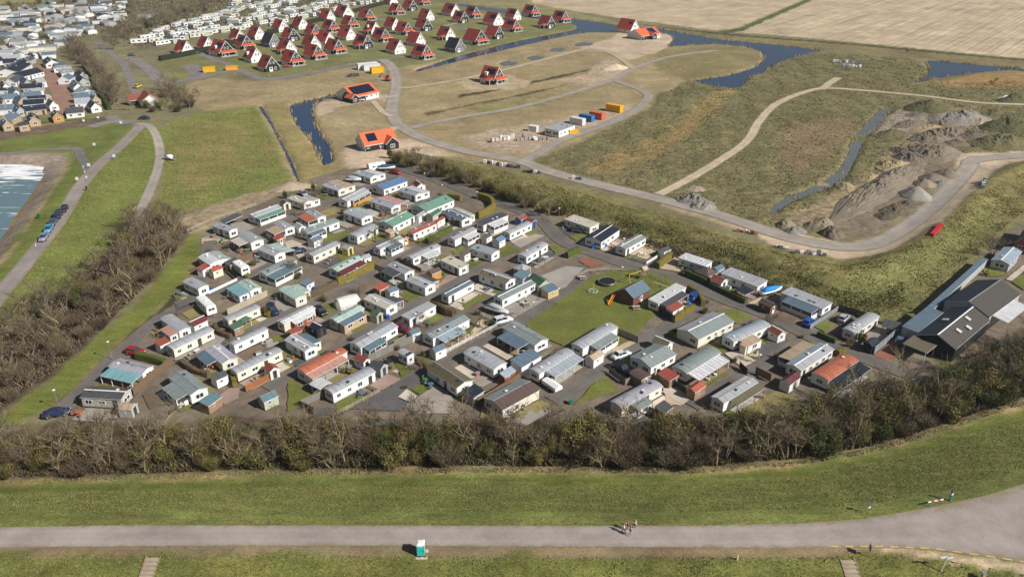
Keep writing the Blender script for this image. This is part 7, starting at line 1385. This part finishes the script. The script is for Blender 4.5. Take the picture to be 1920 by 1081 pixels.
x_, y_ = p.x, p.y; structure(ob('paving', MB().face([(x_ - .7, y_ - .95, hz(x_, y_ - .9) + .05), (x_ + .95, y_ - .95, hz(x_, y_ - .9) + .05), (x_ + .95, y_ + .75, hz(x_, y_ + .7) + .05), (x_ - .7, y_ + .75, hz(x_, y_ + .7) + .05)]).data('paving', [gmat('lpaving')])))
def steps(px, py, label, n=11):
    p = GT(px, py); t = thing('stone_steps', label, 'steps', p, 0, 'steps down the dike')
    for i in range(n):
        y = -.2 - i * .62; ob('step', MB().box(-.95, .95, -.6, 0, -.5, .14).data('step', [mat('step_stone', (.36, .29, .21), .9, 'ground', .2, 3)]), t, (0, y, hz(p.x, p.y + y - .3) - p.z + .02))
    for s in (-1, 1): ob('kerb', MB().face([(s * 1.0 - .06, 0, .2), (s * 1.0 + .06, 0, .2), (s * 1.0 + .06, -n * .62, hz(p.x, p.y - n * .62) - p.z + .2), (s * 1.0 - .06, -n * .62, hz(p.x, p.y - n * .62) - p.z + .2)][::-1]).data('kerb', [WOOD]), t)
steps(288, 1042, 'pale stone steps down the dike at the left'); steps(1588, 1047, 'pale stone steps down the dike at the right')
REDP = mat('sign_red', (.45, .05, .05), .5); SBLUE = mat('sign_blue', (.05, .08, .25), .5); SGRN = mat('post_green', (.05, .2, .18), .6)
p = GT(1752, 946); t = thing('road_barrier', 'low red and white striped barrier pole beside the dike road', 'barrier', p, R(14)); 
for i in range(5): ob('band', MB().box(-1.35 + i * .54, -1.35 + (i + 1) * .54, -.07, .07, .75, .92).data('band', [TRIM if i % 2 == 0 else REDP]), t)
for s in (-1, 1): ob('post', MB().box(s * 1.1 - .06, s * 1.1 + .06, -.05, .05, -.1, .75).data('post', [SGRN]), t)
p = GT(1781, 938); t = thing('marker_column', 'green post with white plate beside the striped barrier', 'post', p, R(10)); ob('post', MB().box(-.1, .1, -.1, .1, 0, 2.0).data('post', [SGRN]), t); ob('plate', MB().box(-.16, .16, -.14, -.11, 1.2, 1.5).data('plate', [TRIM]), t); ob('cap', MB().box(-.16, .16, -.13, .13, 1.95, 2.05).data('cap', [SBLUE]), t)
p = GT(1627, 962); t = thing('road_sign', 'blue traffic sign on a grey post beside the dike road', 'sign', p, R(25)); ob('post', MB().tube((0, 0, 0), (0, 0, 2.1), .045, .045, 8).data('post', [GALV]), t); ob('sign_face', MB().tube((0, -.03, 1.85), (0, .0, 1.85), .34, .34, 20).data('sign_face', [SBLUE]), t); ob('plate', MB().box(-.22, .22, -.05, -.03, 1.1, 1.35).data('plate', [TRIM]), t)
p = GT(1627, 1043); t = thing('road_sign', 'brown backed traffic sign beside the right hand steps', 'sign', p, R(80)); ob('post', MB().tube((0, 0, 0), (0, 0, 2.2), .045, .045, 8).data('post', [GALV]), t); ob('sign_face', MB().box(-.42, .42, -.03, .0, 1.3, 2.25).data('sign_face', [mat('sign_back', (.18, .12, .13), .6)]), t); ob('plate', MB().box(-.2, .2, -.05, -.031, .9, 1.2).data('plate', [TRIM]), t)
p = GT(1764, 1071); t = thing('finger_post', 'white finger post with two arms at the road fork', 'sign', p, R(5)); ob('post', MB().tube((0, 0, 0), (.25, 0, 2.9), .07, .07, 8).data('post', [TRIM]), t); ob('arm', MB().box(-.75, .25, -.03, .03, 2.55, 2.85).data('arm', [TRIM]), t); ob('arm', MB().box(.25, 1.0, -.1, -.05, 2.5, 2.75).data('arm', [TRIM]), t); ob('arm', MB().box(.1, .95, .05, .1, 2.15, 2.38).data('arm', [mat('arm_grey', (.5, .5, .55), .5)]), t)
p = GT(1841, 1086); t = thing('information_pillar', 'small white and orange information pillar at the bottom right', 'pillar', p, R(5)); ob('pillar', MB().box(-.22, .22, -.2, .2, 0, 1.1).data('pillar', [mat('pillar_blue', (.45, .52, .6), .5)]), t); ob('band', MB().box(-.2, .2, -.225, -.205, .55, .95).data('band', [mat('pillar_orange', (.6, .28, .06), .5)]), t); ob('cap', MB().box(-.28, .28, -.26, .26, 1.1, 1.3).data('cap', [GALV]), t)
for px, py, lab in ((1382, 1049, 'short white bollard on the grass verge'), (67, 462, 'short white marker on the outer dike grass')):
    p = GT(px, py); t = thing('bollard', lab, 'bollard', p); ob('post', MB().tube((0, 0, 0), (0, 0, .8), .1, .1, 8).data('post', [TRIM]), t); ob('cap', MB().tube((0, 0, .8), (0, 0, .86), .12, .06, 8).data('cap', [GALV]), t)
for px, py, lab in ((168, 316, 'tall white board at the fork of the left dike road'), (146, 342, 'white board on the seaward side of the left dike road'), (215, 299, 'small white and red sign beside the left dike road'), (178, 277, 'white low rail sign above the left dike fork'), (228, 236, 'white square sign at the village junction'), (185, 226, 'white direction sign at the village edge'), (158, 232, 'white slim board at the village edge')):
    p = GT(px, py); t = thing('road_sign', lab, 'sign', p, R(10), 'signs along the left dike'); ob('post', MB().tube((0, 0, 0), (0, 0, 1.7), .05, .05, 6).data('post', [GALV]), t); ob('sign_face', MB().box(-.45, .45, -.04, .0, .9, 1.8).data('sign_face', [TRIM]), t)
# painted arrow island on the dike fork
structure(ob('road_marking', MB().face([(a, c, hz(a, c) + .1) for a, c in (G(155, 313, 1.6), G(157, 313, 1.6), G(164, 334, 2), G(161, 334, 2))][::-1]).data('road_marking', [TRIM])))
# ------------------------------------------------------------------ people: one skinned surface each
SKIN = mat('skin', (.45, .27, .2), .6)
def person(px, py, deg, label, jacket, legs, hair, pose=0.0, h=1.72, extra=None, z_add=0.0, bend=0.0, sit=False):
    s = h / 1.72; V = []; E = []; Rr = []
    def add(p, r, par=None):
        V.append((p[0] * s, p[1] * s, p[2] * s)); Rr.append(r * s)
        if par is not None: E.append((par, len(V) - 1))
        return len(V) - 1
    b = bend; pel = add((0, 0, .92), .14); wa = add((0, -.05 * b, 1.08), .125, pel); ch = add((0, -.22 * b, 1.28 - .05 * b), .16, wa); nk = add((0, -.32 * b, 1.47 - .12 * b), .06, ch); hd = add((0, -.36 * b - .02, 1.56 - .14 * b), .085, nk); add((0, -.38 * b - .01, 1.66 - .15 * b), .08, hd); add((0, -.36 * b - .12, 1.57 - .15 * b), .015, hd)
    for sd in (-1, 1):
        st = pose * sd * .22
        if sit: hp = add((sd * .1, -.02, .88), .095, pel); kn = add((sd * .13, -.38, .72), .07, hp); an = add((sd * .13, -.3, .3), .05, kn); add((sd * .13, -.42, .26), .04, an)
        else: hp = add((sd * .1, 0, .85), .095, pel); kn = add((sd * .1, -st * .6 - .03, .47), .068, hp); an = add((sd * .1, -st, .09), .048, kn); add((sd * .1, -st - .14, .04), .04, an)
        sh = add((sd * .19, -.24 * b, 1.38 - .08 * b), .07, ch); el = add((sd * .26, -.3 * b + .04 * pose * sd, 1.1 - .05 * b), .052, sh); wr = add((sd * .27, -.5 * b - .1 - .05 * pose * sd, .88 + .05 * b), .036, el); pa = add((sd * .27, -.5 * b - .13, .80 + .05 * b), .034, wr)
        for f_ in range(4): k1 = add((sd * .27 + (f_ - 1.5) * .018, -.5 * b - .15, .735 + .05 * b + .006 * abs(f_ - 1)), .009, pa); add((sd * .27 + (f_ - 1.5) * .018, -.5 * b - .135, .70 + .05 * b), .008, k1)
        th = add((sd * .235, -.5 * b - .15, .78 + .05 * b), .01, pa); add((sd * .225, -.5 * b - .16, .745 + .05 * b), .009, th)
    me = bpy.data.meshes.new('body_rig'); me.from_pydata(V, E, []); o = bpy.data.objects.new('body_rig', me); col.objects.link(o)
    o.modifiers.new('skin', 'SKIN'); o.modifiers.new('sub', 'SUBSURF').levels = 1
    if not me.skin_vertices: 
        bm = bmesh.new(); bm.from_mesh(me); bm.verts.layers.skin.verify(); bm.to_mesh(me); bm.free()
    for i, sv in enumerate(me.skin_vertices[0].data): sv.radius = (Rr[i], Rr[i]); sv.use_root = i == 0
    dg = bpy.context.evaluated_depsgraph_get(); ev = bpy.data.meshes.new_from_object(o.evaluated_get(dg)); bpy.data.objects.remove(o)
    ev.name = 'body'; ev.materials.clear()
    for m in (mat('cloth_' + jacket[0], jacket[1], .85), mat('cloth_' + legs[0], legs[1], .85), SKIN, BLACKM): ev.materials.append(m)
    for f_ in ev.polygons:
        z = f_.center.z / s; x = abs(f_.center.x) / s; top_ = 1.44 - .12 * b
        f_.material_index = 2 if z > top_ or (x > .2 and z < .84 + .05 * b and z > .66 and not sit) else (0 if z > .93 or (x > .17 and z > .8) else (1 if z > .1 else 3)); f_.use_smooth = True
    p = GT(px, py); t = thing('person', label, 'person', (p.x, p.y, p.z + .06 + z_add), R(deg)); ob('body', ev, t)
    hm = leafy(int(px), .11, .2, 140, .05, (mat('hair_' + hair[0], hair[1], .8),), 3, name='hair'); ob('hair', hm, t, (0, (-.36 * b + .02) * s, (1.56 - .15 * b) * s), 0, (s, s, s))
    if extra: ob(extra[0], MB().box(-.16, .16, .1, .3, 1.0, 1.4).data(extra[0], [mat('cloth_' + extra[1], extra[2], .8)]), t)
    return t
person(1181, 1004, 95, 'person in a black jacket and light jeans walking in front of the group', ('black', (.015, .015, .02)), ('light jeans', (.42, .48, .62)), ('brown', (.06, .035, .02)), 1)
person(1169, 998, 90, 'person in a pale cyan coat walking at the left of the group', ('pale cyan', (.62, .78, .8)), ('dark trousers', (.05, .04, .05)), ('grey', (.3, .28, .26)), -1)
person(1176, 993, 85, 'person in a red coat and tan scarf walking in the middle of the group', ('red', (.42, .03, .04)), ('grey trousers', (.12, .13, .2)), ('fair', (.45, .3, .16)), .8, 1.75, ('backpack', 'tan', (.5, .38, .25)))
person(1188, 989, 90, 'person in a white padded coat leaning forward at the right of the group', ('white', (.75, .72, .7)), ('dark brown', (.05, .035, .03)), ('white hat', (.7, .66, .6)), -.8, 1.65, None, 0, .7)
p = GT(163, 357); bk = thing('bicycle', 'dark bicycle ridden along the left dike road', 'bicycle', (p.x, p.y, p.z + .06), R(dk + 90)); whl = MB()
for k in range(16): a, b2 = k * math.pi / 8, (k + 1) * math.pi / 8; whl.tube((0, .34 * math.cos(a), .34 * math.sin(a)), (0, .34 * math.cos(b2), .34 * math.sin(b2)), .022, .022, 5, 0, False)
WB = whl.data('wheel', [TYRE]); ob('wheel', WB, bk, (0, -.52, .36)); ob('wheel', WB, bk, (0, .52, .36)); ob('frame', MB().tube((0, -.52, .36), (0, -.42, .95), .02, .02, 5).tube((0, -.42, .8), (0, .15, .85), .02, .02, 5).tube((0, -.42, .75), (0, .05, .35), .02, .02, 5).tube((0, .15, .85), (0, .05, .35), .02, .02, 5).tube((0, .52, .36), (0, .05, .35), .02, .02, 5).tube((0, .52, .36), (0, .15, .85), .02, .02, 5).data('frame', [BLACKM]), bk); ob('handlebar', MB().tube((-.28, -.4, 1.0), (.28, -.4, 1.0), .018, .018, 5).data('handlebar', [BLACKM]), bk); ob('saddle', MB().box(-.08, .08, .05, .3, .9, .95).data('saddle', [BLACKM]), bk)
person(163, 357, dk + 90, 'cyclist in dark clothes riding along the left dike road', ('navy', (.02, .03, .06)), ('black trousers', (.02, .02, .022)), ('dark', (.03, .02, .02)), 0, 1.72, None, .06, .5, True)
# white stakes of the pile foundations round the puddles
for k_, pts in enumerate(('935 114 948 111 958 112 968 114 972 118', '986 104 1000 101 1010 102 1020 104 1026 106', '1030 89 1046 85 1056 86 1066 89 1070 91', '1076 79 1092 75 1104 77 1114 79', '838 130 845 127 852 129 858 132 866 135')):
    for px, py in P2(pts):
        p = GT(px, py); o = ob('foundation_pile', MB().box(-.17, .17, -.17, .17, -1.2, 1.0).box(-.2, .2, -.2, .2, 1.0, 1.08).data('foundation_pile', [CONC]), None, p); tag(o, 'white concrete foundation pile beside a puddle', 'pile', 'foundation piles of unbuilt houses')

# ------------------------------------------------------------------ garden clutter beside the chalets
def clutter():
    rr = random.Random(77); kinds = []; ch = [o for o, _ in THINGS if o.name.startswith('chalet')]
    PM = {k: paint('clutter_' + k, c) for k, c in (('white', (.7, .7, .68)), ('green', (.06, .16, .07)), ('blue', (.10, .14, .22)), ('grey', (.25, .25, .26)), ('terracotta', (.4, .13, .06)), ('black', (.03, .03, .03)), ('brown', (.2, .12, .07)))}
    BX = {k: (MB().box(-.6, .6, -.32, .32, 0, .62).data('box', [m]), MB().box(-.64, .64, -.36, .36, .62, .7).data('lid', [PM['grey'] if k != 'grey' else PM['white']])) for k, m in PM.items()}
    TB = {k: (MB().tube((0, 0, .7), (0, 0, .75), .6, .6, 12).data('table_top', [m]), MB().tube((0, 0, 0), (0, 0, .7), .05, .05, 6).data('leg', [PM['grey']]), MB().box(-.24, .24, -.24, .24, .4, .46).box(-.24, .24, .2, .25, .46, .95).data('chair', [m])) for k, m in PM.items()}
    PL = {k: (MB().tube((0, 0, 0), (0, 0, .45), .25, .36, 10).data('pot', [m]), leafy(90, .5, .9, 90, .12, (HEDGE, OLIVE), 3, name='foliage')) for k, m in PM.items()}
    for i, o in enumerate(ch):
        for j in range(rr.choice((1, 2, 2))):
            for _ in range(12):
                a = rr.uniform(-.5, .5) * 9; d = -rr.uniform(2.4, 4.6); c, s = math.cos(o.rotation_euler.z), math.sin(o.rotation_euler.z); x, y = o.location.x + a * c - d * s, o.location.y + a * s + d * c
                if clear_of_buildings(x, y, .5) and rd[min(np.searchsorted(ys, y), ny - 1), min(np.searchsorted(xs, x), nx - 1)] > 1.2: break
            else: continue
            k = rr.choice(list(PM)); t = rr.choice('btpp')
            if t == 'b': q = thing('storage_box', f'{k} garden storage box', 'box', (x, y, .14), rr.uniform(0, 3), 'garden boxes in the park'); ob('box', BX[k][0], q); ob('lid', BX[k][1], q)
            elif t == 't':
                q = thing('garden_table', f'{k} round garden table with chairs', 'table', (x, y, .14), rr.uniform(0, 3), 'garden tables in the park'); ob('table_top', TB[k][0], q); ob('leg', TB[k][1], q)
                for w_ in range(3): an = w_ * 2.1; ob('chair', TB[k][2], q, (math.cos(an) * .95, math.sin(an) * .95, 0), an - R(90))
            else: q = thing('planter', f'leafy shrub in a {k} pot', 'planter', (x, y, .14), 0, 'planters in the park'); ob('pot', PL[k][0], q); ob('foliage', PL[k][1], q, (0, 0, .35))
            FOOT.append((x, y, .8, 0, 1.2, 1.2))
clutter()
# ------------------------------------------------------------------ labels that single each thing out, from its neighbours in view
def view(o):
    l = o.location; d = l.y * math.cos(TH) + (H - l.z) * math.sin(TH); return 960 + F * l.x / d, 540.5 + F * ((H - l.z) * math.cos(TH) - l.y * math.sin(TH)) / d
from collections import Counter
UV = {o.name: view(o) for o, _ in THINGS}; cnt = Counter(o['label'] for o, _ in THINGS); marks = []
for o, sh in THINGS:
    if cnt[o['label']] == 1 and o['category'] in ('chalet', 'barn', 'house', 'car', 'hedge', 'container', 'cabin', 'shed', 'boat', 'heap', 'carport', 'gazebo', 'slide', 'canopy', 'caravan', 'fence'):
        s = sh or o['label'].split(',')[0]
        w_ = s.split()
        if len(w_) > 8: continue
        marks.append((o.name, s))
sc_ = Counter(s for _, s in marks); marks = [m for m in marks if sc_[m[1]] == 1]; MU = np.array([UV[n] for n, _ in marks]); used = set(cnt)
def rel(du, dv):
    if abs(du) > 1.3 * abs(dv): return 'left of' if du < 0 else 'right of'
    return 'in front of' if dv > 0 else 'behind'
for lab in [l for l, c in cnt.items() if c > 1]:
    grp = sorted((o for o, _ in THINGS if o['label'] == lab), key=lambda o: UV[o.name][0]); base = lab
    for a in (' in the village', ' on the far site', ' beside the estate road'): base = base.replace(a, '') if len(base.split()) > 8 else base
    left = []
    for o in grp:
        u, v = UV[o.name]; d = np.hypot(MU[:, 0] - u, (MU[:, 1] - v) * 1.6); ok = False
        for j in np.argsort(d)[:14]:
            if marks[j][0] == o.name: continue
            new = f"{base} {rel(u - MU[j, 0], v - MU[j, 1])} the {marks[j][1]}"
            if len(new.split()) > 16:
                new = new.replace('holiday cabin', 'cabin').replace(' in the front tree belt', '').replace(' in the left tree belt', '')
            if len(new.split()) <= 16 and new not in used: used.add(new); o['label'] = new; ok = True; break
        if not ok: left.append(o)
    ordn = ['first', 'second', 'third', 'fourth', 'fifth', 'sixth', 'seventh', 'eighth', 'ninth', 'tenth', 'eleventh', 'twelfth']
    for i, o in enumerate(left):
        new = f"{base}, {ordn[i] if i < 12 else str(i + 1) + 'th'} such from the left"
        o['label'] = new; used.add(new)
for o, _ in THINGS:
    w_ = o['label'].split()
    if len(w_) > 16: o['label'] = ' '.join(w_[:16])

# ------------------------------------------------------------------ the spring air: faint haze over the whole place
hm = bpy.data.materials.new('haze'); hm.use_nodes = True; hn = hm.node_tree; hn.nodes.clear()
ho = hn.nodes.new('ShaderNodeOutputMaterial'); hv = hn.nodes.new('ShaderNodeVolumePrincipled'); hv.inputs['Color'].default_value = (.86, .9, 1, 1); hv.inputs['Density'].default_value = .00012; hv.inputs['Anisotropy'].default_value = .2
hn.links.new(hv.outputs[0], ho.inputs['Volume'])
hb = ob('haze', MB().box(-6000, 6000, -500, 7000, -20, 95).data('haze', [hm])); structure(hb, 'stuff'); hb['label'] = 'faint spring haze over the whole landscape'
